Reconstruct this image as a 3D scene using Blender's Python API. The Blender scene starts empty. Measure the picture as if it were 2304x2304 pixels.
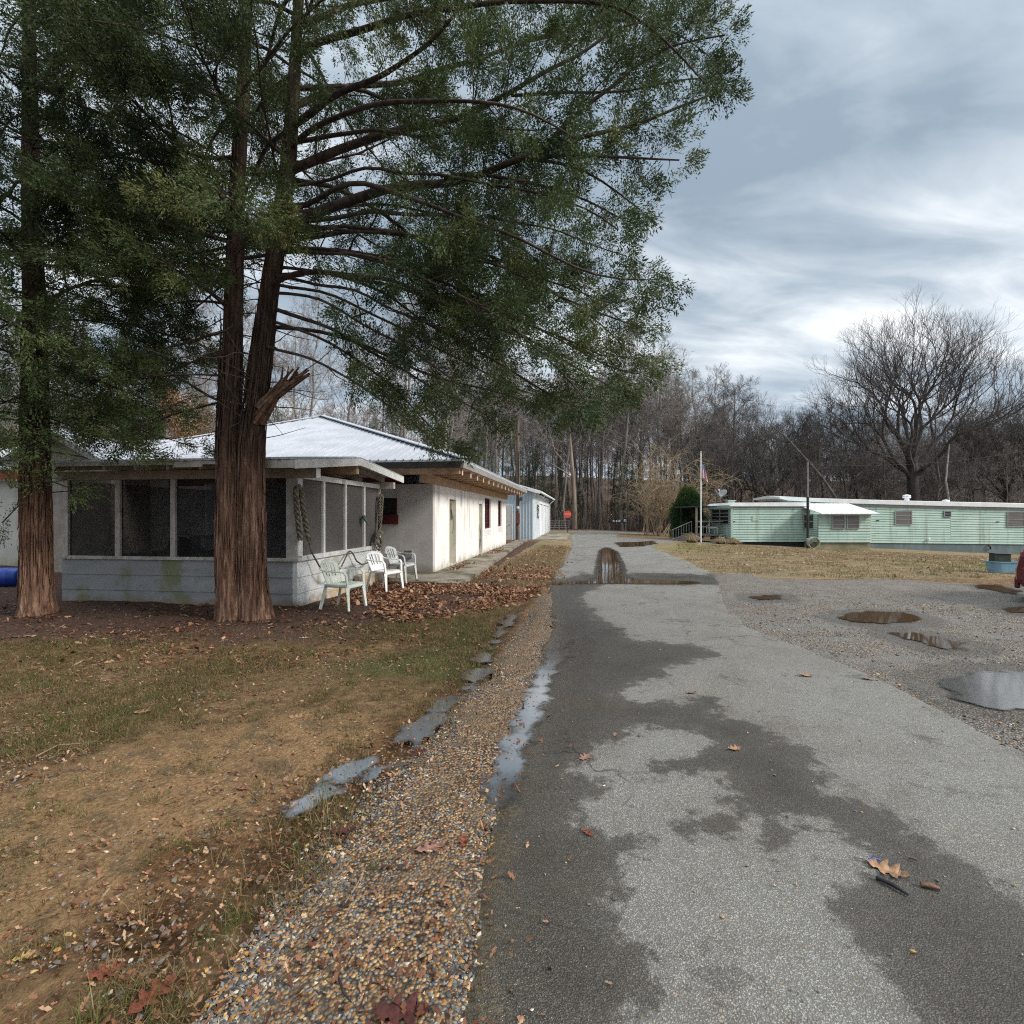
import bpy, math, random
import numpy as np
from mathutils import Vector

# ------------------------------------------------------------------ camera, sky, sun, exposure
scene = bpy.context.scene
COL = scene.collection
EYE = 1.6            # camera height
F = 1153.0           # focal length in pixels of a 2304 px frame
HY = 1160.0          # horizon row
cam = bpy.data.cameras.new('camera')
cam.sensor_width = 36.0
cam.lens = 36.0 * F / 2304.0
cam.shift_y = (HY - 1152.0) / 2304.0
cam.clip_start = 0.05
cam.clip_end = 2000.0
camo = bpy.data.objects.new('camera', cam)
camo.location = (0, 0, EYE)
camo.rotation_euler = (math.radians(90), 0, 0)
COL.objects.link(camo)
scene.camera = camo

SUN_AZ = math.radians(110)     # clockwise from +Y (the view direction)
SUN_EL = math.radians(34)
world = bpy.data.worlds.new('World')
scene.world = world
world.use_nodes = True
wn = world.node_tree.nodes
wl = world.node_tree.links
wn.clear()


def wnode(t, **kw):
    n = wn.new(t)
    for k, v in kw.items():
        setattr(n, k, v)
    return n


def wmath(op, a, b=None, clamp=False):
    n = wnode('ShaderNodeMath', operation=op, use_clamp=clamp)
    for i, x in enumerate((a, b)):
        if x is None:
            continue
        if isinstance(x, (int, float)):
            n.inputs[i].default_value = x
        else:
            wl.new(x, n.inputs[i])
    return n.outputs[0]


wout = wnode('ShaderNodeOutputWorld')
wbg = wnode('ShaderNodeBackground')
wl.new(wbg.outputs[0], wout.inputs[0])
sky = wnode('ShaderNodeTexSky', sky_type='NISHITA')
sky.sun_disc = False
sky.sun_elevation = SUN_EL
sky.sun_rotation = SUN_AZ
sky.air_density = 1.0
sky.dust_density = 2.0
tc = wnode('ShaderNodeTexCoord')
sep = wnode('ShaderNodeSeparateXYZ')
wl.new(tc.outputs['Generated'], sep.inputs[0])
zz = wmath('ADD', wmath('MAXIMUM', sep.outputs[2], 0.0), 0.24)
cx = wmath('DIVIDE', sep.outputs[0], zz)
cy = wmath('DIVIDE', sep.outputs[1], zz)
comb = wnode('ShaderNodeCombineXYZ')
wl.new(cx, comb.inputs[0])
wl.new(cy, comb.inputs[1])


def wnoise(rot, scl, scale, detail, rough, dist, off=(0, 0, 0)):
    mp = wnode('ShaderNodeMapping')
    mp.inputs['Rotation'].default_value = (0, 0, math.radians(rot))
    mp.inputs['Scale'].default_value = scl
    mp.inputs['Location'].default_value = off
    wl.new(comb.outputs[0], mp.inputs[0])
    nz = wnode('ShaderNodeTexNoise')
    nz.inputs['Scale'].default_value = scale
    nz.inputs['Detail'].default_value = detail
    nz.inputs['Roughness'].default_value = rough
    nz.inputs['Distortion'].default_value = dist
    wl.new(mp.outputs[0], nz.inputs['Vector'])
    return nz.outputs[0]


n1 = wnoise(-34, (0.50, 1.0, 1), 1.5, 7, 0.52, 0.5, (0.4, 9.3, 0))
n2 = wnoise(-26, (0.5, 1.25, 1), 3.6, 7, 0.55, 0.5, (2.9, 6.1, 0))
n3 = wnoise(0, (0.8, 1.0, 1), 0.5, 3, 0.5, 0.0, (6.1, 6.4, 0))
mixn = wmath('ADD', wmath('ADD', wmath('MULTIPLY', n1, 0.47), wmath('MULTIPLY', n2, 0.31)), wmath('MULTIPLY', n3, 0.17))
ramp = wnode('ShaderNodeValToRGB')
cr = ramp.color_ramp
cr.elements[0].position = 0.395
cr.elements[0].color = (0.245, 0.315, 0.385, 1)
cr.elements[1].position = 0.585
cr.elements[1].color = (0.93, 0.95, 0.97, 1)
for p, c in ((0.455, (0.37, 0.44, 0.51, 1)), (0.50, (0.51, 0.575, 0.635, 1)), (0.54, (0.70, 0.75, 0.795, 1))):
    e = cr.elements.new(p)
    e.color = c
wl.new(mixn, ramp.inputs[0])
# overcast brightening towards the hidden sun; unseen zenith brightness added to light the scene
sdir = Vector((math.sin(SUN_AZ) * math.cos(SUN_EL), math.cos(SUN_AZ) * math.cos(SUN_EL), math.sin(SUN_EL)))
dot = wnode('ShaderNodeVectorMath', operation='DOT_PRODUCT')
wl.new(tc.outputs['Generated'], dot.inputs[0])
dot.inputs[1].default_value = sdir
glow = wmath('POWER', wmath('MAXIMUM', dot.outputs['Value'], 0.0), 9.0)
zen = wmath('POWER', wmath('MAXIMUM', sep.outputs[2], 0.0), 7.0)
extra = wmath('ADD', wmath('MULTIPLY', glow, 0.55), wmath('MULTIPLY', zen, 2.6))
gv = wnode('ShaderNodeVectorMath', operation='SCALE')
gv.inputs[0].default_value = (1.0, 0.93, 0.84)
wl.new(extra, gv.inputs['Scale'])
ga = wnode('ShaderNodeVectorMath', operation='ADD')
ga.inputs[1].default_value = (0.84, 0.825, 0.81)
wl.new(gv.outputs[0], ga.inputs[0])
vm = wnode('ShaderNodeVectorMath', operation='MULTIPLY')
wl.new(ramp.outputs[0], vm.inputs[0])
# an overcast sky is darker and bluer low down
low = wnode('ShaderNodeMapRange', interpolation_type='SMOOTHSTEP')
wl.new(sep.outputs[2], low.inputs[0])
low.inputs[1].default_value = 0.06
low.inputs[2].default_value = 0.30
lowc = wnode('ShaderNodeMix', data_type='RGBA')
wl.new(low.outputs[0], lowc.inputs[0])
lowc.inputs[6].default_value = (0.74, 0.79, 0.87, 1)
lowc.inputs[7].default_value = (1, 1, 1, 1)
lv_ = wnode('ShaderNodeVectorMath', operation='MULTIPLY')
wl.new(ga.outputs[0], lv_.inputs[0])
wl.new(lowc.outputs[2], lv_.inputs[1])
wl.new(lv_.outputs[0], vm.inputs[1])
skys = wnode('ShaderNodeVectorMath', operation='SCALE')
wl.new(sky.outputs[0], skys.inputs[0])
skys.inputs['Scale'].default_value = 0.1
cm = wnode('ShaderNodeMix', data_type='RGBA')
cm.inputs[0].default_value = 0.9
wl.new(skys.outputs[0], cm.inputs[6])
wl.new(vm.outputs[0], cm.inputs[7])
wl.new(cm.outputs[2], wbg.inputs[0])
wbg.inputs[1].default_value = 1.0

sl = bpy.data.lights.new('sun', 'SUN')
sl.energy = 2.4
sl.angle = math.radians(14)
sl.color = (1.0, 0.95, 0.88)
so = bpy.data.objects.new('sun', sl)
so.rotation_euler = (-sdir).to_track_quat('-Z', 'Y').to_euler()
so.location = (20, 10, 30)
COL.objects.link(so)

scene.view_settings.view_transform = 'Standard'
scene.view_settings.look = 'None'
scene.view_settings.exposure = 0.75
scene.view_settings.gamma = 1.0
scene.render.engine = 'CYCLES'
scene.cycles.use_denoising = False
scene.cycles.filter_width = 1.15
scene.cycles.sample_clamp_indirect = 4.0
scene.cycles.max_bounces = 6
scene.cycles.diffuse_bounces = 3
scene.cycles.transparent_max_bounces = 12

R = math.radians
RNG = np.random.default_rng(7)
random.seed(7)

# ------------------------------------------------------------------ numeric helpers


def sm(a, b, x):
    t = np.clip((np.asarray(x, float) - a) / (b - a), 0, 1)
    return t * t * (3 - 2 * t)


def _hash(ix, iy, s):
    n = (ix.astype(np.int64) * 374761393 + iy.astype(np.int64) * 668265263 + s * 1442695041) & 0xffffffff
    n = ((n ^ (n >> 13)) * 1274126177) & 0xffffffff
    return ((n ^ (n >> 16)) & 0xffff) / 65535.0


def vnoise(x, y, s=0):
    x = np.asarray(x, float)
    y = np.asarray(y, float)
    ix = np.floor(x)
    iy = np.floor(y)
    fx = x - ix
    fy = y - iy
    fx = fx * fx * (3 - 2 * fx)
    fy = fy * fy * (3 - 2 * fy)
    a = _hash(ix, iy, s)
    b = _hash(ix + 1, iy, s)
    c = _hash(ix, iy + 1, s)
    d = _hash(ix + 1, iy + 1, s)
    return (a * (1 - fx) + b * fx) * (1 - fy) + (c * (1 - fx) + d * fx) * fy


def fbm(x, y, o=4, s=0):
    r = 0
    a = 0.5
    t = 0
    for k in range(o):
        r = r + a * vnoise(x * 2 ** k, y * 2 ** k, s + k)
        t += a
        a *= 0.5
    return r / t - 0.5


def hz(x, y):
    """ground height: level round the house, falling to the right towards the trailers, a rise in the woods"""
    x = np.asarray(x, float)
    y = np.asarray(y, float)
    d = -0.043 * np.clip(x - 9, 0, 36) * sm(10, 28, y)
    rise = 13.0 * sm(70, 150, y) + 5.0 * sm(30, 90, -x) * sm(10, 40, y)
    return d + rise


def G(px, py):
    """the ground point seen at a pixel of the photograph"""
    Y = F * EYE / (py - HY)
    X = (px - 1152) / F * Y
    for _ in range(8):
        z = float(hz(X, Y))
        Y = F * (EYE - z) / (py - HY)
        X = (px - 1152) / F * Y
    return (X, Y)


def at(px, py, Y):
    return ((px - 1152) / F * Y, Y, EYE + (HY - py) / F * Y)


def sdf(px, py, poly):
    """signed distance to a polygon (negative inside)"""
    P = np.asarray(poly, float)
    Q = np.roll(P, -1, 0)
    x = np.asarray(px, float).ravel()
    y = np.asarray(py, float).ravel()
    d = np.full(x.shape, 1e18)
    ins = np.zeros(x.shape, bool)
    for (ax, ay), (bx, by) in zip(P, Q):
        ex, ey = bx - ax, by - ay
        wx, wy = x - ax, y - ay
        t = np.clip((wx * ex + wy * ey) / (ex * ex + ey * ey + 1e-12), 0, 1)
        d = np.minimum(d, (wx - ex * t) ** 2 + (wy - ey * t) ** 2)
        c = ((ay > y) != (by > y))
        with np.errstate(divide='ignore', invalid='ignore'):
            xi = (bx - ax) * (y - ay) / ((by - ay) if by != ay else 1e-12) + ax
        ins ^= c & (x < xi)
    d = np.sqrt(d)
    return np.where(ins, -d, d)


# ------------------------------------------------------------------ mesh accumulators


class Acc:
    """collects faces and links them as ONE mesh object"""

    def __init__(self):
        self.v = []
        self.f = []
        self.n = 0
        self.tone = []
        self.has_tone = False

    def add(self, V, Fc, tone=None):
        V = np.asarray(V, float).reshape(-1, 3)
        Fc = np.asarray(Fc, np.int64)
        self.v.append(V)
        self.f.append(Fc + self.n)
        self.n += len(V)
        if tone is not None:
            self.has_tone = True
            self.tone.append(np.broadcast_to(np.asarray(tone, float), (len(Fc),)))
        else:
            self.tone.append(np.zeros(len(Fc)))

    def poly(self, pts):
        self.add(pts, [list(range(len(pts)))])

    def box(self, x0, x1, y0, y1, z0, z1):
        V = [(x0, y0, z0), (x1, y0, z0), (x1, y1, z0), (x0, y1, z0), (x0, y0, z1), (x1, y0, z1), (x1, y1, z1), (x0, y1, z1)]
        self.add(V, [(0, 3, 2, 1), (4, 5, 6, 7), (0, 1, 5, 4), (1, 2, 6, 5), (2, 3, 7, 6), (3, 0, 4, 7)])

    def bar(self, a, b, w, h, up=(0, 0, 1)):
        """a rectangular bar from a to b"""
        a = Vector(a)
        b = Vector(b)
        t = (b - a).normalized()
        up = Vector(up)
        s = t.cross(up)
        if s.length < 1e-4:
            s = t.cross(Vector((1, 0, 0)))
        s.normalize()
        u = s.cross(t)
        V = []
        for p in (a, b):
            for i, j in ((-1, -1), (1, -1), (1, 1), (-1, 1)):
                V.append(tuple(p + s * (i * w / 2) + u * (j * h / 2)))
        self.add(V, [(0, 3, 2, 1), (4, 5, 6, 7), (0, 1, 5, 4), (1, 2, 6, 5), (2, 3, 7, 6), (3, 0, 4, 7)])

    def prism(self, pts, ext):
        """a planar outline pushed along ext"""
        n = len(pts)
        V = [tuple(p) for p in pts] + [tuple(Vector(p) + Vector(ext)) for p in pts]
        self.add(V, [list(range(n))])
        self.f[-1] = self.f[-1]
        self.add([V[k] for k in range(n, 2 * n)], [list(range(n - 1, -1, -1))])
        for i in range(n):
            j = (i + 1) % n
            self.add([V[i], V[j], V[n + j], V[n + i]], [(3, 2, 1, 0)])

    def tube(self, pts, rad, n=6, cap=True, squash=1.0, tone=None, rough=0.0, seed=0):
        P = np.asarray(pts, float)
        k = len(P)
        r = np.broadcast_to(np.asarray(rad, float), (k,))
        T = np.gradient(P, axis=0)
        T /= np.linalg.norm(T, axis=1)[:, None] + 1e-9
        ref = np.array([0, 0, 1.0]) if abs(T[:, 2]).mean() < 0.8 else np.array([1.0, 0, 0])
        S = np.cross(T, ref)
        S /= np.linalg.norm(S, axis=1)[:, None] + 1e-9
        U = np.cross(S, T)
        a = np.arange(n) * 2 * math.pi / n
        rr = r[:, None] * np.ones((1, n))
        if rough:
            ph = np.linspace(0, 2 * math.pi, n, endpoint=False)
            L = np.concatenate([[0], np.cumsum(np.linalg.norm(np.diff(P, axis=0), axis=1))])
            nz = fbm(np.cos(ph)[None, :] * 3 + 50 + seed + 0 * L[:, None], np.sin(ph)[None, :] * 3 + L[:, None] * 0.5 + 9, 4, seed)
            nz2 = np.abs(fbm(np.cos(ph)[None, :] * 10 + 20 + seed + 0 * L[:, None], np.sin(ph)[None, :] * 10 + L[:, None] * 0.8 + 30, 3, seed + 5))
            rr = rr * (1 + rough * (nz * 1.0 - nz2 * 2.0))
        V = P[:, None, :] + rr[:, :, None] * (np.cos(a)[None, :, None] * S[:, None, :] + squash * np.sin(a)[None, :, None] * U[:, None, :])
        i = np.arange(k - 1)[:, None] * n
        j = np.arange(n)[None, :]
        j2 = (j + 1) % n
        Q = np.stack([i + j, i + j2, i + n + j2, i + n + j], -1).reshape(-1, 4)
        self.add(V.reshape(-1, 3), Q, tone)
        if cap and n > 3:
            self.add(V[0], [list(range(n - 1, -1, -1))], tone)
            self.add(V[-1], [list(range(n))], tone)

    def lathe(self, prof, n=16, c=(0, 0, 0), tone=None):
        """profile of (radius, z) turned about z"""
        a = np.arange(n) * 2 * math.pi / n
        V = [(c[0] + r * math.cos(t), c[1] + r * math.sin(t), c[2] + z) for r, z in prof for t in a]
        k = len(prof)
        Q = [(i * n + j, i * n + (j + 1) % n, (i + 1) * n + (j + 1) % n, (i + 1) * n + j) for i in range(k - 1) for j in range(n)]
        self.add(V, Q, tone)
        self.add(V[:n], [list(range(n - 1, -1, -1))], tone)
        self.add(V[-n:], [list(range(n))], tone)

    def mesh(self, name, smooth=False, attrs=None):
        V = np.concatenate(self.v) if self.v else np.zeros((0, 3))
        me = bpy.data.meshes.new(name)
        loops = np.concatenate([f.ravel() for f in self.f])
        sizes = np.concatenate([np.full(len(f), f.shape[1]) for f in self.f])
        starts = np.concatenate([[0], np.cumsum(sizes)[:-1]])
        me.vertices.add(len(V))
        me.vertices.foreach_set('co', V.astype(np.float32).ravel())
        me.loops.add(len(loops))
        me.loops.foreach_set('vertex_index', loops.astype(np.int32))
        me.polygons.add(len(sizes))
        me.polygons.foreach_set('loop_start', starts.astype(np.int32))
        me.update(calc_edges=True)
        me.polygons.foreach_set('use_smooth', np.full(len(sizes), smooth, bool))
        if self.has_tone:
            at_ = me.attributes.new('tone', 'FLOAT', 'FACE')
            at_.data.foreach_set('value', np.concatenate(self.tone).astype(np.float32))
        for k, a in (attrs or {}).items():
            at_ = me.attributes.new(k, 'FLOAT', 'POINT')
            at_.data.foreach_set('value', np.asarray(a, np.float32))
        me.update()
        return me

    def build(self, name, mat=None, parent=None, smooth=False, attrs=None, bevel=0):
        me = self.mesh(name, smooth, attrs)
        o = bpy.data.objects.new(name, me)
        COL.objects.link(o)
        if mat is not None:
            for m in (mat if isinstance(mat, (list, tuple)) else [mat]):
                me.materials.append(m)
        if parent is not None:
            o.parent = parent
        if bevel:
            b = o.modifiers.new('edge', 'BEVEL')
            b.width = bevel
            b.segments = 2
            b.limit_method = 'ANGLE'
        return o


def tag(o, label, cat=None, group=None, kind=None):
    o['label'] = label
    if cat:
        o['category'] = cat
    if group:
        o['group'] = group
    if kind:
        o['kind'] = kind
    return o


def thing(name, label, cat, loc=(0, 0, 0), rz=0.0, group=None):
    o = bpy.data.objects.new(name, None)
    o.location = loc
    o.rotation_euler = (0, 0, rz)
    COL.objects.link(o)
    return tag(o, label, cat, group)


KIDS = {}


def copy_thing(root, loc, rz, label, group=None, scale=1.0):
    """a copy of a thing with copies of its parts and sub-parts"""
    r = root.copy()
    COL.objects.link(r)
    r.location = loc
    r.rotation_euler = (0, 0, rz)
    r.scale = (scale if not isinstance(scale, tuple) else scale[0],) * 2 + (scale if not isinstance(scale, tuple) else scale[1],)
    r['label'] = label
    if group:
        r['group'] = group
    if root.name not in KIDS:
        KIDS[root.name] = [(ch, list(ch.children)) for ch in root.children]
    for ch, subs in KIDS[root.name]:
        c = ch.copy()
        COL.objects.link(c)
        c.parent = r
        for g in subs:
            d = g.copy()
            COL.objects.link(d)
            d.parent = c
    return r


# ------------------------------------------------------------------ materials


class Nodes:
    def __init__(self, name):
        self.m = bpy.data.materials.new(name)
        self.m.use_nodes = True
        self.t = self.m.node_tree
        self.n = self.t.nodes
        self.l = self.t.links
        self.n.clear()
        self.out = self.n.new('ShaderNodeOutputMaterial')
        self.b = self.n.new('ShaderNodeBsdfPrincipled')
        self.l.new(self.b.outputs[0], self.out.inputs[0])
        self.co = self.n.new('ShaderNodeTexCoord').outputs['Object']

    def set(self, sock, v):
        if isinstance(v, (int, float)):
            sock.default_value = v
        elif isinstance(v, tuple):
            sock.default_value = v if len(v) == len(sock.default_value) else (*v, 1)
        else:
            self.l.new(v, sock)

    def geo(self):
        return self.n.new('ShaderNodeNewGeometry').outputs['Position']

    def map(self, scale=(1, 1, 1), rot=(0, 0, 0), co=None):
        mp = self.n.new('ShaderNodeMapping')
        mp.inputs['Scale'].default_value = scale
        mp.inputs['Rotation'].default_value = rot
        self.l.new(co or self.co, mp.inputs[0])
        return mp.outputs[0]

    def noise(self, scale, detail=4, rough=0.55, co=None, dist=0.0):
        n = self.n.new('ShaderNodeTexNoise')
        n.inputs['Scale'].default_value = scale
        n.inputs['Detail'].default_value = detail
        n.inputs['Roughness'].default_value = rough
        n.inputs['Distortion'].default_value = dist
        self.l.new(co or self.co, n.inputs['Vector'])
        return n.outputs[0]

    def voro(self, scale, co=None, feature='F1', rand=1.0):
        n = self.n.new('ShaderNodeTexVoronoi')
        n.feature = feature
        n.inputs['Scale'].default_value = scale
        n.inputs['Randomness'].default_value = rand
        self.l.new(co or self.co, n.inputs['Vector'])
        return n

    def attr(self, name):
        n = self.n.new('ShaderNodeAttribute')
        n.attribute_name = name
        return n.outputs['Fac']

    def math(self, op, a, b=0.0, clamp=False):
        n = self.n.new('ShaderNodeMath')
        n.operation = op
        n.use_clamp = clamp
        self.set(n.inputs[0], a)
        self.set(n.inputs[1], b)
        return n.outputs[0]

    def ramp(self, fac, stops, interp='LINEAR'):
        n = self.n.new('ShaderNodeValToRGB')
        n.color_ramp.interpolation = interp
        el = n.color_ramp.elements
        while len(el) < len(stops):
            el.new(0.5)
        for e, (p, c) in zip(el, stops):
            e.position = p
            e.color = (*c, 1) if not isinstance(c, (int, float)) else (c, c, c, 1)
        self.set(n.inputs[0], fac)
        return n.outputs[0]

    def step(self, x, a, b):
        n = self.n.new('ShaderNodeMapRange')
        n.interpolation_type = 'SMOOTHSTEP'
        n.inputs[1].default_value = a
        n.inputs[2].default_value = b
        self.set(n.inputs[0], x)
        return n.outputs[0]

    def mix(self, f, a, b, mode='MIX'):
        n = self.n.new('ShaderNodeMix')
        n.data_type = 'RGBA'
        n.blend_type = mode
        self.set(n.inputs[0], f)
        self.set(n.inputs[6], a)
        self.set(n.inputs[7], b)
        return n.outputs[2]

    def sepxyz(self, v):
        n = self.n.new('ShaderNodeSeparateXYZ')
        self.l.new(v, n.inputs[0])
        return n.outputs

    def bump(self, h, strength=0.5, dist=0.01, normal=None):
        n = self.n.new('ShaderNodeBump')
        n.inputs['Strength'].default_value = strength
        n.inputs['Distance'].default_value = dist
        self.set(n.inputs['Height'], h)
        if normal is not None:
            self.l.new(normal, n.inputs['Normal'])
        self.l.new(n.outputs[0], self.b.inputs['Normal'])
        return n.outputs[0]

    def fin(self, col, rough=0.7, spec=0.3, metal=0.0):
        self.set(self.b.inputs['Base Color'], col)
        self.set(self.b.inputs['Roughness'], rough)
        self.set(self.b.inputs['Specular IOR Level'], spec)
        self.set(self.b.inputs['Metallic'], metal)
        return self.m


def surf(name, a, b, scale=3.0, rough=0.6, bump=0.15, stretch=(1, 1, 1), dirt=None, dscale=1.2, dlo=0.5, dhi=0.7, spec=0.3, metal=0.0, fine=60.0):
    """two-tone weathered surface with optional dirt colour"""
    N = Nodes(name)
    c = N.map(stretch)
    n = N.noise(scale, 6, 0.6, c)
    col = N.mix(N.step(n, 0.35, 0.65), a, b)
    if dirt:
        d = N.noise(dscale, 7, 0.68, N.map((1, 1, 0.6)))
        col = N.mix(N.step(d, dlo, dhi), col, dirt)
    f = N.noise(fine, 3, 0.6, c)
    col = N.mix(0.25, col, N.ramp(f, [(0.3, 0.25), (0.7, 0.85)]), 'OVERLAY')
    if bump:
        N.bump(N.math('ADD', f, N.math('MULTIPLY', n, 0.6)), bump, 0.01)
    return N.fin(col, N.ramp(n, [(0.3, rough * 0.85), (0.7, min(1, rough * 1.1))]), spec, metal)


MAT = {}
MAT['white_paint'] = surf('white_paint', (0.70, 0.70, 0.68), (0.56, 0.55, 0.52), 4, 0.6, 0.2, dirt=(0.30, 0.25, 0.19), dscale=3, dlo=0.60, dhi=0.72)
MAT['trim'] = surf('weathered_trim', (0.50, 0.47, 0.42), (0.36, 0.33, 0.29), 5, 0.7, 0.3, dirt=(0.13, 0.11, 0.09), dscale=5, dlo=0.58, dhi=0.68)
MAT['beam_shade'] = surf('shaded_beam', (0.34, 0.30, 0.25), (0.24, 0.21, 0.17), 5, 0.8, 0.3)  # trim tone darkened: shade under the eaves put into its colour
MAT['block_wall'] = None
MAT['tan_wood'] = surf('tan_wood', (0.48, 0.33, 0.21), (0.36, 0.24, 0.15), 4, 0.7, 0.25, stretch=(1, 1, 1))
MAT['rafter_end'] = surf('lit_end_wood', (0.60, 0.52, 0.42), (0.50, 0.42, 0.33), 8, 0.7, 0.2)  # light falling on the rafter ends is put into this paler tone
MAT['grey_fascia'] = surf('grey_fascia', (0.26, 0.25, 0.23), (0.18, 0.17, 0.16), 4, 0.75, 0.25, stretch=(3, 0.4, 3))
MAT['maroon'] = surf('maroon_paint', (0.12, 0.018, 0.018), (0.075, 0.012, 0.014), 5, 0.6, 0.15)
MAT['red_paint'] = surf('red_paint', (0.34, 0.04, 0.022), (0.25, 0.03, 0.02), 5, 0.6, 0.15)
MAT['dark'] = surf('dark_surface', (0.02, 0.02, 0.02), (0.035, 0.033, 0.03), 5, 0.7, 0.1)
MAT['metal_roof'] = surf('galvanised_roof', (0.46, 0.48, 0.53), (0.38, 0.40, 0.44), 1.2, 0.42, 0.05, dirt=(0.34, 0.30, 0.26), dscale=1.1, dlo=0.66, dhi=0.80, spec=0.5)
MAT['white_roof'] = surf('white_coated_roof', (0.82, 0.83, 0.84), (0.70, 0.72, 0.74), 2, 0.5, 0.1, dirt=(0.45, 0.45, 0.45), dscale=2, dlo=0.66, dhi=0.82)
MAT['plastic'] = surf('white_plastic', (0.74, 0.75, 0.73), (0.66, 0.67, 0.65), 7, 0.38, 0.03, dirt=(0.46, 0.44, 0.34), dscale=6, dlo=0.60, dhi=0.78, spec=0.45)
MAT['rope'] = surf('old_rope', (0.20, 0.17, 0.12), (0.07, 0.06, 0.045), 22, 0.9, 0.6)
MAT['black_metal'] = surf('black_metal', (0.02, 0.02, 0.022), (0.045, 0.042, 0.04), 8, 0.5, 0.1)
MAT['grey_metal'] = surf('grey_metal', (0.30, 0.30, 0.30), (0.22, 0.22, 0.22), 8, 0.45, 0.1, spec=0.5)
MAT['rusty_metal'] = surf('rusty_metal', (0.16, 0.05, 0.03), (0.09, 0.04, 0.03), 9, 0.8, 0.3)
MAT['pole_wood'] = surf('pole_wood', (0.17, 0.115, 0.085), (0.09, 0.062, 0.048), 6, 0.85, 0.4, stretch=(4, 4, 0.25))
MAT['grey_wood'] = surf('grey_wood', (0.22, 0.19, 0.16), (0.14, 0.12, 0.10), 6, 0.85, 0.4, stretch=(4, 4, 0.5))
MAT['blue_plastic'] = surf('blue_plastic', (0.015, 0.06, 0.36), (0.012, 0.045, 0.28), 4, 0.4, 0.05, spec=0.45)
MAT['pale_blue_plastic'] = surf('pale_blue_plastic', (0.20, 0.36, 0.46), (0.16, 0.30, 0.40), 4, 0.5, 0.08, dirt=(0.17, 0.16, 0.12), dscale=5, dlo=0.6, dhi=0.75)
MAT['concrete'] = surf('concrete', (0.27, 0.235, 0.19), (0.19, 0.165, 0.13), 1.6, 0.8, 0.3, dirt=(0.07, 0.07, 0.035), dscale=0.7, dlo=0.46, dhi=0.62)
MAT['skirt'] = surf('grey_skirting', (0.15, 0.19, 0.20), (0.10, 0.135, 0.145), 1.2, 0.8, 0.2, stretch=(1, 1, 0.4), dirt=(0.17, 0.15, 0.11), dscale=1.2, dlo=0.55, dhi=0.7)
MAT['block_base'] = surf('mossy_block', (0.26, 0.23, 0.15), (0.17, 0.16, 0.09), 2, 0.85, 0.3)
MAT['khaki_door'] = surf('khaki_door', (0.33, 0.30, 0.20), (0.26, 0.24, 0.16), 3, 0.6, 0.1, dirt=(0.04, 0.035, 0.025), dscale=1.4, dlo=0.54, dhi=0.66)
MAT['door_white'] = surf('white_door', (0.58, 0.58, 0.56), (0.48, 0.48, 0.47), 3, 0.55, 0.1, dirt=(0.25, 0.22, 0.18), dscale=2, dlo=0.62, dhi=0.76)
MAT['drab_window'] = surf('blind_window', (0.17, 0.155, 0.15), (0.10, 0.09, 0.09), 2, 0.25, 0.0, stretch=(0.3, 1, 6), spec=0.5)
MAT['red_sign'] = surf('faded_red_sign', (0.62, 0.07, 0.05), (0.50, 0.06, 0.045), 4, 0.45, 0.05)
MAT['silver'] = surf('aluminium', (0.55, 0.56, 0.57), (0.45, 0.46, 0.47), 6, 0.35, 0.03, spec=0.6)
MAT['teal_item'] = surf('teal_glove', (0.05, 0.10, 0.09), (0.10, 0.13, 0.11), 12, 0.8, 0.2)
MAT['stick'] = surf('twig_bark', (0.13, 0.08, 0.05), (0.06, 0.04, 0.03), 20, 0.8, 0.3)
MAT['cut_wood'] = surf('broken_wood', (0.20, 0.115, 0.07), (0.06, 0.036, 0.026), 9, 0.8, 0.4, stretch=(1, 1, 1))
MAT['box_white'] = surf('white_card', (0.60, 0.60, 0.58), (0.50, 0.50, 0.48), 5, 0.7, 0.1)


def glass_mat(name, c=(0.02, 0.022, 0.025), rough=0.08):
    N = Nodes(name)
    n = N.noise(1.2, 2)
    N.bump(n, 0.05, 0.05)
    return N.fin(c, rough, 0.6)


MAT['glass'] = glass_mat('dark_glass')


def block_mat(name, a, b, base):
    """painted concrete block: joints by bump, green-brown damp staining at the foot"""
    N = Nodes(name)
    xyz = N.sepxyz(N.co)
    br = N.n.new('ShaderNodeTexBrick')
    br.inputs['Scale'].default_value = 1.0
    br.inputs['Mortar Size'].default_value = 0.006
    br.inputs['Brick Width'].default_value = 0.4
    br.inputs['Row Height'].default_value = 0.2
    cb = N.n.new('ShaderNodeCombineXYZ')
    N.set(cb.inputs[0], N.math('ADD', xyz[0], xyz[1]))
    N.set(cb.inputs[1], xyz[2])
    N.l.new(cb.outputs[0], br.inputs['Vector'])
    n = N.noise(1.3, 7, 0.62)
    col = N.mix(N.step(n, 0.38, 0.66), a, b)
    foot = N.math('ADD', xyz[2], N.math('MULTIPLY', N.noise(2.2, 6, 0.6), 0.9))
    col = N.mix(N.math('MULTIPLY', N.step(foot, 0.75, 0.35), 0.75), col, base)
    st = N.noise(2.5, 6, 0.65, N.map((1, 1, 0.12)))
    col = N.mix(N.math('MULTIPLY', N.step(st, 0.53, 0.70), 0.5), col, base)
    col = N.mix(N.math('MULTIPLY', br.outputs['Fac'], 0.05), col, (0.10, 0.09, 0.08))
    f = N.noise(70, 3)
    h = N.math('SUBTRACT', N.math('MULTIPLY', f, 0.4), N.math('MULTIPLY', br.outputs['Fac'], 1.0))
    N.bump(h, 0.14, 0.006)
    return N.fin(col, 0.75, 0.25)


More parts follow.
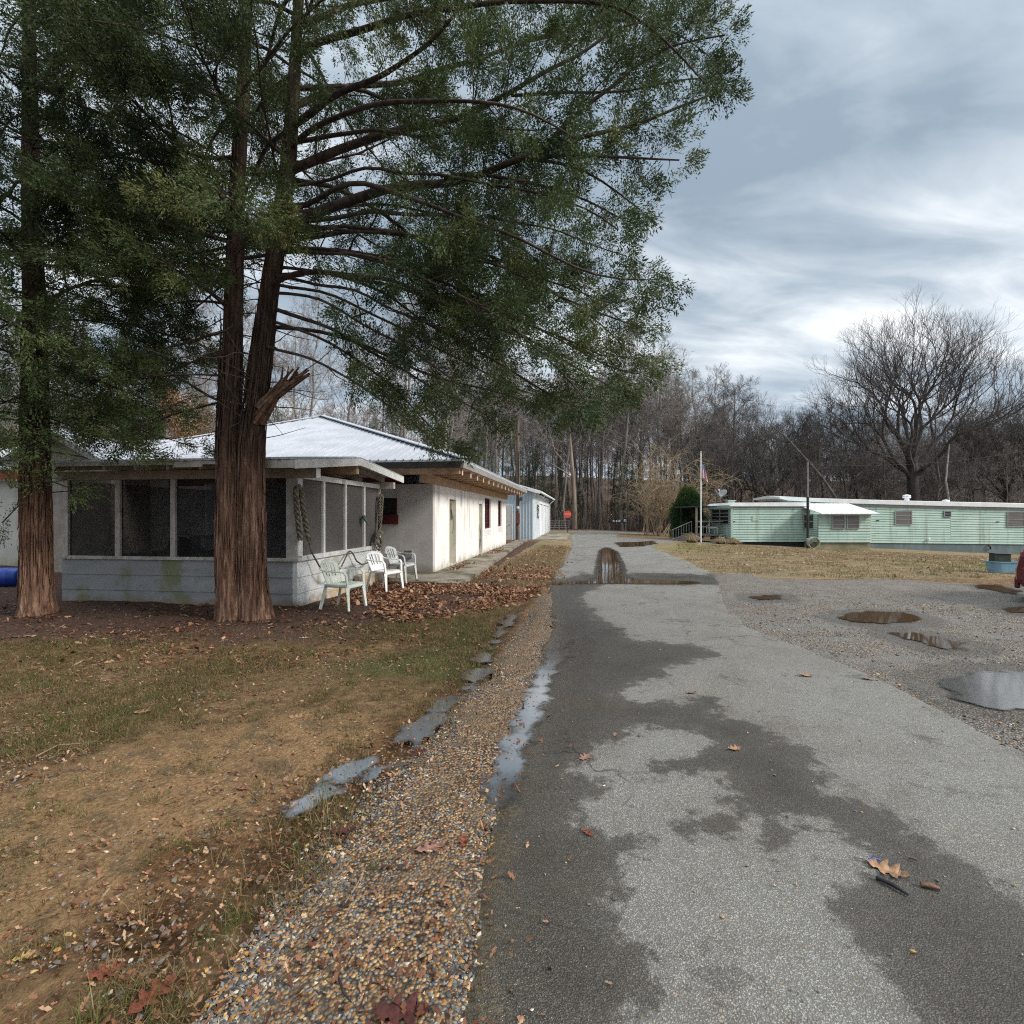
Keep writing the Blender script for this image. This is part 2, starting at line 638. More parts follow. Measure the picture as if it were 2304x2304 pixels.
MAT['white_block'] = block_mat('white_block', (0.78, 0.77, 0.75), (0.70, 0.69, 0.66), (0.30, 0.25, 0.14))
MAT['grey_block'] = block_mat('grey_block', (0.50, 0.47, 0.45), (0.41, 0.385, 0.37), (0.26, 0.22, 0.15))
MAT['stain_block'] = block_mat('stained_white_block', (0.62, 0.60, 0.55), (0.52, 0.50, 0.44), (0.32, 0.26, 0.09))


def clap_mat(name, a, b, dirtc, lo, hi):
    N = Nodes(name)
    n = N.noise(2.0, 6, 0.6, N.map((0.6, 0.6, 2.0)))
    col = N.mix(N.step(n, 0.35, 0.68), a, b)
    d = N.noise(1.1, 6, 0.62)
    col = N.mix(N.step(d, lo, hi), col, dirtc)
    x = N.sepxyz(N.co)
    foot = N.math('ADD', x[2], N.math('MULTIPLY', N.noise(5, 5), 0.5))
    col = N.mix(N.math('MULTIPLY', N.step(foot, 0.42, 0.22), 0.8), col, (0.24, 0.17, 0.10))
    N.bump(N.noise(40, 4, 0.6, N.map((0.3, 0.3, 1.5))), 0.2, 0.01)
    return N.fin(col, 0.65, 0.3)


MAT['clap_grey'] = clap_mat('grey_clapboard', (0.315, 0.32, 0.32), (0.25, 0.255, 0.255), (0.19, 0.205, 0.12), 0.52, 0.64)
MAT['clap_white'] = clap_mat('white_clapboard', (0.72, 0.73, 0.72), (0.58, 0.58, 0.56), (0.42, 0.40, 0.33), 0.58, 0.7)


def siding_mat():
    N = Nodes('mint_siding')
    n = N.noise(0.9, 6, 0.6)
    col = N.mix(N.step(n, 0.35, 0.68), (0.40, 0.53, 0.46), (0.335, 0.46, 0.405))
    st = N.noise(1.6, 6, 0.65, N.map((1.4, 1, 0.12)))
    col = N.mix(N.math('MULTIPLY', N.step(st, 0.50, 0.70), 0.7), col, (0.20, 0.25, 0.18))
    d = N.noise(1.0, 5, 0.65, N.map((0.5, 1, 1.4)))
    col = N.mix(N.math('MULTIPLY', N.step(d, 0.56, 0.72), 0.35), col, (0.24, 0.27, 0.19))
    return N.fin(col, 0.5, 0.4)


MAT['mint'] = siding_mat()


def rib_mat():
    N = Nodes('pale_blue_metal_siding')
    n = N.noise(1.0, 5, 0.6, N.map((1, 1, 0.3)))
    col = N.mix(N.step(n, 0.35, 0.65), (0.52, 0.60, 0.66), (0.44, 0.52, 0.59))
    return N.fin(col, 0.5, 0.45)


MAT['blue_siding'] = rib_mat()


def screen_mat(name, c, t):
    """insect screen: a fine mesh, part see-through, part dull wire"""
    N = Nodes(name)
    tr = N.n.new('ShaderNodeBsdfTransparent')
    mx = N.n.new('ShaderNodeMixShader')
    n = N.noise(1.5, 4, 0.6)
    N.set(mx.inputs[0], N.ramp(n, [(0.3, t - 0.06), (0.7, t + 0.06)]))
    N.l.new(tr.outputs[0], mx.inputs[1])
    N.l.new(N.b.outputs[0], mx.inputs[2])
    N.l.new(mx.outputs[0], N.out.inputs[0])
    return N.fin(N.mix(n, c, tuple(x * 0.7 for x in c)), 0.8, 0.1)


MAT['screen'] = screen_mat('insect_screen', (0.03, 0.029, 0.028), 0.44)


def bark_mat(name, a, b, c, sz=0.16):
    N = Nodes(name)
    s = N.map((9, 9, sz * 5))
    n = N.noise(2.2, 8, 0.68, s, 0.6)
    n2 = N.noise(0.9, 4, 0.6, N.map((1, 1, 0.45)))
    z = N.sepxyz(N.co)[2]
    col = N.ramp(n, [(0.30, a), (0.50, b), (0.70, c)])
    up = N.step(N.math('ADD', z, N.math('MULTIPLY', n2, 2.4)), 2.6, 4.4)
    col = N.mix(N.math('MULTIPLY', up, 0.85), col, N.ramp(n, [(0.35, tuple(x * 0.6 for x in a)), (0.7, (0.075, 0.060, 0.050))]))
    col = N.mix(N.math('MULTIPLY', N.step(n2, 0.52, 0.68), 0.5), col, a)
    N.bump(n, 1.0, 0.05)
    return N.fin(col, 0.9, 0.15)


MAT['cedar_bark'] = bark_mat('shaggy_cedar_bark', (0.026, 0.015, 0.011), (0.185, 0.102, 0.068), (0.46, 0.29, 0.20))
MAT['limb_bark'] = surf('limb_bark', (0.085, 0.058, 0.044), (0.030, 0.023, 0.019), 4, 0.9, 0.5, stretch=(3, 3, 3))
MAT['bare_bark'] = surf('grey_brown_bark', (0.27, 0.235, 0.21), (0.145, 0.124, 0.11), 1.2, 0.9, 0.4, stretch=(3, 3, 0.4))
MAT['pale_bark'] = surf('pale_bark', (0.27, 0.215, 0.17), (0.15, 0.118, 0.095), 1.2, 0.9, 0.3, stretch=(3, 3, 0.5))
MAT['dark_bark'] = surf('dark_bark', (0.12, 0.104, 0.096), (0.062, 0.054, 0.051), 1.2, 0.9, 0.4, stretch=(3, 3, 0.4))
MAT['big_bark'] = surf('broad_tree_bark', (0.085, 0.072, 0.066), (0.042, 0.037, 0.035), 1.2, 0.9, 0.4, stretch=(3, 3, 0.4))
MAT['tan_twig'] = surf('tan_twigs', (0.30, 0.23, 0.15), (0.20, 0.15, 0.095), 2, 0.9, 0.2)


def leafy(name, stops, trans=0.25, rough=0.6):
    N = Nodes(name)
    col = N.ramp(N.attr('tone'), stops)
    tl = N.n.new('ShaderNodeBsdfTranslucent')
    N.set(tl.inputs[0], col)
    mx = N.n.new('ShaderNodeMixShader')
    mx.inputs[0].default_value = trans
    N.l.new(N.b.outputs[0], mx.inputs[1])
    N.l.new(tl.outputs[0], mx.inputs[2])
    N.l.new(mx.outputs[0], N.out.inputs[0])
    return N.fin(col, rough, 0.25)


MAT['cedar_leaf'] = leafy('cedar_needles', [(0.0, (0.020, 0.036, 0.020)), (0.45, (0.060, 0.086, 0.031)), (0.8, (0.085, 0.118, 0.042)), (1.0, (0.15, 0.16, 0.055))], 0.25)
MAT['pine_leaf'] = leafy('dark_needles', [(0.0, (0.022, 0.038, 0.026)), (0.6, (0.05, 0.08, 0.044)), (1.0, (0.11, 0.13, 0.055))])
MAT['shrub_leaf'] = leafy('shrub_green', [(0.0, (0.012, 0.034, 0.015)), (0.5, (0.034, 0.075, 0.025)), (1.0, (0.20, 0.21, 0.05))])
MAT['brown_leaf'] = leafy('dry_oak_leaves', [(0.0, (0.12, 0.055, 0.028)), (0.5, (0.25, 0.13, 0.062)), (1.0, (0.40, 0.24, 0.125))])
MAT['dry_grass'] = leafy('dry_grass', [(0.0, (0.12, 0.08, 0.045)), (0.4, (0.24, 0.175, 0.10)), (0.6, (0.27, 0.205, 0.12)), (0.8, (0.36, 0.295, 0.185)), (0.82, (0.10, 0.13, 0.03)), (1.0, (0.17, 0.20, 0.05))])
MAT['lawn_leaf'] = leafy('rough_turf', [(0.0, (0.06, 0.040, 0.018)), (0.4, (0.17, 0.12, 0.056)), (0.6, (0.27, 0.205, 0.10)), (0.65, (0.05, 0.06, 0.016)), (1.0, (0.12, 0.145, 0.035))])
MAT['litter_leaf'] = leafy('leaf_litter', [(0.0, (0.065, 0.026, 0.014)), (0.4, (0.19, 0.078, 0.038)), (0.75, (0.29, 0.150, 0.085)), (1.0, (0.46, 0.31, 0.19))], 0.1)
MAT['pebble'] = None


def pebble_mat():
    N = Nodes('river_gravel')
    col = N.ramp(N.attr('tone'), [(0.0, (0.035, 0.033, 0.032)), (0.22, (0.095, 0.092, 0.088)), (0.42, (0.20, 0.19, 0.175)), (0.5, (0.11, 0.065, 0.033)),
                                  (0.64, (0.27, 0.13, 0.036)), (0.8, (0.38, 0.22, 0.075)), (0.9, (0.42, 0.32, 0.18)), (1.0, (0.50, 0.46, 0.39))])
    n = N.noise(45, 4)
    col = N.mix(0.35, col, N.ramp(n, [(0.3, 0.3), (0.7, 0.8)]), 'OVERLAY')
    N.bump(n, 0.15, 0.004)
    return N.fin(col, 0.38, 0.45)


MAT['pebble'] = pebble_mat()


def gravel_nodes(N, co, scale, warm):
    v = N.voro(scale, co)
    v2 = N.voro(scale * 0.42, co)
    rnd = N.sepxyz(v.outputs['Color'])
    rnd2 = N.sepxyz(v2.outputs['Color'])
    grey = N.ramp(rnd[0], [(0.0, (0.045, 0.042, 0.04)), (0.4, (0.14, 0.135, 0.13)), (0.8, (0.27, 0.26, 0.24)), (1.0, (0.42, 0.40, 0.37))])
    org = N.ramp(rnd[1], [(0.0, (0.10, 0.055, 0.03)), (0.5, (0.28, 0.14, 0.05)), (1.0, (0.46, 0.32, 0.16))])
    pick = N.step(N.math('ADD', rnd[2], warm), 0.72, 0.76)
    c1 = N.mix(pick, grey, org)
    big = N.step(rnd2[0], 0.70, 0.72)
    bigc = N.ramp(rnd2[1], [(0.0, (0.10, 0.10, 0.10)), (0.5, (0.30, 0.28, 0.25)), (1.0, (0.34, 0.19, 0.08))])
    near = N.step(v2.outputs['Distance'], 0.42, 0.30)
    c = N.mix(N.math('MULTIPLY', big, near), c1, bigc)
    h = N.math('SUBTRACT', 1.0, N.math('MULTIPLY', v.outputs['Distance'], 1.2))
    dark = N.step(v.outputs['Distance'], 0.75, 0.35)
    c = N.mix(N.math('SUBTRACT', 1.0, dark), c, (0.03, 0.024, 0.018))
    return c, h


def gravel_mat(name, warm, wetb, m0=(0.12, 0.115, 0.105), m1=(0.215, 0.205, 0.19)):
    N = Nodes(name)
    p = N.geo()
    bign = N.noise(0.9, 5, 0.6, p)
    c, h = gravel_nodes(N, p, 70, N.math('ADD', N.math('MULTIPLY', bign, 0.5), warm))
    mud = N.step(N.noise(1.7, 6, 0.65, p), 0.47, 0.62)
    c = N.mix(N.math('MULTIPLY', mud, 0.65), c, N.mix(N.noise(30, 4, 0.6, p), m0, m1))
    wet = N.step(N.math('ADD', N.attr('wet'), N.math('MULTIPLY', N.noise(3, 6, 0.6, p), 0.6)), 0.55, 0.8)
    c = N.mix(N.math('MULTIPLY', wet, 0.55), c, N.mix(0.75, c, (0.05, 0.04, 0.03)))
    N.bump(h, 0.7, 0.012)
    return N.fin(c, N.ramp(wet, [(0, 0.75), (1, 0.28 + wetb)]), 0.4)


MAT['lot_gravel'] = gravel_mat('lot_gravel', -0.22, 0.0)
MAT['verge_gravel'] = gravel_mat('verge_gravel', 0.12, 0.05, (0.075, 0.052, 0.030), (0.17, 0.12, 0.07))


def asphalt_mat():
    N = Nodes('worn_asphalt')
    p = N.geo()
    wn_ = N.math('MULTIPLY', N.math('SUBTRACT', N.noise(2.4, 7, 0.68, p, 0.3), 0.5), 0.75)
    wn2 = N.math('MULTIPLY', N.math('SUBTRACT', N.noise(11, 6, 0.7, p), 0.5), 0.42)
    wraw = N.math('ADD', N.math('ADD', N.attr('dry'), wn_), wn2)
    wet = N.math('ADD', N.math('MULTIPLY', N.step(wraw, -0.03, 0.06), 0.68), N.math('MULTIPLY', N.step(wraw, -0.26, 0.34), 0.32))
    spots = N.math('MULTIPLY', N.step(N.noise(1.9, 8, 0.74, p, 0.4), 0.575, 0.64), 0.55)
    wet = N.math('MAXIMUM', wet, spots)
    v = N.voro(165, p)
    v2 = N.voro(85, p)
    r1 = N.sepxyz(v.outputs['Color'])
    r2 = N.sepxyz(v2.outputs['Color'])
    stone = N.ramp(r1[0], [(0.0, (0.13, 0.126, 0.117)), (0.5, (0.24, 0.233, 0.216)), (1.0, (0.42, 0.405, 0.37))])
    gap = N.step(v.outputs['Distance'], 0.25, 0.62)
    dry = N.mix(gap, stone, (0.135, 0.13, 0.12))
    sel = N.math('MULTIPLY', N.step(r2[0], 0.83, 0.85), N.step(v2.outputs['Distance'], 0.42, 0.3))
    dry = N.mix(sel, dry, N.ramp(r2[1], [(0, (0.10, 0.10, 0.10)), (0.5, (0.36, 0.35, 0.33)), (1.0, (0.36, 0.25, 0.15))]))
    blot = N.noise(0.8, 6, 0.62, p)
    dry = N.mix(N.math('MULTIPLY', N.step(blot, 0.42, 0.68), 0.55), dry, N.mix(1.0, dry, (0.70, 0.66, 0.60), 'MULTIPLY'))
    blot2 = N.noise(3.3, 7, 0.7, p)
    dry = N.mix(N.math('MULTIPLY', N.step(blot2, 0.50, 0.66), 0.5), dry, N.mix(1.0, dry, (0.72, 0.70, 0.66), 'MULTIPLY'))
    warp = N.n.new('ShaderNodeVectorMath')
    warp.operation = 'ADD'
    nv_ = N.n.new('ShaderNodeTexNoise')
    nv_.inputs['Scale'].default_value = 2.2
    nv_.inputs['Detail'].default_value = 5
    N.l.new(p, nv_.inputs['Vector'])
    N.l.new(p, warp.inputs[0])
    N.l.new(nv_.outputs['Color'], warp.inputs[1])
    ck = N.voro(0.75, warp.outputs[0], 'DISTANCE_TO_EDGE')
    crack = N.math('MULTIPLY', N.step(ck.outputs['Distance'], 0.014, 0.004), N.step(N.noise(0.45, 3, 0.6, p), 0.50, 0.60))
    dry = N.mix(N.math('MULTIPLY', crack, 0.8), dry, (0.035, 0.03, 0.026))
    wetc = N.mix(1.0, dry, (0.33, 0.305, 0.275), 'MULTIPLY')
    brown = N.step(N.noise(1.3, 6, 0.62, p), 0.54, 0.68)
    wetc = N.mix(N.math('MULTIPLY', brown, 0.45), wetc, (0.075, 0.055, 0.036))
    col = N.mix(wet, dry, wetc)
    film = N.step(N.math('ADD', N.attr('film'), N.math('MULTIPLY', N.noise(1.1, 5, 0.6, p), 0.8)), 0.5, 0.95)
    mudc = N.mix(N.step(N.noise(55, 5, 0.7, p), 0.4, 0.62), (0.045, 0.036, 0.02), N.mix(N.noise(8, 4, 0.6, p), (0.10, 0.08, 0.04), (0.19, 0.15, 0.09)))
    mud = N.step(N.math('ADD', N.attr('edge'), N.math('MULTIPLY', N.math('SUBTRACT', N.noise(6, 7, 0.7, p), 0.5), 0.8)), 0.22, -0.02)
    col = N.mix(N.math('MULTIPLY', mud, 0.7), col, mudc)
    rough = N.math('SUBTRACT', N.math('SUBTRACT', 0.85, N.math('MULTIPLY', wet, 0.46)), N.math('MULTIPLY', film, 0.30))
    h = N.math('ADD', N.math('SUBTRACT', 1.0, v.outputs['Distance']), N.math('MULTIPLY', r2[2], 0.5))
    b = N.bump(h, 0.55, 0.006)
    return N.fin(col, rough, 0.4)


MAT['asphalt'] = asphalt_mat()


def ground_mat():
    N = Nodes('soil_and_turf')
    p = N.geo()
    n1_ = N.noise(1.4, 7, 0.65, p)
    n2_ = N.noise(9, 6, 0.65, p)
    n3_ = N.noise(45, 5, 0.65, p)
    soil = N.ramp(n2_, [(0.3, (0.050, 0.029, 0.015)), (0.5, (0.145, 0.088, 0.042)), (0.7, (0.25, 0.160, 0.080))])
    tan = N.ramp(n3_, [(0.3, (0.135, 0.078, 0.036)), (0.55, (0.235, 0.142, 0.068)), (0.75, (0.37, 0.255, 0.14))])
    tan = N.mix(N.math('MULTIPLY', N.step(N.noise(4.5, 7, 0.7, p), 0.48, 0.62), 0.7), tan, N.ramp(n3_, [(0.3, (0.05, 0.036, 0.02)), (0.7, (0.13, 0.095, 0.055))]))
    mud = N.step(N.math('ADD', N.attr('mud'), N.math('MULTIPLY', N.math('SUBTRACT', n1_, 0.5), 0.9)), 0.35, 0.65)
    col = N.mix(mud, soil, tan)
    lit = N.step(N.math('ADD', N.attr('litter'), N.math('MULTIPLY', N.math('SUBTRACT', n2_, 0.5), 0.8)), 0.35, 0.7)
    litc = N.ramp(n3_, [(0.3, (0.028, 0.016, 0.012)), (0.5, (0.065, 0.036, 0.026)), (0.7, (0.15, 0.085, 0.055))])
    col = N.mix(lit, col, litc)
    moss = N.step(N.math('ADD', N.attr('moss'), N.math('MULTIPLY', N.math('SUBTRACT', n2_, 0.5), 1.1)), 0.42, 0.72)
    col = N.mix(moss, col, N.ramp(n3_, [(0.3, (0.030, 0.034, 0.009)), (0.6, (0.075, 0.085, 0.022)), (0.8, (0.13, 0.13, 0.04))]))
    lawn = N.step(N.math('ADD', N.attr('lawn'), N.math('MULTIPLY', N.math('SUBTRACT', n1_, 0.5), 0.5)), 0.4, 0.6)
    strk = N.noise(2.0, 7, 0.7, N.map((0.5, 2.2, 1), co=p))
    lawnc = N.ramp(strk, [(0.34, (0.085, 0.055, 0.030)), (0.46, (0.18, 0.125, 0.068)), (0.58, (0.235, 0.18, 0.10)), (0.72, (0.30, 0.25, 0.155))])
    lawnc = N.mix(N.math('MULTIPLY', N.step(N.noise(0.5, 6, 0.65, p), 0.46, 0.62), 0.6), lawnc, (0.12, 0.115, 0.062))
    grn = N.step(N.math('ADD', N.attr('green'), N.math('MULTIPLY', N.math('SUBTRACT', n1_, 0.5), 0.9)), 0.4, 0.75)
    lawnc = N.mix(grn, lawnc, N.ramp(n2_, [(0.3, (0.09, 0.095, 0.025)), (0.7, (0.20, 0.20, 0.055))]))
    col = N.mix(lawn, col, N.mix(0.5, lawnc, N.ramp(n3_, [(0.3, 0.25), (0.7, 0.8)]), 'OVERLAY'))
    v = N.voro(55, p)
    rv = N.sepxyz(v.outputs['Color'])
    fl = N.math('MULTIPLY', N.step(rv[0], 0.86, 0.88), N.step(v.outputs['Distance'], 0.45, 0.35))
    fl = N.math('MULTIPLY', fl, N.math('SUBTRACT', 1.0, N.math('MULTIPLY', lawn, 0.8)))
    flc = N.ramp(rv[1], [(0.0, (0.13, 0.065, 0.032)), (0.5, (0.27, 0.165, 0.085)), (0.85, (0.36, 0.33, 0.28)), (1.0, (0.45, 0.44, 0.41))])
    col = N.mix(N.math('MULTIPLY', fl, 0.8), col, flc)
    wet = N.step(N.math('ADD', N.attr('wet'), N.math('MULTIPLY', N.math('SUBTRACT', n1_, 0.5), 0.7)), 0.18, 0.75)
    wetc = N.mix(1.0, col, (0.46, 0.38, 0.29), 'MULTIPLY')
    col = N.mix(wet, col, wetc)
    N.bump(N.math('ADD', N.math('ADD', N.math('MULTIPLY', n2_, 1.2), n3_), N.math('MULTIPLY', fl, 0.4)), 0.8, 0.03)
    return N.fin(col, N.ramp(wet, [(0, 0.92), (1, 0.5)]), 0.25)


MAT['ground'] = ground_mat()


def water_mat(name, c, spec=0.6):
    N = Nodes(name)
    p = N.geo()
    tr = N.n.new('ShaderNodeBsdfTransparent')
    mx = N.n.new('ShaderNodeMixShader')
    e = N.math('ADD', N.attr('edge'), N.math('MULTIPLY', N.math('SUBTRACT', N.noise(5, 6, 0.65, p), 0.5), 0.30))
    e = N.math('ADD', e, N.math('MULTIPLY', N.math('SUBTRACT', N.noise(28, 4, 0.6, p), 0.5), 0.05))
    N.set(mx.inputs[0], N.step(e, 0.03, -0.055))
    N.l.new(tr.outputs[0], mx.inputs[1])
    N.l.new(N.b.outputs[0], mx.inputs[2])
    N.l.new(mx.outputs[0], N.out.inputs[0])
    N.bump(N.noise(9, 3, 0.5, p), 0.010, 0.01)
    N.b.inputs['IOR'].default_value = 2.9 if 'clear' in name else 2.2
    return N.fin(N.mix(N.noise(3, 4, 0.6, p), c, tuple(x * 0.55 for x in c)), 0.085 if 'clear' in name else 0.04, spec)


MAT['brown_water'] = water_mat('muddy_water', (0.085, 0.052, 0.024))
MAT['clear_water'] = water_mat('clear_water', (0.075, 0.072, 0.066), 1.0)

# ------------------------------------------------------------------ ground sheets
# road edges, as x against distance
LY = [-4, 0.5, 1.61, 2.67, 3.77, 5.43, 7.7, 10, 12.3, 14.2, 20, 28, 35.5, 41, 46, 50]
LX = [-0.30, -0.25, -0.21, -0.17, -0.04, 0.23, 0.53, 0.72, 0.94, 1.17, 2.1, 3.3, 4.03, 4.66, 5.6, 6.6]
RY = [-4, 1.0, 3.59, 4.48, 5.43, 6.23, 7.32, 8.54, 10.3, 12.2, 14.2, 18.1, 24, 32.4, 36, 41, 46, 50]
RX = [3.5, 3.5, 3.52, 3.57, 3.62, 3.58, 3.45, 3.68, 4.25, 5.0, 5.6, 6.15, 6.85, 7.6, 7.8, 8.3, 9.8, 12.5]


def road_edges(Y):
    Y = np.asarray(Y, float)
    l = np.interp(Y, LY, LX)
    r = np.interp(Y, RY, RX)
    amp = 0.09 + 0.05 * sm(3, 12, Y)
    l = l + amp * 2.2 * fbm(Y * 1.3, 0 * Y + 3.3, 4, 11)
    r = r + amp * 1.6 * fbm(Y * 1.5, 0 * Y + 8.1, 5, 12)
    return l, r


def road_in(x, y):
    """distance inside the road (positive inside)"""
    l, r = road_edges(y)
    d = np.minimum(x - l, r - x)
    return np.where((y > -4) & (y < 50), d, -1.0)


def pix(pts, o=(0, 0), s=1.0):
    return [G(o[0] + a / s, o[1] + b / s) for a, b in pts]


LOT = [(3.0, -4), (3.1, 3), (3.1, 6), (3.0, 7.3), (3.3, 8.6), (3.9, 10.3), (4.8, 12.2), (5.75, 14.3), (6.6, 14.1)] + \
    [G(1700, 1299), G(1850, 1304), G(2000, 1302), G(2150, 1311), G(2304, 1319)] + [(16, 10.9), (24, 10.5), (24, -4)]
VERGE = [(-0.05, -1.5), (-0.1, 1.2), (-0.08, 2.0), (0.0, 2.9), (0.1, 4.0), (0.32, 5.4), (0.60, 7.6), (0.78, 9.6), (0.84, 10.8), (0.6, 10.2), (0.38, 8.8), (0.2, 7.6), (0.0, 6.4),
         (-0.14, 5.4), (-0.30, 4.6), (-0.54, 3.8), (-0.72, 3.2), (-0.84, 2.8), (-0.92, 2.4), (-0.98, 2.0), (-1.0, 1.6), (-1.0, 1.0), (-1.0, -1.5)]
WALK = [(-2.26, 14.1), (-2.1, 14.1), (-0.35, 27.4), (0.4, 33.2), (1.0, 33.2), (0.85, 32.0), (0.2, 26), (-0.55, 18), (-1.0, 13.2), (-1.25, 11.7), (-2.9, 12.1), (-3.1, 12.9), (-4.2, 13.1), (-4.2, 14.4)]
r2 = [(680, 640), (760, 600), (860, 590), (800, 565), (900, 545), (985, 520), (960, 492), (830, 478), (720, 470), (690, 440), (620, 400), (580, 360), (560, 330),
      (640, 300), (980, 300), (1020, 380), (1100, 430), (1300, 490), (1430, 550), (1640, 660), (1900, 790), (2200, 960), (2000, 1000), (1620, 860), (1450, 800),
      (1350, 760), (1310, 820), (1200, 770), (1130, 740), (1000, 715), (980, 650), (900, 660), (760, 660)]
DRY = [pix(r2, (900, 1100), 1.376)]
r3 = [
    [(680, 620), (800, 570), (960, 530), (1090, 480), (1130, 520), (1110, 590), (1180, 640), (1300, 730), (1390, 790), (1440, 870), (1530, 950), (1510, 1040), (1580, 1150),
     (1500, 1300), (700, 1300), (770, 1106), (800, 980), (840, 920), (740, 840), (700, 720)],
    [(1210, 480), (1290, 490), (1370, 540), (1440, 590), (1480, 640), (1380, 650), (1290, 690), (1150, 600), (1190, 560)],
    [(560, 430), (640, 390), (760, 360), (880, 340), (1000, 330), (1040, 350), (1010, 400), (1030, 440), (900, 470), (800, 500), (650, 520), (570, 490)],
    [(560, 330), (620, 260), (700, 210), (800, 190), (900, 200), (950, 250), (920, 280), (800, 300), (700, 320), (600, 340)],
    [(1000, 160), (1130, 190), (1200, 230), (1310, 270), (1290, 320), (1390, 370), (1340, 390), (1530, 440), (1600, 530), (1720, 620), (1850, 690), (2050, 790),
     (2100, 350), (1932, 300), (1750, 200), (1500, 60), (1430, 0), (900, 0), (880, 40), (980, 100)],
]
DRY += [pix(q, (900, 1500), 1.376) for q in r3]

PUDDLES = [
    ('clear_water', [(1290, 1440), (1228, 1478), (1185, 1560), (1155, 1640), (1118, 1720), (1100, 1790), (1118, 1830), (1150, 1790), (1180, 1700), (1208, 1620), (1245, 1530), (1292, 1465)], 'long pale puddle lying along the left edge of the asphalt', 0.05),
    ('brown_water', [(1352, 1240), (1348, 1270), (1345, 1298), (1335, 1308), (1230, 1312), (1235, 1317), (1390, 1314), (1540, 1316), (1600, 1312), (1540, 1309), (1430, 1306), (1405, 1299), (1395, 1265), (1385, 1242), (1365, 1232)], 'brown puddle in the middle of the road spreading into a cross strip', 0.1),
    ('brown_water', [(1385, 1221), (1400, 1231), (1440, 1230), (1480, 1224), (1470, 1217), (1430, 1220)], 'dark puddle at the mouth of the trailer driveway', 0.1),
    ('brown_water', [(1880, 1392), (1905, 1382), (1960, 1377), (2030, 1380), (2075, 1390), (2060, 1402), (1990, 1405), (1920, 1402)], 'larger oval brown puddle on the gravel lot', 0.05),
    ('brown_water', [(2000, 1424), (2050, 1426), (2110, 1436), (2160, 1448), (2172, 1462), (2130, 1464), (2070, 1448), (2020, 1436)], 'slanting brown puddle in front of the larger oval one on the gravel', 0.04),
    ('clear_water', [(2110, 1530), (2200, 1515), (2320, 1515), (2400, 1560), (2330, 1605), (2230, 1598), (2150, 1580)], 'bright puddle reflecting the sky at the edge of the gravel lot', 0.05),
    ('brown_water', [(2250, 1372), (2290, 1366), (2340, 1368), (2340, 1381), (2280, 1380)], 'brown puddle beside the red car', 0.04),
    ('brown_water', [(2190, 1318), (2240, 1316), (2300, 1332), (2290, 1340), (2220, 1328)], 'thin dark puddle between the pale blue tub and the gravel lot', 0.05),
    ('brown_water', [(1690, 1343), (1750, 1340), (1760, 1350), (1700, 1352)], 'small flat puddle on the gravel near the road crossing', 0.05),
]
PUD = [(m, pix(q), lab, mg) for m, q, lab, mg in PUDDLES]


def band(pts, widths):
    g = np.array([G(*p_) for p_ in pts])
    t = np.gradient(g, axis=0)
    t /= np.linalg.norm(t, axis=1)[:, None]
    nrm = np.stack([-t[:, 1], t[:, 0]], -1) * np.array(widths)[:, None] / 2
    return [tuple(q) for q in np.concatenate([g + nrm, (g - nrm)[::-1]])]


DITCH = band([(1150, 1385), (1128, 1420), (1105, 1465), (1078, 1515), (1040, 1560), (1000, 1598), (955, 1630), (912, 1664), (870, 1690), (815, 1728), (765, 1768), (712, 1802), (660, 1850)],
             [0.10, 0.18, 0.22, 0.22, 0.20, 0.17, 0.17, 0.14, 0.12, 0.14, 0.15, 0.10, 0.04])
PUD.append(('clear_water', DITCH, 'broken line of shallow ditch water between the turf and the verge pebbles', 0.04))


def pudwet(x, y):
    w = np.zeros(np.shape(x))
    for m, q, lab, mg in PUD:
        c = np.mean(q, 0)
        d = sdf(x, y, q).reshape(np.shape(x))
        w = np.maximum(w, sm(0.45 if c[1] < 10 else 0.3, 0.0, d))
    return w


def axis(segs):
    """graded coordinates: list of (start, end, step)"""
    out = [segs[0][0]]
    for a, b, s in segs:
        n = max(1, int(round((b - a) / s)))
        out += list(a + (b - a) * np.arange(1, n + 1) / n)
    return np.array(out)


def grid_mesh(xs, ys, keep=None):
    X, Y = np.meshgrid(xs, ys)
    ny, nx = X.shape
    i = np.arange(ny - 1)[:, None] * nx
    j = np.arange(nx - 1)[None, :]
    Q = np.stack([i + j, i + j + 1, i + nx + j + 1, i + nx + j], -1).reshape(-1, 4)
    return X, Y, Q


xs = axis([(-260, -60, 20), (-60, -20, 2.5), (-20, -8, 0.5), (-8, -4.5, 0.12), (-4.5, 1.3, 0.05), (1.3, 6, 0.25), (6, 30, 0.5), (30, 60, 2.5), (60, 260, 20)])
ys = axis([(-30, -4, 3), (-4, 1.2, 0.4), (1.2, 7, 0.05), (7, 14, 0.1), (14, 40, 0.35), (40, 70, 1.5), (70, 180, 6), (180, 420, 30)])
X, Y, Q = grid_mesh(xs, ys)
x = X.ravel()
y = Y.ravel()
rin = road_in(x, y)
lots = sdf(x, y, LOT)
verg = sdf(x, y, VERGE)
clear = np.minimum(np.minimum(-rin, lots), verg)          # distance outside every laid sheet
ditch = np.interp(y, [1.5, 2.67, 3.03, 3.5, 3.92, 4.61, 5.2, 6.05, 8.2, 10], [-1.35, -1.14, -1.02, -0.86, -0.67, -0.45, -0.33, -0.25, 0.0, 0.4])
ditch = ditch + 0.22 * fbm(y * 1.7, 0 * y + 2.2, 4, 63)
rel = (fbm(x * 0.9, y * 0.9, 4, 3) * 0.09 + fbm(x * 7, y * 7, 3, 6) * 0.05) * sm(0.0, 0.5, clear) * sm(60, 20, y)
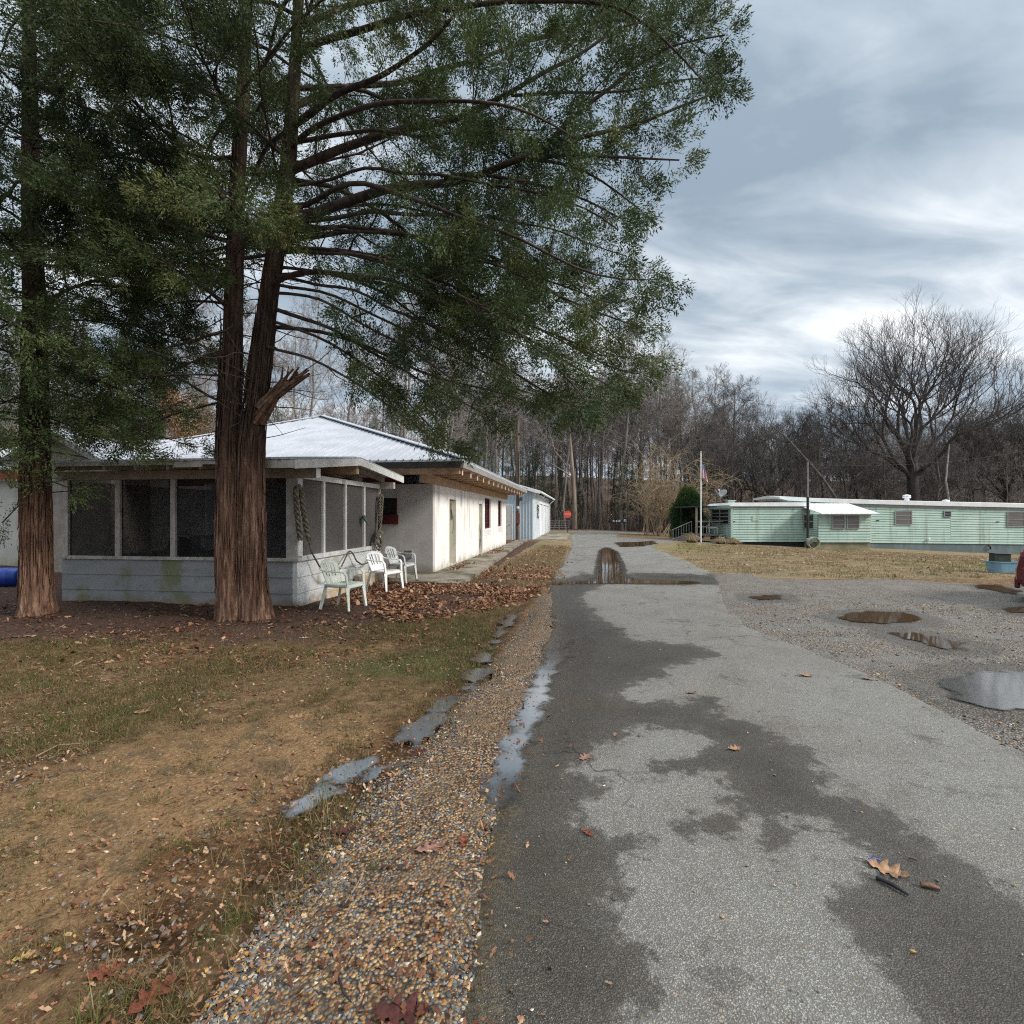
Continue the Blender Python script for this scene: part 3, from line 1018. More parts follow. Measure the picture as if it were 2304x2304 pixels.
z = hz(x, y) + rel - 0.035 * sm(0.12, -0.05, clear) - np.clip(0.014 + 0.07 * fbm(x * 1.1, y * 1.3, 3, 64), -0.02, 0.035) * np.exp(-((x - ditch) / (0.2 + 0.25 * np.abs(fbm(y * 2.2, x * 0.3, 3, 65)))) ** 2) * sm(11, 9, y)
houses = sm(0.4, -0.1, sdf(x, y, WALK))
z = z - 0.06 * houses
gA = Acc()
gA.add(np.stack([x, y, z], -1), Q)


def blob(cx_, cy_, rx, ry):
    return np.exp(-(((x - cx_) / rx) ** 2 + ((y - cy_) / ry) ** 2))


mudf = np.clip(blob(-1.9, 2.9, 0.9, 0.9) + blob(-2.5, 2.5, 1.0, 0.7) * 0.8 + blob(-1.4, 3.7, 0.55, 0.6) * 0.8, 0, 1)
wetf = np.clip(1.1 * blob(-1.38, 2.38, 0.34, 0.30) + 0.8 * blob(-1.12, 2.8, 0.22, 0.45) + 0.75 * blob(-1.45, 1.95, 0.35, 0.22), 0, 1)
wetf = np.clip(wetf * (0.8 + 1.4 * fbm(x * 3, y * 3, 4, 55)), 0, 1)
wetf = np.maximum(np.maximum(wetf, 0.6 * pudwet(x, y)), 0.6 * np.exp(-((x - ditch) / 0.16) ** 2) * sm(11, 9, y) * sm(2.2, 3.2, y))
litf = np.clip(sm(5.6, 7.4, y + 0.35 * fbm(x, y, 3, 4) * 4) * sm(0.4, -0.9, x - np.interp(y, [6, 12, 28], [-1.3, 0.2, 3])) + 0.0, 0, 1) * sm(36, 28, y)
litf = np.maximum(litf, sm(38, 48, y) * sm(57, 62, y))
litf = np.maximum(litf, sm(-9, -16, x))
mossf = 0.82 * np.clip(blob(-0.55, 6.6, 0.5, 1.7) + blob(-1.1, 5.6, 0.9, 0.7) * 0.75 + 0.5 * blob(-2.6, 5.0, 1.6, 0.8) + 0.45 * blob(-3.4, 4.1, 1.0, 0.8) + 0.5 * blob(-0.85, 2.6, 0.25, 0.5), 0, 1)
lawnf = np.clip(sm(4.6, 5.6, x - 0.02 * y) * sm(12.6, 13.4, y) * sm(54, 50, y) * sm(42, 36, y - 0.3 * np.clip(x - 12, 0, 30)), 0, 1)
strip = sm(12.5, 16, y) * sm(36, 34, y) * sm(0.15, 0.7, x - (0.136 * (y - 14.3) - 1.15)) * sm(4.6, 3.6, x)
lawnf = np.maximum(lawnf, 0.9 * strip)
lawnf = np.maximum(lawnf, sm(2.2, 3, x) * sm(36, 37, y) * sm(50, 48, y) * sm(8, 6, x))
grnf = np.clip(0.95 * blob(18.5, 16.8, 5.5, 1.1) + 0.75 * blob(8.6, 25, 1.6, 2.2) + 0.5 * blob(9, 34, 3, 3) + 0.25 * blob(12, 20, 3, 1.2), 0, 1)
ground = gA.build('ground', MAT['ground'], smooth=True, attrs={'mud': mudf, 'wet': wetf, 'litter': litf, 'moss': mossf, 'lawn': lawnf, 'green': grnf})
tag(ground, 'bare soil, thin turf and dry lawn round the road', 'ground', kind='structure')

# road
yr = axis([(-4, 1.2, 0.4), (1.2, 8, 0.06), (8, 16, 0.14), (16, 50, 0.5)])
tt = np.linspace(0, 1, 90)
L_, R_ = road_edges(yr)
X = L_[:, None] + (R_ - L_)[:, None] * tt[None, :]
Y = np.repeat(yr[:, None], len(tt), 1)
x = X.ravel()
y = Y.ravel()
edge = np.minimum(x - np.repeat(L_, len(tt)), np.repeat(R_, len(tt)) - x)
lefte = x - np.repeat(L_, len(tt))
dry = np.full(x.shape, 1e3)
for q in DRY:
    dry = np.minimum(dry, sdf(x, y, q))
far = sm(10.5, 13.5, y)
dry = dry * (1 - far) + far * (-0.26 + 0.40 * fbm(x * 0.5, y * 0.25, 3, 21) + 0.45 * blob(4.2, 13, 3.5, 1.2) + 0.2 * blob(3.4, 17, 1.2, 5))  # far stretch is wet; its pale sky sheen is painted in as light tone
film = np.clip(sm(0.75, 0.1, lefte) * sm(9, 7, y) * 0.55 + 0.35 * far, 0, 1)
film = np.maximum(film, pudwet(x, y) * 0.8)
dry = np.maximum(dry, pudwet(x, y) * 0.5 - 0.28)
zr = hz(x, y) + 0.012 - 0.035 * sm(0.10, 0.0, edge) + 0.010 * fbm(x * 0.8, y * 0.5, 3, 31)
i = np.arange(len(yr) - 1)[:, None] * len(tt)
j = np.arange(len(tt) - 1)[None, :]
Q = np.stack([i + j, i + j + 1, i + len(tt) + j + 1, i + len(tt) + j], -1).reshape(-1, 4)
rA = Acc()
rA.add(np.stack([x, y, zr], -1), Q)
edgea = np.where(lefte < 1.0, lefte * (0.8 + 0 * y), 1.0)
edgea = np.where(y > 13, 1.0, edgea)
road = rA.build('road', MAT['asphalt'], smooth=True, attrs={'dry': dry, 'film': film, 'edge': edgea})
tag(road, 'worn grey asphalt road with dark damp patches', 'road', kind='structure')


def roadz(x_, y_):
    return float(hz(x_, y_)) + 0.012 + 0.010 * float(fbm(np.array([x_ * 0.8]), np.array([y_ * 0.5]), 3, 31)[0])


def simple_sheet(name, poly, lift, mat, label, cat, step=0.5, extra=None, dip=0.02, kind='structure', skin=0.12):
    P = np.array(poly)
    xs_ = np.arange(P[:, 0].min() - step, P[:, 0].max() + 2 * step, step)
    ys_ = np.arange(P[:, 1].min() - step, P[:, 1].max() + 2 * step, step)
    X, Y, Q = grid_mesh(xs_, ys_)
    x_ = X.ravel()
    y_ = Y.ravel()
    d = sdf(x_, y_, poly)
    d = d + fbm(x_ * 1.6, y_ * 1.6, 4, 17) * 2 * skin
    ok = (d[Q] < step).any(1)
    Q = Q[ok]
    used, inv = np.unique(Q.ravel(), return_inverse=True)
    A = Acc()
    xx, yy, dd = x_[used], y_[used], d[used]
    zz_ = hz(xx, yy) + lift - dip * sm(-0.18, 0.05, dd) - 0.05 * sm(0.0, 0.35, dd)
    A.add(np.stack([xx, yy, zz_], -1), inv.reshape(-1, 4))
    at_ = {'edge': dd}
    if extra:
        at_.update(extra(xx, yy))
    o = A.build(name, mat, smooth=True, attrs=at_)
    return tag(o, label, cat, kind=kind)


simple_sheet('gravel_lot', LOT, 0.006, MAT['lot_gravel'], 'gravel parking lot right of the road', 'gravel', 0.12,
             lambda a, b: {'wet': np.clip(pudwet(a, b) * 0.6 + 0.22 + 0.5 * fbm(a * 0.35, b * 0.7, 3, 82), 0, 1)})
simple_sheet('gravel_verge', VERGE, 0.010, MAT['verge_gravel'], 'orange and grey river gravel along the left edge of the road', 'gravel', 0.05,
             lambda a, b: {'wet': 0.30 + 0 * a}, dip=0.015, skin=0.17)
simple_sheet('cross_road', [(-60, 50.0), (90, 50.0), (90, 55), (-60, 55)], 0.02, MAT['asphalt'], 'road crossing in front of the woods', 'road', 1.0,
             lambda a, b: {'dry': 0 * a - 1, 'film': 0 * a + 0.3, 'edge': 0 * a + 1})
simple_sheet('driveway', [(6.3, 31), (7.3, 37.5), (11.6, 36.5), (13.5, 33), (13.0, 30.5), (10.5, 32.0), (8.5, 29.5), (7.0, 26)], 0.015, MAT['asphalt'], 'short asphalt driveway to the green trailer', 'driveway', 0.4,
             lambda a, b: {'dry': 0 * a - 0.05, 'film': 0 * a + 0.3, 'edge': 0 * a + 1})
# concrete walk along the house: a real slab
wk = Acc()
wk.prism([(a, b, -0.05) for a, b in WALK], (0, 0, 0.105))
o = wk.build('walkway', MAT['concrete'])
tag(o, 'mossy concrete walkway along the white block house', 'walkway', kind='structure')
ap = Acc()
ap.prism([(1.35, 33.7, -0.05), (1.0, 33.25, -0.05), (3.5, 33.3, -0.05), (3.9, 36.0, -0.05), (4.7, 42, -0.05), (5.4, 46, -0.05), (3.2, 47.5, -0.05)], (0, 0, 0.085))
o = ap.build('concrete_apron', MAT['concrete'])
tag(o, 'pale concrete apron before the pale blue building', 'apron', kind='structure')

for m, q, lab, mg in PUD:
    P = np.array(q)
    ex = max(np.ptp(P[:, 0]), np.ptp(P[:, 1]))
    st = max(0.03, ex / 60)
    xs_ = np.arange(P[:, 0].min() - 0.3, P[:, 0].max() + 0.3, st)
    ys_ = np.arange(P[:, 1].min() - 0.3, P[:, 1].max() + 0.3, st)
    X, Y, Qg = grid_mesh(xs_, ys_)
    x = X.ravel()
    y = Y.ravel()
    d = sdf(x, y, q)
    ok = (d[Qg] < 0.16).all(1)
    Qg = Qg[ok]
    used, inv = np.unique(Qg.ravel(), return_inverse=True)
    A = Acc()
    zl = np.full(len(used), float(np.mean(hz(P[:, 0], P[:, 1])))) + (0.020 if 'ditch' in lab else 0.018)
    A.add(np.stack([x[used], y[used], zl], -1), inv.reshape(-1, 4))
    cy_ = P[:, 1].mean()
    dm = d[used] * (1.0 if cy_ < 9 else 0.6) + (fbm(x[used] * 5, y[used] * 5, 3, 77) * (0.50 if 'ditch' in lab else 0.15))
    o = A.build('puddle', MAT[m], smooth=True, attrs={'edge': dm})
    tag(o, lab, 'puddle', 'puddles left by the rain', kind='structure')

# ------------------------------------------------------------------ loose stones, leaves, grass
ICO = np.array([(0, 1, 1.618), (0, -1, 1.618), (0, 1, -1.618), (0, -1, -1.618), (1, 1.618, 0), (-1, 1.618, 0), (1, -1.618, 0), (-1, -1.618, 0), (1.618, 0, 1), (-1.618, 0, 1), (1.618, 0, -1), (-1.618, 0, -1)]) / 1.902
ICOF = np.array([(0, 1, 8), (0, 8, 4), (0, 4, 5), (0, 5, 9), (0, 9, 1), (1, 6, 8), (8, 6, 10), (8, 10, 4), (4, 10, 2), (4, 2, 5), (5, 2, 11), (5, 11, 9), (9, 11, 7), (9, 7, 1), (1, 7, 6), (3, 6, 7), (3, 7, 11), (3, 11, 2), (3, 2, 10), (3, 10, 6)])


def scatter(poly, n, power=2.0, ymin=1.2, ymax=99, rng=RNG, noise=None):
    """points in a polygon, denser near the road's near end"""
    P = np.array(poly)
    out = []
    got = 0
    while got < n:
        k = n * 6
        x_ = rng.uniform(P[:, 0].min(), P[:, 0].max(), k)
        y_ = rng.uniform(max(ymin, P[:, 1].min()), min(ymax, P[:, 1].max()), k)
        ok = rng.random(k) < (1.6 / np.maximum(y_, 1.6)) ** power
        x_, y_ = x_[ok], y_[ok]
        ok = sdf(x_, y_, poly) + 0.17 * rng.standard_normal(len(x_)) * (rng.random(len(x_)) < 0.7) < 0
        x_, y_ = x_[ok], y_[ok]
        if noise:
            ok = noise(x_, y_) > rng.random(len(x_))
            x_, y_ = x_[ok], y_[ok]
        out.append(np.stack([x_, y_], -1))
        got += len(x_)
    return np.concatenate(out)[:n]


def stones(name, pts, lo, hi, tones, lift, label, rng=RNG):
    n = len(pts)
    s = lo + (hi - lo) * rng.random(n) ** 3.4
    sc = s[:, None] * np.stack([rng.uniform(0.8, 1.3, n), rng.uniform(0.6, 1.0, n), rng.uniform(0.35, 0.65, n)], -1)
    V = ICO[None] * (1 + 0.28 * rng.standard_normal((n, 12, 1))) * sc[:, None, :]
    a = rng.uniform(0, 6.28, n)
    ti = rng.normal(0, 0.35, n)
    y2 = V[..., 1] * np.cos(ti)[:, None] - V[..., 2] * np.sin(ti)[:, None]
    z2 = V[..., 1] * np.sin(ti)[:, None] + V[..., 2] * np.cos(ti)[:, None]
    x2 = V[..., 0] * np.cos(a)[:, None] - y2 * np.sin(a)[:, None]
    y3 = V[..., 0] * np.sin(a)[:, None] + y2 * np.cos(a)[:, None]
    zc = hz(pts[:, 0], pts[:, 1]) + lift + s * 0.12
    W = np.stack([x2 + pts[:, :1], y3 + pts[:, 1:2], z2 + zc[:, None]], -1)
    Fc = (ICOF[None] + 12 * np.arange(n)[:, None, None]).reshape(-1, 3)
    A = Acc()
    A.add(W.reshape(-1, 3), Fc, np.repeat(tones(n), 20))
    o = A.build(name, MAT['pebble'], smooth=False)
    return tag(o, label, 'pebbles', kind='stuff')


def warm_tone(n):
    t = RNG.random(n)
    return np.where(RNG.random(n) < 0.33, 0.48 + 0.5 * t, 0.45 * t)


stones('pebbles', scatter(VERGE, 44000, 1.7, 1.25, 9, noise=lambda a, b: np.clip(0.34 + 3.4 * fbm(a * 2.6, b * 1.8, 3, 91), 0.05, 1)), 0.0018, 0.0125, warm_tone, 0.004, 'loose wet orange and grey pebbles on the verge')
lotn = [(3.35, 2.5), (3.45, 7.4), (5, 11), (9, 9), (9, 2.5)]
stones('pebbles', scatter(lotn, 12000, 1.2, 2.5, 11, noise=lambda a, b: (1 - pudwet(a, b) * 1.6) * np.clip(0.5 + 2.2 * fbm(a * 0.8, b * 0.8, 3, 92), 0.1, 1)), 0.004, 0.018, lambda n: np.where(RNG.random(n) < 0.2, 0.5 + 0.45 * RNG.random(n), 0.45 * RNG.random(n)), 0.008, 'loose grey and brown stones on the gravel lot')
rd = [(-0.2, 1.2), (3.6, 1.2), (3.6, 6), (0.4, 7)]
stones('pebbles', scatter(rd, 420, 1.6, 1.25, 8), 0.003, 0.010, lambda n: np.where(RNG.random(n) < 0.4, 0.6 + 0.4 * RNG.random(n), 0.2 + 0.25 * RNG.random(n)), 0.016, 'scattered small stones on the asphalt')
mudp = [(-4.5, 1.2), (-1.2, 1.2), (-0.7, 4), (-0.6, 7), (-5.5, 7), (-5.5, 2)]
stones('pebbles', scatter(mudp, 8000, 1.2, 1.25, 7, noise=lambda a, b: np.clip(0.15 + 2.5 * fbm(a * 1.1, b * 1.1, 3, 41) + 0.6 * np.exp(-((a + 2.9) / 0.7) ** 2 - ((b - 2.7) / 0.6) ** 2), 0, 1)), 0.003, 0.013,
       lambda n: np.where(RNG.random(n) < 0.45, 0.5 + 0.5 * RNG.random(n), 0.2 + 0.25 * RNG.random(n)), 0.006, 'pale pebbles pressed into the bare mud')

stones('soil_clods', scatter(mudp, 16000, 1.0, 1.25, 7.5), 0.003, 0.017, lambda n: 0.46 + 0.07 * RNG.random(n), 0.002, 'small brown clods of soil on the bare ground')
# lobed oak leaf outline (length 1 along +x)
OAK = [(0.0, 0.0), (0.10, 0.03), (0.16, 0.13), (0.24, 0.20), (0.28, 0.11), (0.33, 0.10), (0.40, 0.27), (0.50, 0.34), (0.50, 0.17), (0.56, 0.11), (0.66, 0.27), (0.76, 0.31), (0.75, 0.15), (0.80, 0.09), (0.90, 0.13), (1.0, 0.0)]
OUT = np.array(OAK + [(a, -b) for a, b in OAK[-2:0:-1]])


def leaf_grid(L, curl, twist, rng):
    """a bent leaf: spine strip with the lobed edge on both sides"""
    P = OUT * L
    half = len(OAK)
    top = P[:half]
    bot = np.array([(p[0], -p[1]) for p in top])
    mid = np.array([(p[0], 0.0) for p in top])
    rows = np.stack([top, mid, bot], 1)
    zc = curl * L * ((rows[..., 0] / L - 0.5) ** 2 * 1.6) + abs(curl) * 1.5 * L * (np.abs(rows[..., 1]) / L) ** 1.4 + twist * rows[..., 1] * (rows[..., 0] / L)
    V = np.concatenate([rows, zc[..., None]], -1).reshape(-1, 3)
    Fc = []
    for k in range(half - 1):
        for m in range(2):
            Fc.append((k * 3 + m, (k + 1) * 3 + m, (k + 1) * 3 + m + 1, k * 3 + m + 1))
    return V, np.array(Fc)


SLEAF = np.array([(0, 0, 0), (0.3, 0.22, 0.06), (0.42, 0.10, 0.03), (0.65, 0.27, 0.08), (1.0, 0.0, 0.12), (0.65, -0.27, 0.08), (0.42, -0.10, 0.03), (0.3, -0.22, 0.06)])
SLF = np.array([(0, 1, 2, 7), (2, 3, 4, 5), (2, 5, 6, 7)])
SLF = np.array([(0, 7, 2, 1), (7, 6, 2, 2), (2, 6, 4, 3), (6, 5, 4, 4)])
SLF3 = np.array([(0, 7, 1), (7, 6, 2), (7, 2, 1), (6, 5, 4), (6, 4, 2), (2, 4, 3)])


def litter(name, pts, lo, hi, lift, label, tone=None, tilt=0.35, rng=RNG):
    n = len(pts)
    s = rng.uniform(lo, hi, n)
    V = SLEAF[None] * s[:, None, None]
    V = V * np.stack([np.ones(n), rng.uniform(0.6, 1.2, n), rng.uniform(-1.5, 3.0, n)], -1)[:, None, :]
    a = rng.uniform(0, 6.28, n)
    t1 = rng.normal(0, tilt, n)
    t2 = rng.normal(0, tilt, n)
    zc = V[..., 2] + V[..., 1] * np.tan(np.clip(t1, -1, 1))[:, None] + (V[..., 0] - 0.5 * s[:, None]) * np.tan(np.clip(t2, -1, 1))[:, None]
    x2 = V[..., 0] * np.cos(a)[:, None] - V[..., 1] * np.sin(a)[:, None]
    y2 = V[..., 0] * np.sin(a)[:, None] + V[..., 1] * np.cos(a)[:, None]
    base = hz(pts[:, 0], pts[:, 1]) + lift + rng.uniform(0, 0.02, n)
    W = np.stack([x2 + pts[:, :1], y2 + pts[:, 1:2], zc + base[:, None]], -1)
    Fc = (SLF3[None] + 8 * np.arange(n)[:, None, None]).reshape(-1, 3)
    A = Acc()
    tn = rng.random(n) if tone is None else tone(n)
    A.add(W.reshape(-1, 3), Fc, np.repeat(tn, 6))
    o = A.build(name, MAT['litter_leaf'])
    return tag(o, label, 'leaf litter', kind='stuff')


strip1 = [(-2.4, 8.6), (-1.6, 7.6), (-0.4, 8.5), (0.4, 10), (0.9, 12), (1.3, 14.5), (2.0, 20), (3.0, 27), (1.6, 27), (0.2, 20), (-0.6, 15), (-0.95, 12.4), (-2.4, 11.2)]
litter('fallen_leaves', scatter(strip1, 5600, 0.5, 7, 27, noise=lambda a, b: np.clip(0.42 + 2.2 * fbm(a * 0.9, b * 0.9, 3, 61), 0.04, 1) * (0.16 + 0.84 * sm(17, 11.5, b))), 0.03, 0.13, 0.02, 'drift of brown fallen leaves between the walkway and the road')
under = [(-11, 6.5), (-5.5, 5.2), (-2.5, 5.4), (-1.0, 6.4), (-1.2, 8.5), (-3.3, 9.2), (-4, 9), (-10, 9.6), (-14, 14), (-18, 12)]
litter('fallen_leaves', scatter(under, 6500, 0.3, 4, 14), 0.03, 0.10, 0.005, 'scattered dark leaf litter under the front cedars', tone=lambda n: RNG.random(n) ** 1.8, tilt=0.25)
chairs_ = [(-3.3, 9.3), (-2.3, 8.9), (-1.7, 10.5), (-2.4, 12.2), (-3.2, 12.6)]
litter('fallen_leaves', scatter(chairs_, 1000, 0.2, 8, 13), 0.06, 0.13, 0.02, 'heap of brown leaves round the white plastic chairs')
nearl = [(-4.5, 1.3), (-0.95, 1.3), (-0.75, 3), (-0.4, 4.4), (0.0, 7.5), (-5, 7.5), (-7, 5), (-6, 3)]
litter('fallen_leaves', scatter(nearl, 20000, 0.8, 1.3, 8), 0.007, 0.036, 0.004, 'small leaf scraps on the bare mud', tilt=0.35, tone=lambda n: RNG.random(n) ** 1.3)
foot = [(-1.9, 14.4), (-1.5, 14.3), (0, 26), (-0.45, 26)]
litter('fallen_leaves', scatter(foot, 500, 0.5, 14, 26, noise=lambda a, b: np.clip(0.2 + 3 * fbm(a * 1.5, b * 0.5, 3, 66), 0, 1)), 0.05, 0.11, 0.055, 'leaves blown against the foot of the white block wall')
lawnp = [(5.6, 14.4), (8, 13.2), (11, 12.4), (20, 12.2), (30, 15), (30, 30), (10, 31), (7, 22)]
litter('fallen_leaves', scatter(lawnp, 1600, 0.3, 13, 31), 0.06, 0.14, 0.02, 'leaves scattered over the dry lawn', tone=lambda n: 0.5 + 0.5 * RNG.random(n))


def blades(name, pts, lo, hi, w, tones, label, lean=0.5, mat='lawn_leaf', lift=-0.005, rng=RNG):
    n = len(pts)
    h = rng.uniform(lo, hi, n)
    a = rng.uniform(0, 6.28, n)
    ln = np.abs(rng.normal(0, lean, n)) * h
    dx, dy = np.cos(a), np.sin(a)
    b = rng.uniform(0, 6.28, n)
    wx, wy = np.cos(b) * w, np.sin(b) * w
    z0 = hz(pts[:, 0], pts[:, 1]) + lift
    p0 = np.stack([pts[:, 0] - wx, pts[:, 1] - wy, z0], -1)
    p1 = np.stack([pts[:, 0] + wx, pts[:, 1] + wy, z0], -1)
    p2 = np.stack([pts[:, 0] + dx * ln * 0.4, pts[:, 1] + dy * ln * 0.4, z0 + h * 0.65], -1)
    p2b = p2 + np.stack([wx, wy, 0 * wx], -1) * 0.9
    p3 = np.stack([pts[:, 0] + dx * ln, pts[:, 1] + dy * ln, z0 + h * 0.92], -1)
    V = np.stack([p0, p1, p2b, p2, p3], 1).reshape(-1, 3)
    k = 5 * np.arange(n)[:, None]
    A = Acc()
    t = tones(n)
    A.add(V, np.concatenate([k + np.array([[0, 1, 2]]), k + np.array([[0, 2, 3]]), k + np.array([[3, 2, 4]])]), np.tile(t, 3))
    o = A.build(name, MAT[mat])
    return tag(o, label, 'grass', kind='stuff')


def clumpy(pts, k, spread, rng=RNG):
    return (pts[:, None, :] + rng.normal(0, spread, (len(pts), k, 2))).reshape(-1, 2)


vg_ = scatter(VERGE, 1500, 1.3, 1.3, 9)
litter('fallen_leaves', vg_, 0.010, 0.040, 0.014, 'brown leaf scraps caught among the verge pebbles', tone=lambda n: RNG.random(n) ** 1.6, tilt=0.4)
turf = [(-7, 3.5), (-4.2, 1.4), (-1.0, 1.4), (-0.85, 2.8), (-0.55, 4.6), (-0.2, 7.5), (0.1, 9), (-1.5, 8.0), (-5, 6.6), (-8, 6.5)]
tp = scatter(turf, 10500, 0.75, 1.35, 9, noise=lambda a, b: np.clip(0.42 + 2.6 * fbm(a * 1.3, b * 1.3, 3, 71) + 0.5 * np.exp(-((a + 0.6) / 0.5) ** 2 - ((b - 6.4) / 1.7) ** 2) - 0.55 * np.exp(-((a + 1.9) / 0.8) ** 2 - ((b - 2.9) / 0.8) ** 2), 0, 1))
blades('grass', clumpy(tp, 16, 0.04), 0.015, 0.06, 0.0022, lambda n: np.where(np.repeat(RNG.random(n // 16), 16) < 0.72, 0.60 * RNG.random(n) ** 0.8, 0.64 + 0.36 * RNG.random(n)), 'thin short grass and dead stems on the bare ground before the porch', 1.5)

tq = scatter(turf, 520, 0.8, 1.35, 9)
blades('grass', clumpy(tq, 22, 0.03), 0.04, 0.12, 0.0020, lambda n: np.where(np.repeat(RNG.random(n // 22), 22) < 0.6, 0.35 + 0.25 * RNG.random(n), 0.66 + 0.34 * RNG.random(n)), 'taller wisps of dead and green grass on the bare ground', 0.9)


def lawn_green(q):
    a, b = q[:, 0], q[:, 1]
    g = 0.8 * np.exp(-((a - 18.0) / 6.0) ** 2 - ((b - 17.0) / 1.4) ** 2) + 0.7 * np.exp(-((a - 8.6) / 1.8) ** 2 - ((b - 25) / 2.6) ** 2) + 0.12
    return np.clip(g + 0.8 * fbm(a * 0.7, b * 0.7, 3, 97), 0, 0.9)


lp = scatter(lawnp, 9000, 0.3, 13, 31)
blades('grass', clumpy(lp, 7, 0.10), 0.03, 0.09, 0.006, lambda n: np.where(np.repeat(lawn_green(lp), 7) > RNG.random(n), 0.84 + 0.16 * RNG.random(n), np.repeat(RNG.random(n // 7), 7) * 0.78), 'dry tan lawn grass before the green trailers', 0.8, 'dry_grass')
sp = scatter(strip1, 4200, 0.3, 11.5, 27)
blades('grass', clumpy(sp, 8, 0.06), 0.03, 0.08, 0.005, lambda n: np.repeat(RNG.random(n // 8), 8) * 0.78, 'dry tan grass strip between the walkway and the road', 0.8, 'dry_grass')

# single leaves one can tell apart
LEAFCOL = {}


def leaf_mat(c):
    k = str(c)
    if k not in LEAFCOL:
        N = Nodes('fallen_leaf')
        n = N.noise(30, 5, 0.6)
        v = N.noise(8, 4)
        LEAFCOL[k] = N.fin(N.mix(N.step(n, 0.35, 0.7), c, tuple(q * 0.45 for q in c)), 0.5, 0.4)
        N.bump(v, 0.3, 0.01)
    return LEAFCOL[k]


TANL, REDL, DRKL, YELL = (0.36, 0.20, 0.11), (0.20, 0.060, 0.032), (0.080, 0.024, 0.020), (0.40, 0.27, 0.10)
PNK = (0.29, 0.155, 0.12)
LEAVES = [
    (1995, 1965, 0.17, -0.75, TANL, 0.5, 'large tan oak leaf lying beside a bent twig on the road', 0.6),
    (1316, 1710, 0.115, 0.7, PNK, 0.3, 'pink-brown oak leaf lying flat where wet asphalt meets dry', 0.2),
    (1323, 1882, 0.075, 2.2, REDL, 0.6, 'small curled red leaf at the lower rim of the wet streak', 0.6),
    (1556, 1563, 0.10, 0.3, PNK, 0.6, 'curled pinkish leaf on the dry asphalt far from the wet streak', 0.5),
    (1652, 1690, 0.11, 0.2, TANL, 0.6, 'tan leaf curled lengthwise on the dark wet streak', 0.8),
    (1813, 1524, 0.16, 0.1, TANL, 0.6, 'broad tan leaf on dry asphalt near the gravel lot', 0.4),
    (1952, 1532, 0.12, 2.6, PNK, 0.5, 'pale leaf beside the crumbling right road edge', 0.3),
    (1384, 1658, 0.06, 1.2, PNK, 0.4, 'little pink leaf upright on the rim of the dry patch', 0.8),
    (966, 1918, 0.15, 0.3, PNK, 0.3, 'big mottled pink leaf on the orange pebbles', 0.4),
    (1043, 1902, 0.09, 1.6, REDL, 0.5, 'glossy red-brown leaf beside the big mottled pink one', 0.5),
    (900, 2290, 0.19, 0.1, DRKL, 0.2, 'very dark wet red leaf on the pebbles closest to the camera', 0.2),
    (340, 2255, 0.16, 1.1, REDL, 0.2, 'wet orange-red oak leaf between turf and pebbles', 0.2),
    (235, 2200, 0.12, 0.5, REDL, 0.3, 'wet rusty leaf lying in the short turf', 0.3),
    (770, 1878, 0.14, 0.2, DRKL, 0.4, 'dark long leaf where the mud meets the pebbles', 0.4),
    (940, 1700, 0.12, 0.6, DRKL, 0.4, 'dark red leaf beside the ditch on the orange gravel', 0.4),
    (668, 1620, 0.13, 0.2, TANL, 0.6, 'tan oak leaf on the thin turf beyond the mud', 0.5),
    (500, 1705, 0.13, 0.1, TANL, 0.5, 'flat tan leaf at the far rim of the bare mud', 0.3),
    (548, 1782, 0.10, 2.9, PNK, 0.4, 'pinkish leaf half sunk in the bare mud', 0.3),
    (320, 1608, 0.14, 0.2, TANL, 0.5, 'tan leaf lying in the turf left of the mud', 0.4),
    (52, 2165, 0.07, 0.6, YELL, 0.3, 'small yellow leaf in the turf beside pale pebbles', 0.3),
    (900, 1356, 0.16, 0.5, TANL, 0.5, 'tan leaf on dark litter before the plastic chairs', 0.5),
    (682, 1440, 0.14, 0.2, (0.62, 0.52, 0.34), 0.3, 'cream-coloured leaf on the litter in front of the big cedar', 0.3),
]
for px, py, L, rz, c, curl, lab, tw in LEAVES:
    gx, gy = G(px, py)
    V, Fc = leaf_grid(L, curl * 0.5, tw * 0.2, RNG)
    A = Acc()
    V = V - np.array([L / 2, 0, 0])
    A.add(V, Fc)
    A.tube([(-L * 0.5, 0, curl * 0.1 * L), (-L * 0.6, 0.01 * L, 0.03 * L), (-L * 0.72, 0.04 * L, 0.0)], [0.012 * L, 0.01 * L, 0.008 * L], 5)
    o = A.build('fallen_leaf', leaf_mat(c), smooth=True)
    inroad = float(road_in(np.array([gx]), np.array([gy]))[0]) > 0
    o.location = (gx, gy, roadz(gx, gy) + 0.004 if inroad else float(hz(gx, gy)) + 0.02)
    o.rotation_euler = (RNG.normal(0, 0.08), RNG.normal(0, 0.08), rz)
    tag(o, lab, 'leaf', 'fallen leaves')

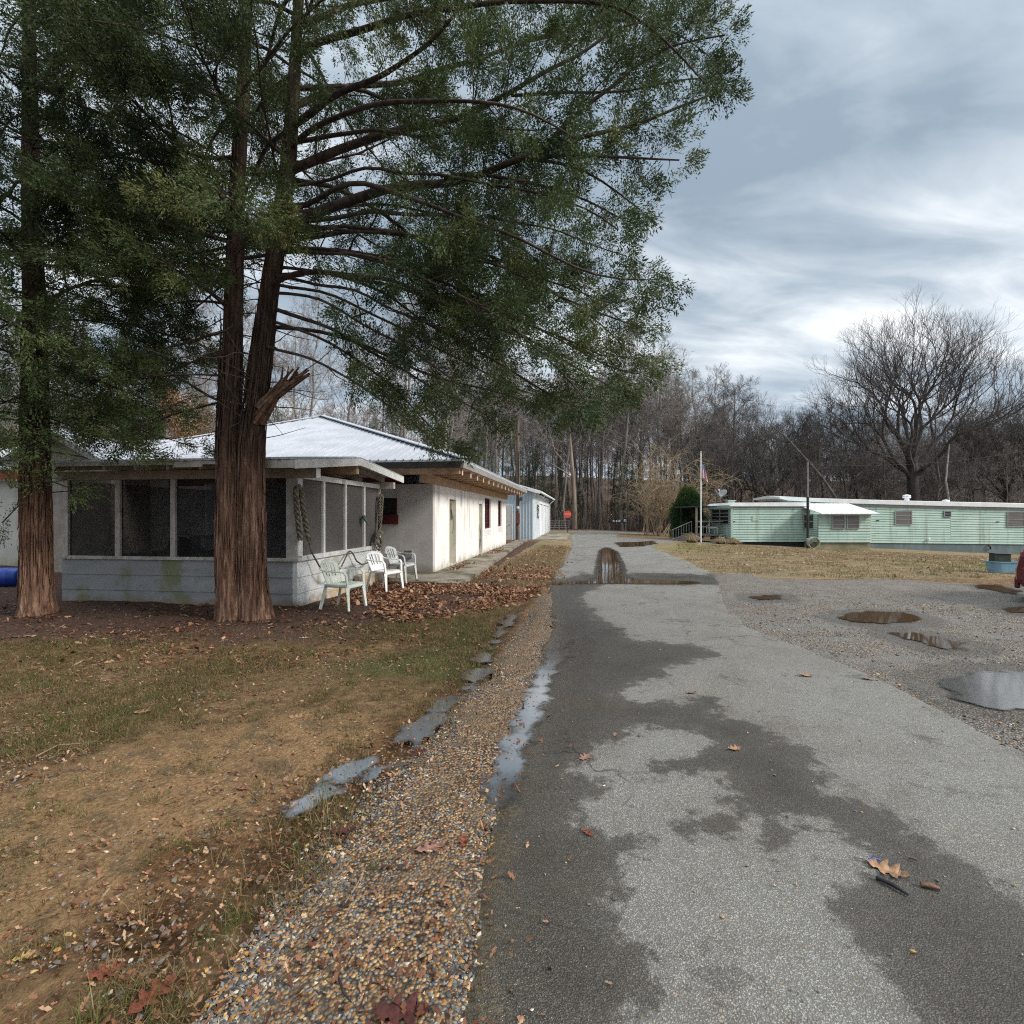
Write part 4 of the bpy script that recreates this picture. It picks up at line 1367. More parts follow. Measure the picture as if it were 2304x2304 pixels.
STICKS = [
    ([(862, 1968), (905, 1930), (935, 1915), (958, 1905)], 0.004, 'thin curved twig touching the big mottled leaf on the pebbles', 'stick'),
    ([(775, 2045), (800, 2010), (818, 1972)], 0.003, 'straight grey twig leaning over the pebbles', 'grey_wood'),
    ([(1972, 1985), (2010, 2005), (2045, 2025)], 0.009, 'dark twig on the wet streak beside the large tan leaf', 'black_metal'),
    ([(2072, 2001), (2095, 2006), (2115, 2012)], 0.011, 'short brown bark chip lying on the road', 'cut_wood'),
    ([(2045, 1940), (2065, 1948)], 0.005, 'small brown chip on the wet streak above the large tan leaf', 'cut_wood'),
    ([(760, 2210), (775, 2255), (790, 2270)], 0.004, 'black bent twig on the pebbles', 'black_metal'),
    ([(80, 1710), (130, 1685), (180, 1680)], 0.005, 'long pale twig lying across the turf', 'tan_twig'),
]
for pts, r, lab, m in STICKS:
    g = [G(*p) for p in pts]
    A = Acc()
    A.tube([(a, b, float(hz(a, b)) + 0.022 + 0.004 * (k % 2)) for k, (a, b) in enumerate(g)], [r] * (len(g) - 1) + [r * 0.6], 6)
    o = A.build('twig', MAT[m], smooth=True)
    tag(o, lab, 'twig', 'twigs on the ground')
gx, gy = G(1965, 1945)
A = Acc()
A.tube([(gx - 0.03, gy - 0.004, 0.024), (gx, gy + 0.003, 0.03), (gx + 0.03, gy, 0.024)], [0.003, 0.004, 0.002], 5, squash=0.5)
A.tube([(gx + 0.012, gy, 0.026), (gx + 0.03, gy - 0.02, 0.023)], 0.002, 5)
tag(A.build('plastic_scrap', MAT['blue_plastic']), 'tiny blue plastic scrap beside the large tan leaf', 'scrap')

# ------------------------------------------------------------------ the white block house
YAW = -math.atan2(0.136, 0.991)
HOUSE = (-2.21, 14.3, 0.0)


def wall_with_holes(A, axis_, pos, thick, a0, a1, z0, z1, holes):
    """a wall along an axis with rectangular openings (a, b, z, z)"""
    cuts = sorted({a0, a1, *[h[0] for h in holes], *[h[1] for h in holes]})
    for u0, u1 in zip(cuts[:-1], cuts[1:]):
        mid = (u0 + u1) / 2
        zs_ = [z0]
        for h in sorted([h for h in holes if h[0] < mid < h[1]], key=lambda h: h[2]):
            zs_ += [h[2], h[3]]
        zs_.append(z1)
        for k in range(0, len(zs_), 2):
            if zs_[k + 1] - zs_[k] > 1e-4:
                if axis_ == 'y':
                    A.box(pos - thick, pos, u0, u1, zs_[k], zs_[k + 1])
                else:
                    A.box(u0, u1, pos, pos + thick, zs_[k], zs_[k + 1])


house = thing('block_house', 'low white block house with a silver metal hip roof and tan rafters', 'house', HOUSE, YAW)
D1 = (1.75, 2.68, 0.05, 2.17)
D2 = (6.4, 7.2, 0.05, 2.12)
W1 = (7.7, 9.1, 1.03, 2.36)
W2 = (11.2, 12.3, 1.05, 2.36)
A = Acc()
wall_with_holes(A, 'y', 0.0, 0.2, 0.2, 13.8, -0.1, 2.48, [D1, D2, W1, W2])
A.box(-17.0, -0.2, 13.6, 13.8, -0.1, 2.48)
A.build('wall', MAT['white_block'], house)
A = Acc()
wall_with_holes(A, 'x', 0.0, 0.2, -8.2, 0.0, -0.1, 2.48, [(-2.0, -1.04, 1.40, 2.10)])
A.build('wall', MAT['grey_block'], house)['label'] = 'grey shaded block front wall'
A = Acc()
A.box(-20.0, -8.2, 0.0, 0.2, -0.1, 2.70)
A.build('wall', MAT['stain_block'], house)['label'] = 'white block wall with ochre damp stains'
# maroon strip over the front wall and a ceiling closing the wall heads
A = Acc()
A.box(-8.2, -1.0, 0.05, 0.12, 2.48, 3.02)
A.build('gable_board', MAT['maroon'], house)
A = Acc()
A.box(-20.0, -8.6, -0.34, -0.30, 2.72, 3.0)
A.build('fascia', MAT['red_paint'], house)['label'] = 'red fascia board'
# roof: four corrugated planes meeting at a peak
EX0, EX1, EY0, EY1, EZ = -11.9, 1.09, -1.0, 14.5, 3.05
PX, PY, PZ = -7.15, 7.24, 5.93
A = Acc()
peak = (PX, PY, PZ)
cs = [(EX0, EY0, EZ), (EX1, EY0, EZ), (EX1, EY1, EZ), (EX0, EY1, EZ)]
for k in range(4):
    A.poly([cs[k], cs[(k + 1) % 4], peak])
A.poly([(a, b, c - 0.05) for a, b, c in cs])
for k in range(4):
    a, b = cs[k], cs[(k + 1) % 4]
    A.poly([a, b, (b[0], b[1], EZ - 0.05), (a[0], a[1], EZ - 0.05)])
# raised ribs running up each slope
for k, s in enumerate(np.arange(EX0 + 0.15, EX1, 0.23)):
    t = (s - EX0) / (PX - EX0) if s < PX else (EX1 - s) / (EX1 - PX)
    A.bar((s, EY0 - 0.02, EZ + 0.008), (s, EY0 + t * (PY - EY0), EZ + t * (PZ - EZ) + 0.008), 0.035, 0.035)
for s in np.arange(EY0 + 0.15, EY1, 0.23):
    t = (s - EY0) / (PY - EY0) if s < PY else (EY1 - s) / (EY1 - PY)
    A.bar((EX1 + 0.02, s, EZ + 0.008), (EX1 - t * (EX1 - PX), s, EZ + t * (PZ - EZ) + 0.008), 0.035, 0.035)
rf = A.build('roof', MAT['metal_roof'], house)
A = Acc()
for c in cs:
    A.bar((c[0], c[1], EZ + 0.05), (PX, PY, PZ + 0.06), 0.30, 0.03)
A.build('hip_cap', MAT['metal_roof'], rf)
# lean-to slope to the left and the front gable wing
A = Acc()
A.prism([(-20, -0.4, 3.0), (-11.4, -0.4, 3.0), (-11.4, 6.5, 4.9), (-20, 6.5, 4.9)], (0, 0, 0.04))
for s in np.arange(-19.9, -11.4, 0.23):
    A.bar((s, -0.42, 3.05), (s, 6.5, 4.95), 0.035, 0.035)
A.build('roof', MAT['metal_roof'], house)
A = Acc()
WX, WY, WZ = -10.26, -1.75, 3.94
for sg in (-1, 1):
    A.prism([(WX, WY, WZ), (WX + sg * 1.75, WY, 3.0), (WX + sg * 1.75, 3.4, 3.0), (WX, 3.4, WZ)], (0, 0, 0.04))
    for s in np.arange(WY + 0.1, 3.4, 0.23):
        A.bar((WX, s, WZ + 0.05), (WX + sg * 1.78, s, 3.03), 0.035, 0.035)
A.build('roof', MAT['metal_roof'], house)['label'] = 'small gable roof over the front wing'
A = Acc()
for sg in (-1, 1):
    A.bar((WX, WY - 0.02, WZ - 0.06), (WX + sg * 1.80, WY - 0.02, 2.93), 0.04, 0.15)
A.build('barge_board', MAT['grey_fascia'], house)
A = Acc()
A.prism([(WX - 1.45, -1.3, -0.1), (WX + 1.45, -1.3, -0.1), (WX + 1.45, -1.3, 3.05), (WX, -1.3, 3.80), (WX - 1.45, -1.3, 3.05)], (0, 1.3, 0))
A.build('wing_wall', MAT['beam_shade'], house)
# eave: fascia, rafters, soffit and the beam on the wall head
A = Acc()
A.box(EX1 - 0.05, EX1, EY0 + 0.05, EY1, 2.84, 2.995)
A.build('fascia', MAT['grey_fascia'], house)
A = Acc()
A.box(EX0, EX1 - 0.06, EY0, EY0 + 0.05, 2.84, 2.995)
A.build('fascia', MAT['dark'], house)['label'] = 'dark front eave board'
A = Acc()
A.box(-0.35, EX1 - 0.06, EY0 + 0.06, EY1 - 0.1, 2.835, 2.85)
A.box(EX0, -0.352, EY0 + 0.06, 0.04, 2.835, 2.85)
A.build('soffit', MAT['tan_wood'], house)
A = Acc()
A.box(-0.14, 0.05, -0.75, 14.2, 2.482, 2.72)
A.build('wall_beam', MAT['tan_wood'], house)
A = Acc()
A.box(-1.0, 0.98, EY0 + 0.1, EY0 + 0.2, 2.68, 2.832)
A.build('front_beam', MAT['tan_wood'], house)
rm = Acc()
rm.box(0, 1.28, -0.045, 0.045, 2.722, 2.833)
rme = rm.mesh('rafter')
rme.materials.append(MAT['tan_wood'])
en = Acc()
en.box(1.281, 1.30, -0.05, 0.05, 2.665, 2.833)
enm = en.mesh('rafter_end')
enm.materials.append(MAT['rafter_end'])
for k in range(16):
    ra = bpy.data.objects.new('rafter', rme)
    COL.objects.link(ra)
    ra.parent = house
    ra.location = (-0.30, -0.55 + 0.95 * k, 0)
    re_ = bpy.data.objects.new('rafter_end', enm)
    COL.objects.link(re_)
    re_.parent = ra
    if k == 0:
        ra.location = (-0.30, -0.62, 0)


def door(parent, y0, y1, z0, z1, mat, lab=None, x=-0.10, jamb=MAT['white_paint'], knob=1):
    A = Acc()
    A.box(x - 0.04, x, y0 + 0.05, y1 - 0.05, z0, z1 - 0.05)
    for zz0, zz1 in ((0.18, 0.85), (1.0, 1.85)):
        A.box(x, x + 0.012, y0 + 0.17, y1 - 0.17, z0 + zz0, min(z0 + zz1, z1 - 0.2))
    d = A.build('door', mat, parent, bevel=0.004)
    if lab:
        d['label'] = lab
    A = Acc()
    A.box(x - 0.06, 0.004, y0, y0 + 0.05, z0, z1)
    A.box(x - 0.06, 0.004, y1 - 0.05, y1, z0, z1)
    A.box(x - 0.06, 0.004, y0 + 0.05, y1 - 0.05, z1 - 0.05, z1)
    A.build('door_frame', jamb, d)
    A = Acc()
    A.tube([(x, y0 + 0.13, z0 + 0.98), (x + 0.06, y0 + 0.13, z0 + 0.98)], [0.015, 0.028], 10)
    A.build('door_handle', MAT['black_metal'], d)
    return d


door(house, *D1, MAT['khaki_door'], 'khaki door with dark rot at its foot', x=-0.09)
door(house, *D2, MAT['khaki_door'], 'pale khaki door', x=-0.07)
A = Acc()
A.box(-0.185, -0.15, D1[0], D1[1], 0, 2.2)
A.build('door_backing', MAT['dark'], house)


def barred_window(parent, y0, y1, z0, z1):
    A = Acc()
    A.box(-0.13, -0.115, y0 + 0.06, y1 - 0.06, z0 + 0.06, z1 - 0.06)
    w = A.build('window', MAT['glass'], parent)
    A = Acc()
    f = 0.06
    A.box(-0.15, -0.06, y0, y0 + f, z0, z1)
    A.box(-0.15, -0.06, y1 - f, y1, z0, z1)
    A.box(-0.15, -0.06, y0 + f, y1 - f, z1 - f, z1)
    A.box(-0.15, -0.06, y0 + f, y1 - f, z0, z0 + f)
    n = 4
    for k in range(1, n):
        yy = y0 + (y1 - y0) * k / n
        A.box(-0.11, -0.09, yy - 0.015, yy + 0.015, z0 + f, z1 - f)
    for k in range(1, 5):
        zz_ = z0 + (z1 - z0) * k / 5
        A.box(-0.108, -0.092, y0 + f, y1 - f, zz_ - 0.014, zz_ + 0.014)
    A.build('window_frame', MAT['maroon'], w)
    A = Acc()
    A.box(-0.02, 0.012, y0 - 0.05, y1 + 0.05, z0 - 0.28, z0 - 0.02)
    A.build('window_apron', MAT['white_paint'], w)


barred_window(house, *W1)
barred_window(house, *W2)
A = Acc()
A.box(-2.0, -1.04, 0.10, 0.12, 1.40, 2.10)
w = A.build('window', MAT['dark'], house)
A = Acc()
A.box(-2.05, -1.0, -0.03, 0.06, 1.36, 1.62)
A.box(-1.085, -1.04, 0.0, 0.06, 1.62, 2.10)
A.build('window_frame', MAT['maroon'], w)
A = Acc()
A.box(-0.78, -0.58, -0.07, -0.002, 0.42, 0.62)
A.box(-0.80, -0.56, -0.09, -0.07, 0.60, 0.635)
A.build('vent', MAT['grey_metal'], house, bevel=0.006)
A = Acc()
A.tube([(0.02, 3.3, 2.45), (0.02, 3.3, 1.9)], 0.008, 6)
A.build('conduit', MAT['grey_metal'], house)

# ------------------------------------------------------------------ the screened porch
PORCH = (-3.78, 9.0, 0.0)
porch = thing('screened_porch', 'weathered screened porch with grey clapboard below dark insect screens', 'porch', PORCH, YAW)
PW, PD = 4.72, 3.75


def boards(A, axis_, a0, a1, zs_, face, out=0.018):
    for z0, z1 in zip(zs_[:-1], zs_[1:]):
        if axis_ == 'x':
            A.add([(a0, face - out, z0), (a1, face - out, z0), (a1, face, z1), (a0, face, z1), (a0, face + 0.08, z0), (a1, face + 0.08, z0), (a1, face + 0.08, z1), (a0, face + 0.08, z1)],
                  [(0, 1, 2, 3), (4, 7, 6, 5), (0, 4, 5, 1), (3, 2, 6, 7), (0, 3, 7, 4), (1, 5, 6, 2)])
        else:
            A.add([(face + out, a0, z0), (face + out, a1, z0), (face, a1, z1), (face, a0, z1), (face - 0.08, a0, z0), (face - 0.08, a1, z0), (face - 0.08, a1, z1), (face - 0.08, a0, z1)],
                  [(0, 1, 2, 3), (4, 7, 6, 5), (0, 4, 5, 1), (3, 2, 6, 7), (0, 3, 7, 4), (1, 5, 6, 2)])


rows = [-0.05, 0.225, 0.51, 0.79]
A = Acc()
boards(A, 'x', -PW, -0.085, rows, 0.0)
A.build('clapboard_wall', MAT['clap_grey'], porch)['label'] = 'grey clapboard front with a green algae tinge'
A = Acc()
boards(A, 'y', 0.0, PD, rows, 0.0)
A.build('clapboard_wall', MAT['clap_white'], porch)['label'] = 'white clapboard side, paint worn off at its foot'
A = Acc()
A.box(-PW, -PW + 0.08, 0.1, PD, -0.05, 0.8)
A.box(-PW, -0.1, PD - 0.08, PD, -0.05, 0.8)
A.build('rear_wall', MAT['box_white'], porch)
A = Acc()
A.box(-PW - 0.02, 0.05, -0.05, 0.10, 0.792, 0.85)
A.build('sill', MAT['trim'], porch, bevel=0.006)
A = Acc()
A.box(-0.10, 0.045, 0.102, PD, 0.792, 0.88)
A.build('sill', MAT['white_paint'], porch, bevel=0.006)
pm = Acc()
pm.box(-0.05, 0.05, 0.0, 0.08, 0.852, 2.26)
pmm = pm.mesh('post')
pmm.materials.append(MAT['trim'])
for xx in (-PW + 0.06, -3.56, -2.42, -1.22):
    o = bpy.data.objects.new('post', pmm)
    COL.objects.link(o)
    o.parent = porch
    o.location = (xx, 0, 0)
A = Acc()
A.box(-0.20, 0.0, -0.005, 0.10, 0.852, 2.26)
A.build('post', MAT['trim'], porch)['label'] = 'wide corner post'
A = Acc()
A.box(0.002, 0.03, 0.0, 0.14, 0.882, 2.26)
A.build('post', MAT['white_paint'], porch)
sm_ = Acc()
sm_.box(-0.05, 0.02, -0.035, 0.035, 0.882, 2.26)
smm = sm_.mesh('post')
smm.materials.append(MAT['white_paint'])
for yy in (0.94, 1.86, 2.80, PD - 0.04):
    o = bpy.data.objects.new('post', smm)
    COL.objects.link(o)
    o.parent = porch
    o.location = (0, yy, 0)
A = Acc()
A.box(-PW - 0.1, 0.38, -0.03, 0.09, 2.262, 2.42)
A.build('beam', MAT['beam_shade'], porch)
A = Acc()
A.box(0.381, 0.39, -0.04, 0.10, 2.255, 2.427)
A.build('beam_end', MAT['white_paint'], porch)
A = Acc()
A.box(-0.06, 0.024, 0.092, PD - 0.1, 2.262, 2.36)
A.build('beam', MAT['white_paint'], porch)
A = Acc()
A.box(-PW, 0.38, PD - 0.10, PD + 0.02, 2.262, 2.42)
A.build('beam', MAT['trim'], porch)
A = Acc()
A.box(-PW, 0.36, 1.62, 1.74, 2.46, 2.62)
A.build('ridge_beam', MAT['tan_wood'], porch)
# screens, one panel per bay
fx = [-PW + 0.11, -3.61, -3.51, -2.47, -2.37, -1.27, -1.17, -0.20]
for a, b in zip(fx[0::2], fx[1::2]):
    A = Acc()
    A.box(a, b, 0.045, 0.049, 0.852, 2.26)
    A.build('screen_panel', MAT['screen'], porch)
fy = [0.14, 0.905, 0.975, 1.825, 1.895, 2.765, 2.835, PD - 0.075]
MAT['screen_side'] = screen_mat('lit_insect_screen', (0.16, 0.145, 0.135), 0.74)  # side mesh catches the light; that paleness is put into its colour
for a, b in zip(fy[0::2], fy[1::2]):
    A = Acc()
    A.box(-0.030, -0.026, a, b, 0.882, 2.26)
    A.build('screen_panel', MAT['screen_side'], porch)
A = Acc()
A.box(-PW, -0.1, PD - 0.05, PD - 0.046, 0.80, 2.26)
A.box(-PW + 0.03, -PW + 0.034, 0.1, PD - 0.1, 0.80, 2.26)
A.build('rear_screen', screen_mat('dusty_rear_screen', (0.08, 0.075, 0.07), 0.45), porch)
# low gable roof: two metal slopes, rafters, fascias
RY, RZ, FY_, FZ, BY, BZ = 1.62, 2.78, -0.80, 2.50, 4.17, 2.58
RX0, RX1 = -PW - 0.25, 0.46
A = Acc()
A.prism([(RX0, FY_, FZ), (RX1, FY_, FZ), (RX1, RY, RZ), (RX0, RY, RZ)], (0, 0, 0.018))
A.prism([(RX0, RY, RZ), (RX1, RY, RZ), (RX1, BY, BZ), (RX0, BY, BZ)], (0, 0, 0.018))
for s in np.arange(RX0 + 0.05, RX1, 0.15):
    A.bar((s, FY_ - 0.03, FZ + 0.022), (s, RY, RZ + 0.024), 0.03, 0.026)
    A.bar((s, RY, RZ + 0.024), (s, BY + 0.03, BZ + 0.022), 0.03, 0.026)
A.build('roof', MAT['metal_roof'], porch)
A = Acc()
sx = RX0
rr_ = random.Random(5)
while sx < RX1 - 0.04:
    w_ = min(rr_.uniform(0.5, 1.3), RX1 - 0.03 - sx)
    dz = rr_.uniform(0.0, 0.05) if rr_.random() < 0.6 else 0.09
    if not (-2.75 < sx < -2.2):
        A.box(sx, sx + w_, FY_ + 0.02, FY_ + 0.05, FZ - 0.15 + dz, FZ - 0.004)
    else:
        A.box(sx, sx + w_, FY_ + 0.02, FY_ + 0.05, FZ - 0.06, FZ - 0.004)
    sx += w_ + 0.004
A.build('fascia', MAT['trim'], porch)['label'] = 'broken peeling front fascia'
A = Acc()
for (ya, za), (yb, zb) in (((FY_ + 0.02, FZ), (RY, RZ)), ((RY, RZ), (BY, BZ))):
    A.prism([(RX1, ya, za - 0.004), (RX1, yb, zb - 0.004), (RX1, yb, zb - 0.15), (RX1, ya, za - 0.15)], (-0.03, 0, 0))
A.build('gable_fascia', MAT['white_paint'], porch)
rfm = Acc()
rfm.bar((0, FY_ + 0.06, FZ - 0.075), (0, RY, RZ - 0.075), 0.045, 0.12)
rfm.bar((0, RY, RZ - 0.075), (0, BY - 0.02, BZ - 0.075), 0.045, 0.12)
rfmm = rfm.mesh('rafter')
rfmm.materials.append(MAT['beam_shade'])
for s in np.arange(RX0 + 0.1, RX1 - 0.1, 0.6):
    o = bpy.data.objects.new('rafter', rfmm)
    COL.objects.link(o)
    o.parent = porch
    o.location = (float(s), 0, 0)
A = Acc()
A.box(-PW + 0.1, -0.1, 0.12, PD - 0.1, -0.04, 0.06)
A.build('floor', MAT['beam_shade'], porch)
A = Acc()
A.box(0.03, 0.10, 0.9, 2.6, -0.04, 0.16)
A.box(0.03, 0.16, 2.2, 3.6, -0.04, 0.30)
A.build('foundation_stone', surf('orange_stone', (0.40, 0.27, 0.14), (0.50, 0.44, 0.36), 6, 0.85, 0.4), porch, bevel=0.03)


def plocal(x_, y_, z_=0.0):
    c, s = math.cos(YAW), math.sin(YAW)
    return (PORCH[0] + c * x_ - s * y_, PORCH[1] + s * x_ + c * y_, z_)


# things standing inside the porch, seen through the screens
wc = thing('spindle_chair', 'round-backed spindle chair seen through the porch screen', 'chair', plocal(-1.95, 0.75, 0.06), YAW)
A = Acc()
pts = [(0.24 * math.cos(t), 0.22, 0.55 + 0.52 * math.sin(t)) for t in np.linspace(0, math.pi, 17)]
pts = [(0.24, 0.2, 0.45)] + pts + [(-0.24, 0.2, 0.45)]
A.tube(pts, 0.013, 8)
for k in range(-3, 4):
    xx = k * 0.062
    A.tube([(xx * 0.8, 0.2, 0.45), (xx, 0.22, 0.55 + 0.52 * math.sqrt(max(0, 1 - (xx / 0.24) ** 2)))], 0.007, 6)
A.build('backrest', MAT['box_white'], wc, smooth=True)
A = Acc()
A.lathe([(0.20, 0.42), (0.235, 0.43), (0.235, 0.45), (0.19, 0.462)], 20)
A.build('seat', MAT['box_white'], wc, smooth=True)
for sx_ in (-1, 1):
    for sy_ in (-1, 1):
        A = Acc()
        A.tube([(sx_ * 0.13, sy_ * 0.13, 0.43), (sx_ * 0.20, sy_ * 0.19, 0)], [0.018, 0.014], 8)
        A.build('leg', MAT['box_white'], wc, smooth=True)
tb = thing('porch_table', 'dark table crowded with clutter inside the porch', 'table', plocal(-3.3, 1.7, 0.06), YAW)
A = Acc()
A.box(-0.8, 0.8, -0.42, 0.42, 0.76, 0.80)
A.build('tabletop', MAT['grey_wood'], tb, bevel=0.006)
for sx_ in (-1, 1):
    for sy_ in (-1, 1):
        A = Acc()
        A.box(sx_ * 0.73 - 0.03, sx_ * 0.73 + 0.03, sy_ * 0.36 - 0.03, sy_ * 0.36 + 0.03, 0, 0.76)
        A.build('leg', MAT['grey_wood'], tb)


def carton(x_, y_, z_, w_, d_, h_, rz, lab, m='box_white'):
    A = Acc()
    A.box(-w_ / 2, w_ / 2, -d_ / 2, d_ / 2, 0, h_)
    A.add([(-w_ / 2, -d_ / 2, h_), (w_ / 2, -d_ / 2, h_), (w_ / 2, -d_ / 2 - 0.1, h_ + 0.08), (-w_ / 2, -d_ / 2 - 0.1, h_ + 0.08)], [(0, 1, 2, 3)])
    A.box(-w_ / 2 + 0.01, w_ / 2 - 0.01, -0.02, 0.02, h_ + 0.001, h_ + 0.004)
    o = A.build('carton', MAT[m], bevel=0.004)
    p = plocal(x_, y_, z_)
    o.location = p
    o.rotation_euler = (0, 0, YAW + rz)
    tag(o, lab, 'box', 'boxes in the porch')


carton(-2.75, 1.5, 0.87, 0.30, 0.25, 0.24, 0.2, 'white box on the dark porch table')
carton(-3.6, 1.75, 0.87, 0.42, 0.3, 0.30, -0.1, 'larger grey-white box behind the first screen bay')
carton(-0.75, 1.3, 0.06, 0.5, 0.4, 0.86, 0.3, 'tall white carton behind the screen bay next to the corner post')
carton(-0.5, 2.6, 0.06, 0.4, 0.5, 0.95, 0.1, 'pale carton standing behind the side screens')
A = Acc()
A.lathe([(0.28, 0), (0.34, 0.2), (0.30, 0.55), (0.16, 0.78), (0.22, 0.92), (0.15, 1.08), (0.02, 1.12)], 18)
o = A.build('covered_grill', MAT['dark'], smooth=True)
o.location = plocal(-3.05, 0.9, 0.06)
tag(o, 'dark covered lump standing behind the second screen bay', 'covered grill')

# ------------------------------------------------------------------ ropes on the porch posts


def rope(name, pts, r, lab, plait=True, m='rope'):
    """a laid rope: two strands twisted round a smooth path"""
    P = np.array(pts, float)
    L = np.concatenate([[0], np.cumsum(np.linalg.norm(np.diff(P, axis=0), axis=1))])
    n = max(24, int(L[-1] / 0.018))
    s = np.linspace(0, L[-1], n)
    k = np.stack([np.interp(s, L, P[:, q]) for q in range(3)], -1)
    for _ in range(6):
        k[1:-1] = (k[:-2] + 2 * k[1:-1] + k[2:]) / 4
    T = np.gradient(k, axis=0)
    T /= np.linalg.norm(T, axis=1)[:, None]
    ref = np.array([0.31, 0.9, 0.2])
    S = np.cross(T, ref)
    S /= np.linalg.norm(S, axis=1)[:, None]
    U = np.cross(S, T)
    A = Acc()
    for ph in (0, 2.09, 4.19):
        a = s / (r * 5.0) * 2 * math.pi / 1.3 + ph
        A.tube(k + r * 0.5 * (np.cos(a)[:, None] * S + np.sin(a)[:, None] * U), r * 0.56, 6)
    o = A.build(name, MAT[m], smooth=True)
    return tag(o, lab, 'rope', 'old ropes on the porch')


def pw(px, py, out=0.10):
    """a point on the plane of the porch's lit side wall, from a pixel"""
    k = (px - 1152) / F
    c, s = math.cos(YAW), math.sin(YAW)
    x0, y0 = PORCH[0] + c * out, PORCH[1] + s * out
    t = (k * y0 - x0) / (0.136 - k * 0.991)
    Yd = y0 + 0.991 * t
    return (x0 + 0.136 * t, Yd, EYE + (HY - py) / F * Yd)


rope('thick_rope', [pw(676, 1215, 0.09), pw(668, 1150, 0.08), pw(665, 1100, 0.08), pw(670, 1093, 0.09), pw(677, 1097, 0.10), pw(683, 1150, 0.11), pw(690, 1190, 0.11), pw(696, 1215, 0.12)], 0.048,
     'thick frayed rope looped over the corner post of the porch')
rope('thin_rope', [pw(694, 1212, 0.13), pw(700, 1240, 0.14), pw(712, 1262, 0.16), pw(722, 1280, 0.20), pw(738, 1293, 0.24), pw(752, 1296, 0.26), pw(768, 1275, 0.2), pw(780, 1250, 0.13), pw(787, 1239, 0.08), pw(794, 1245, 0.10),
                   pw(802, 1262, 0.12), pw(815, 1271, 0.14), pw(828, 1266, 0.14), pw(836, 1250, 0.12), pw(842, 1234, 0.10), pw(846, 1220, 0.08)], 0.017, 'thin dark rope sagging along the white clapboards')
rope('knotted_rope', [pw(853, 1195, 0.08), pw(854, 1150, 0.08), pw(855, 1118, 0.08), pw(858, 1111, 0.09), pw(861, 1118, 0.10), pw(858, 1160, 0.11), pw(855, 1190, 0.11), pw(850, 1200, 0.13), pw(855, 1204, 0.16), pw(860, 1198, 0.12), pw(852, 1195, 0.15), pw(846, 1212, 0.13), pw(843, 1228, 0.12),
                      pw(850, 1205, 0.14), pw(858, 1215, 0.13), pw(856, 1232, 0.12), pw(850, 1222, 0.14), pw(858, 1230, 0.14), pw(852, 1238, 0.12)], 0.034, 'rope knotted in loops on the far post of the porch')
p = pw(818, 1160, 0.06)
A = Acc()
A.tube([p, (p[0] + 0.02, p[1] + 0.01, p[2] - 0.05), (p[0] + 0.06, p[1] + 0.02, p[2] - 0.14)], [0.05, 0.075, 0.05], 10, squash=0.5)
A.tube([(p[0] - 0.02, p[1], p[2] - 0.02), (p[0] - 0.06, p[1], p[2] - 0.10)], [0.03, 0.02], 8, squash=0.6)
A.tube([(p[0] + 0.05, p[1] + 0.02, p[2] - 0.12), (p[0] + 0.10, p[1] + 0.02, p[2] - 0.20)], [0.02, 0.012], 8)
tag(A.build('hanging_glove', MAT['teal_item'], smooth=True), 'dark green glove-like thing hung on a slim porch post', 'glove')

# ------------------------------------------------------------------ white plastic chairs


def ribbon(A, pts, w, t, side=(0, 1, 0)):
    """a strap of varying width along a path: rectangular section"""
    P = np.array(pts, float)
    k = len(P)
    T = np.gradient(P, axis=0)
    T /= np.linalg.norm(T, axis=1)[:, None]
    S = np.array([side] * k, float)
    S -= (S * T).sum(1)[:, None] * T
    S /= np.linalg.norm(S, axis=1)[:, None]
    U = np.cross(S, T)
    w = np.broadcast_to(np.asarray(w, float), (k,))[:, None] / 2
    t = np.broadcast_to(np.asarray(t, float), (k,))[:, None] / 2
    V = np.stack([P - S * w - U * t, P + S * w - U * t, P + S * w + U * t, P - S * w + U * t], 1).reshape(-1, 3)
    Q = []
    for i in range(k - 1):
        for j in range(4):
            Q.append((i * 4 + j, i * 4 + (j + 1) % 4, i * 4 + 4 + (j + 1) % 4, i * 4 + 4 + j))
    A.add(V, Q)
    A.add(V[:4], [(0, 3, 2, 1)])
    A.add(V[-4:], [(0, 1, 2, 3)])


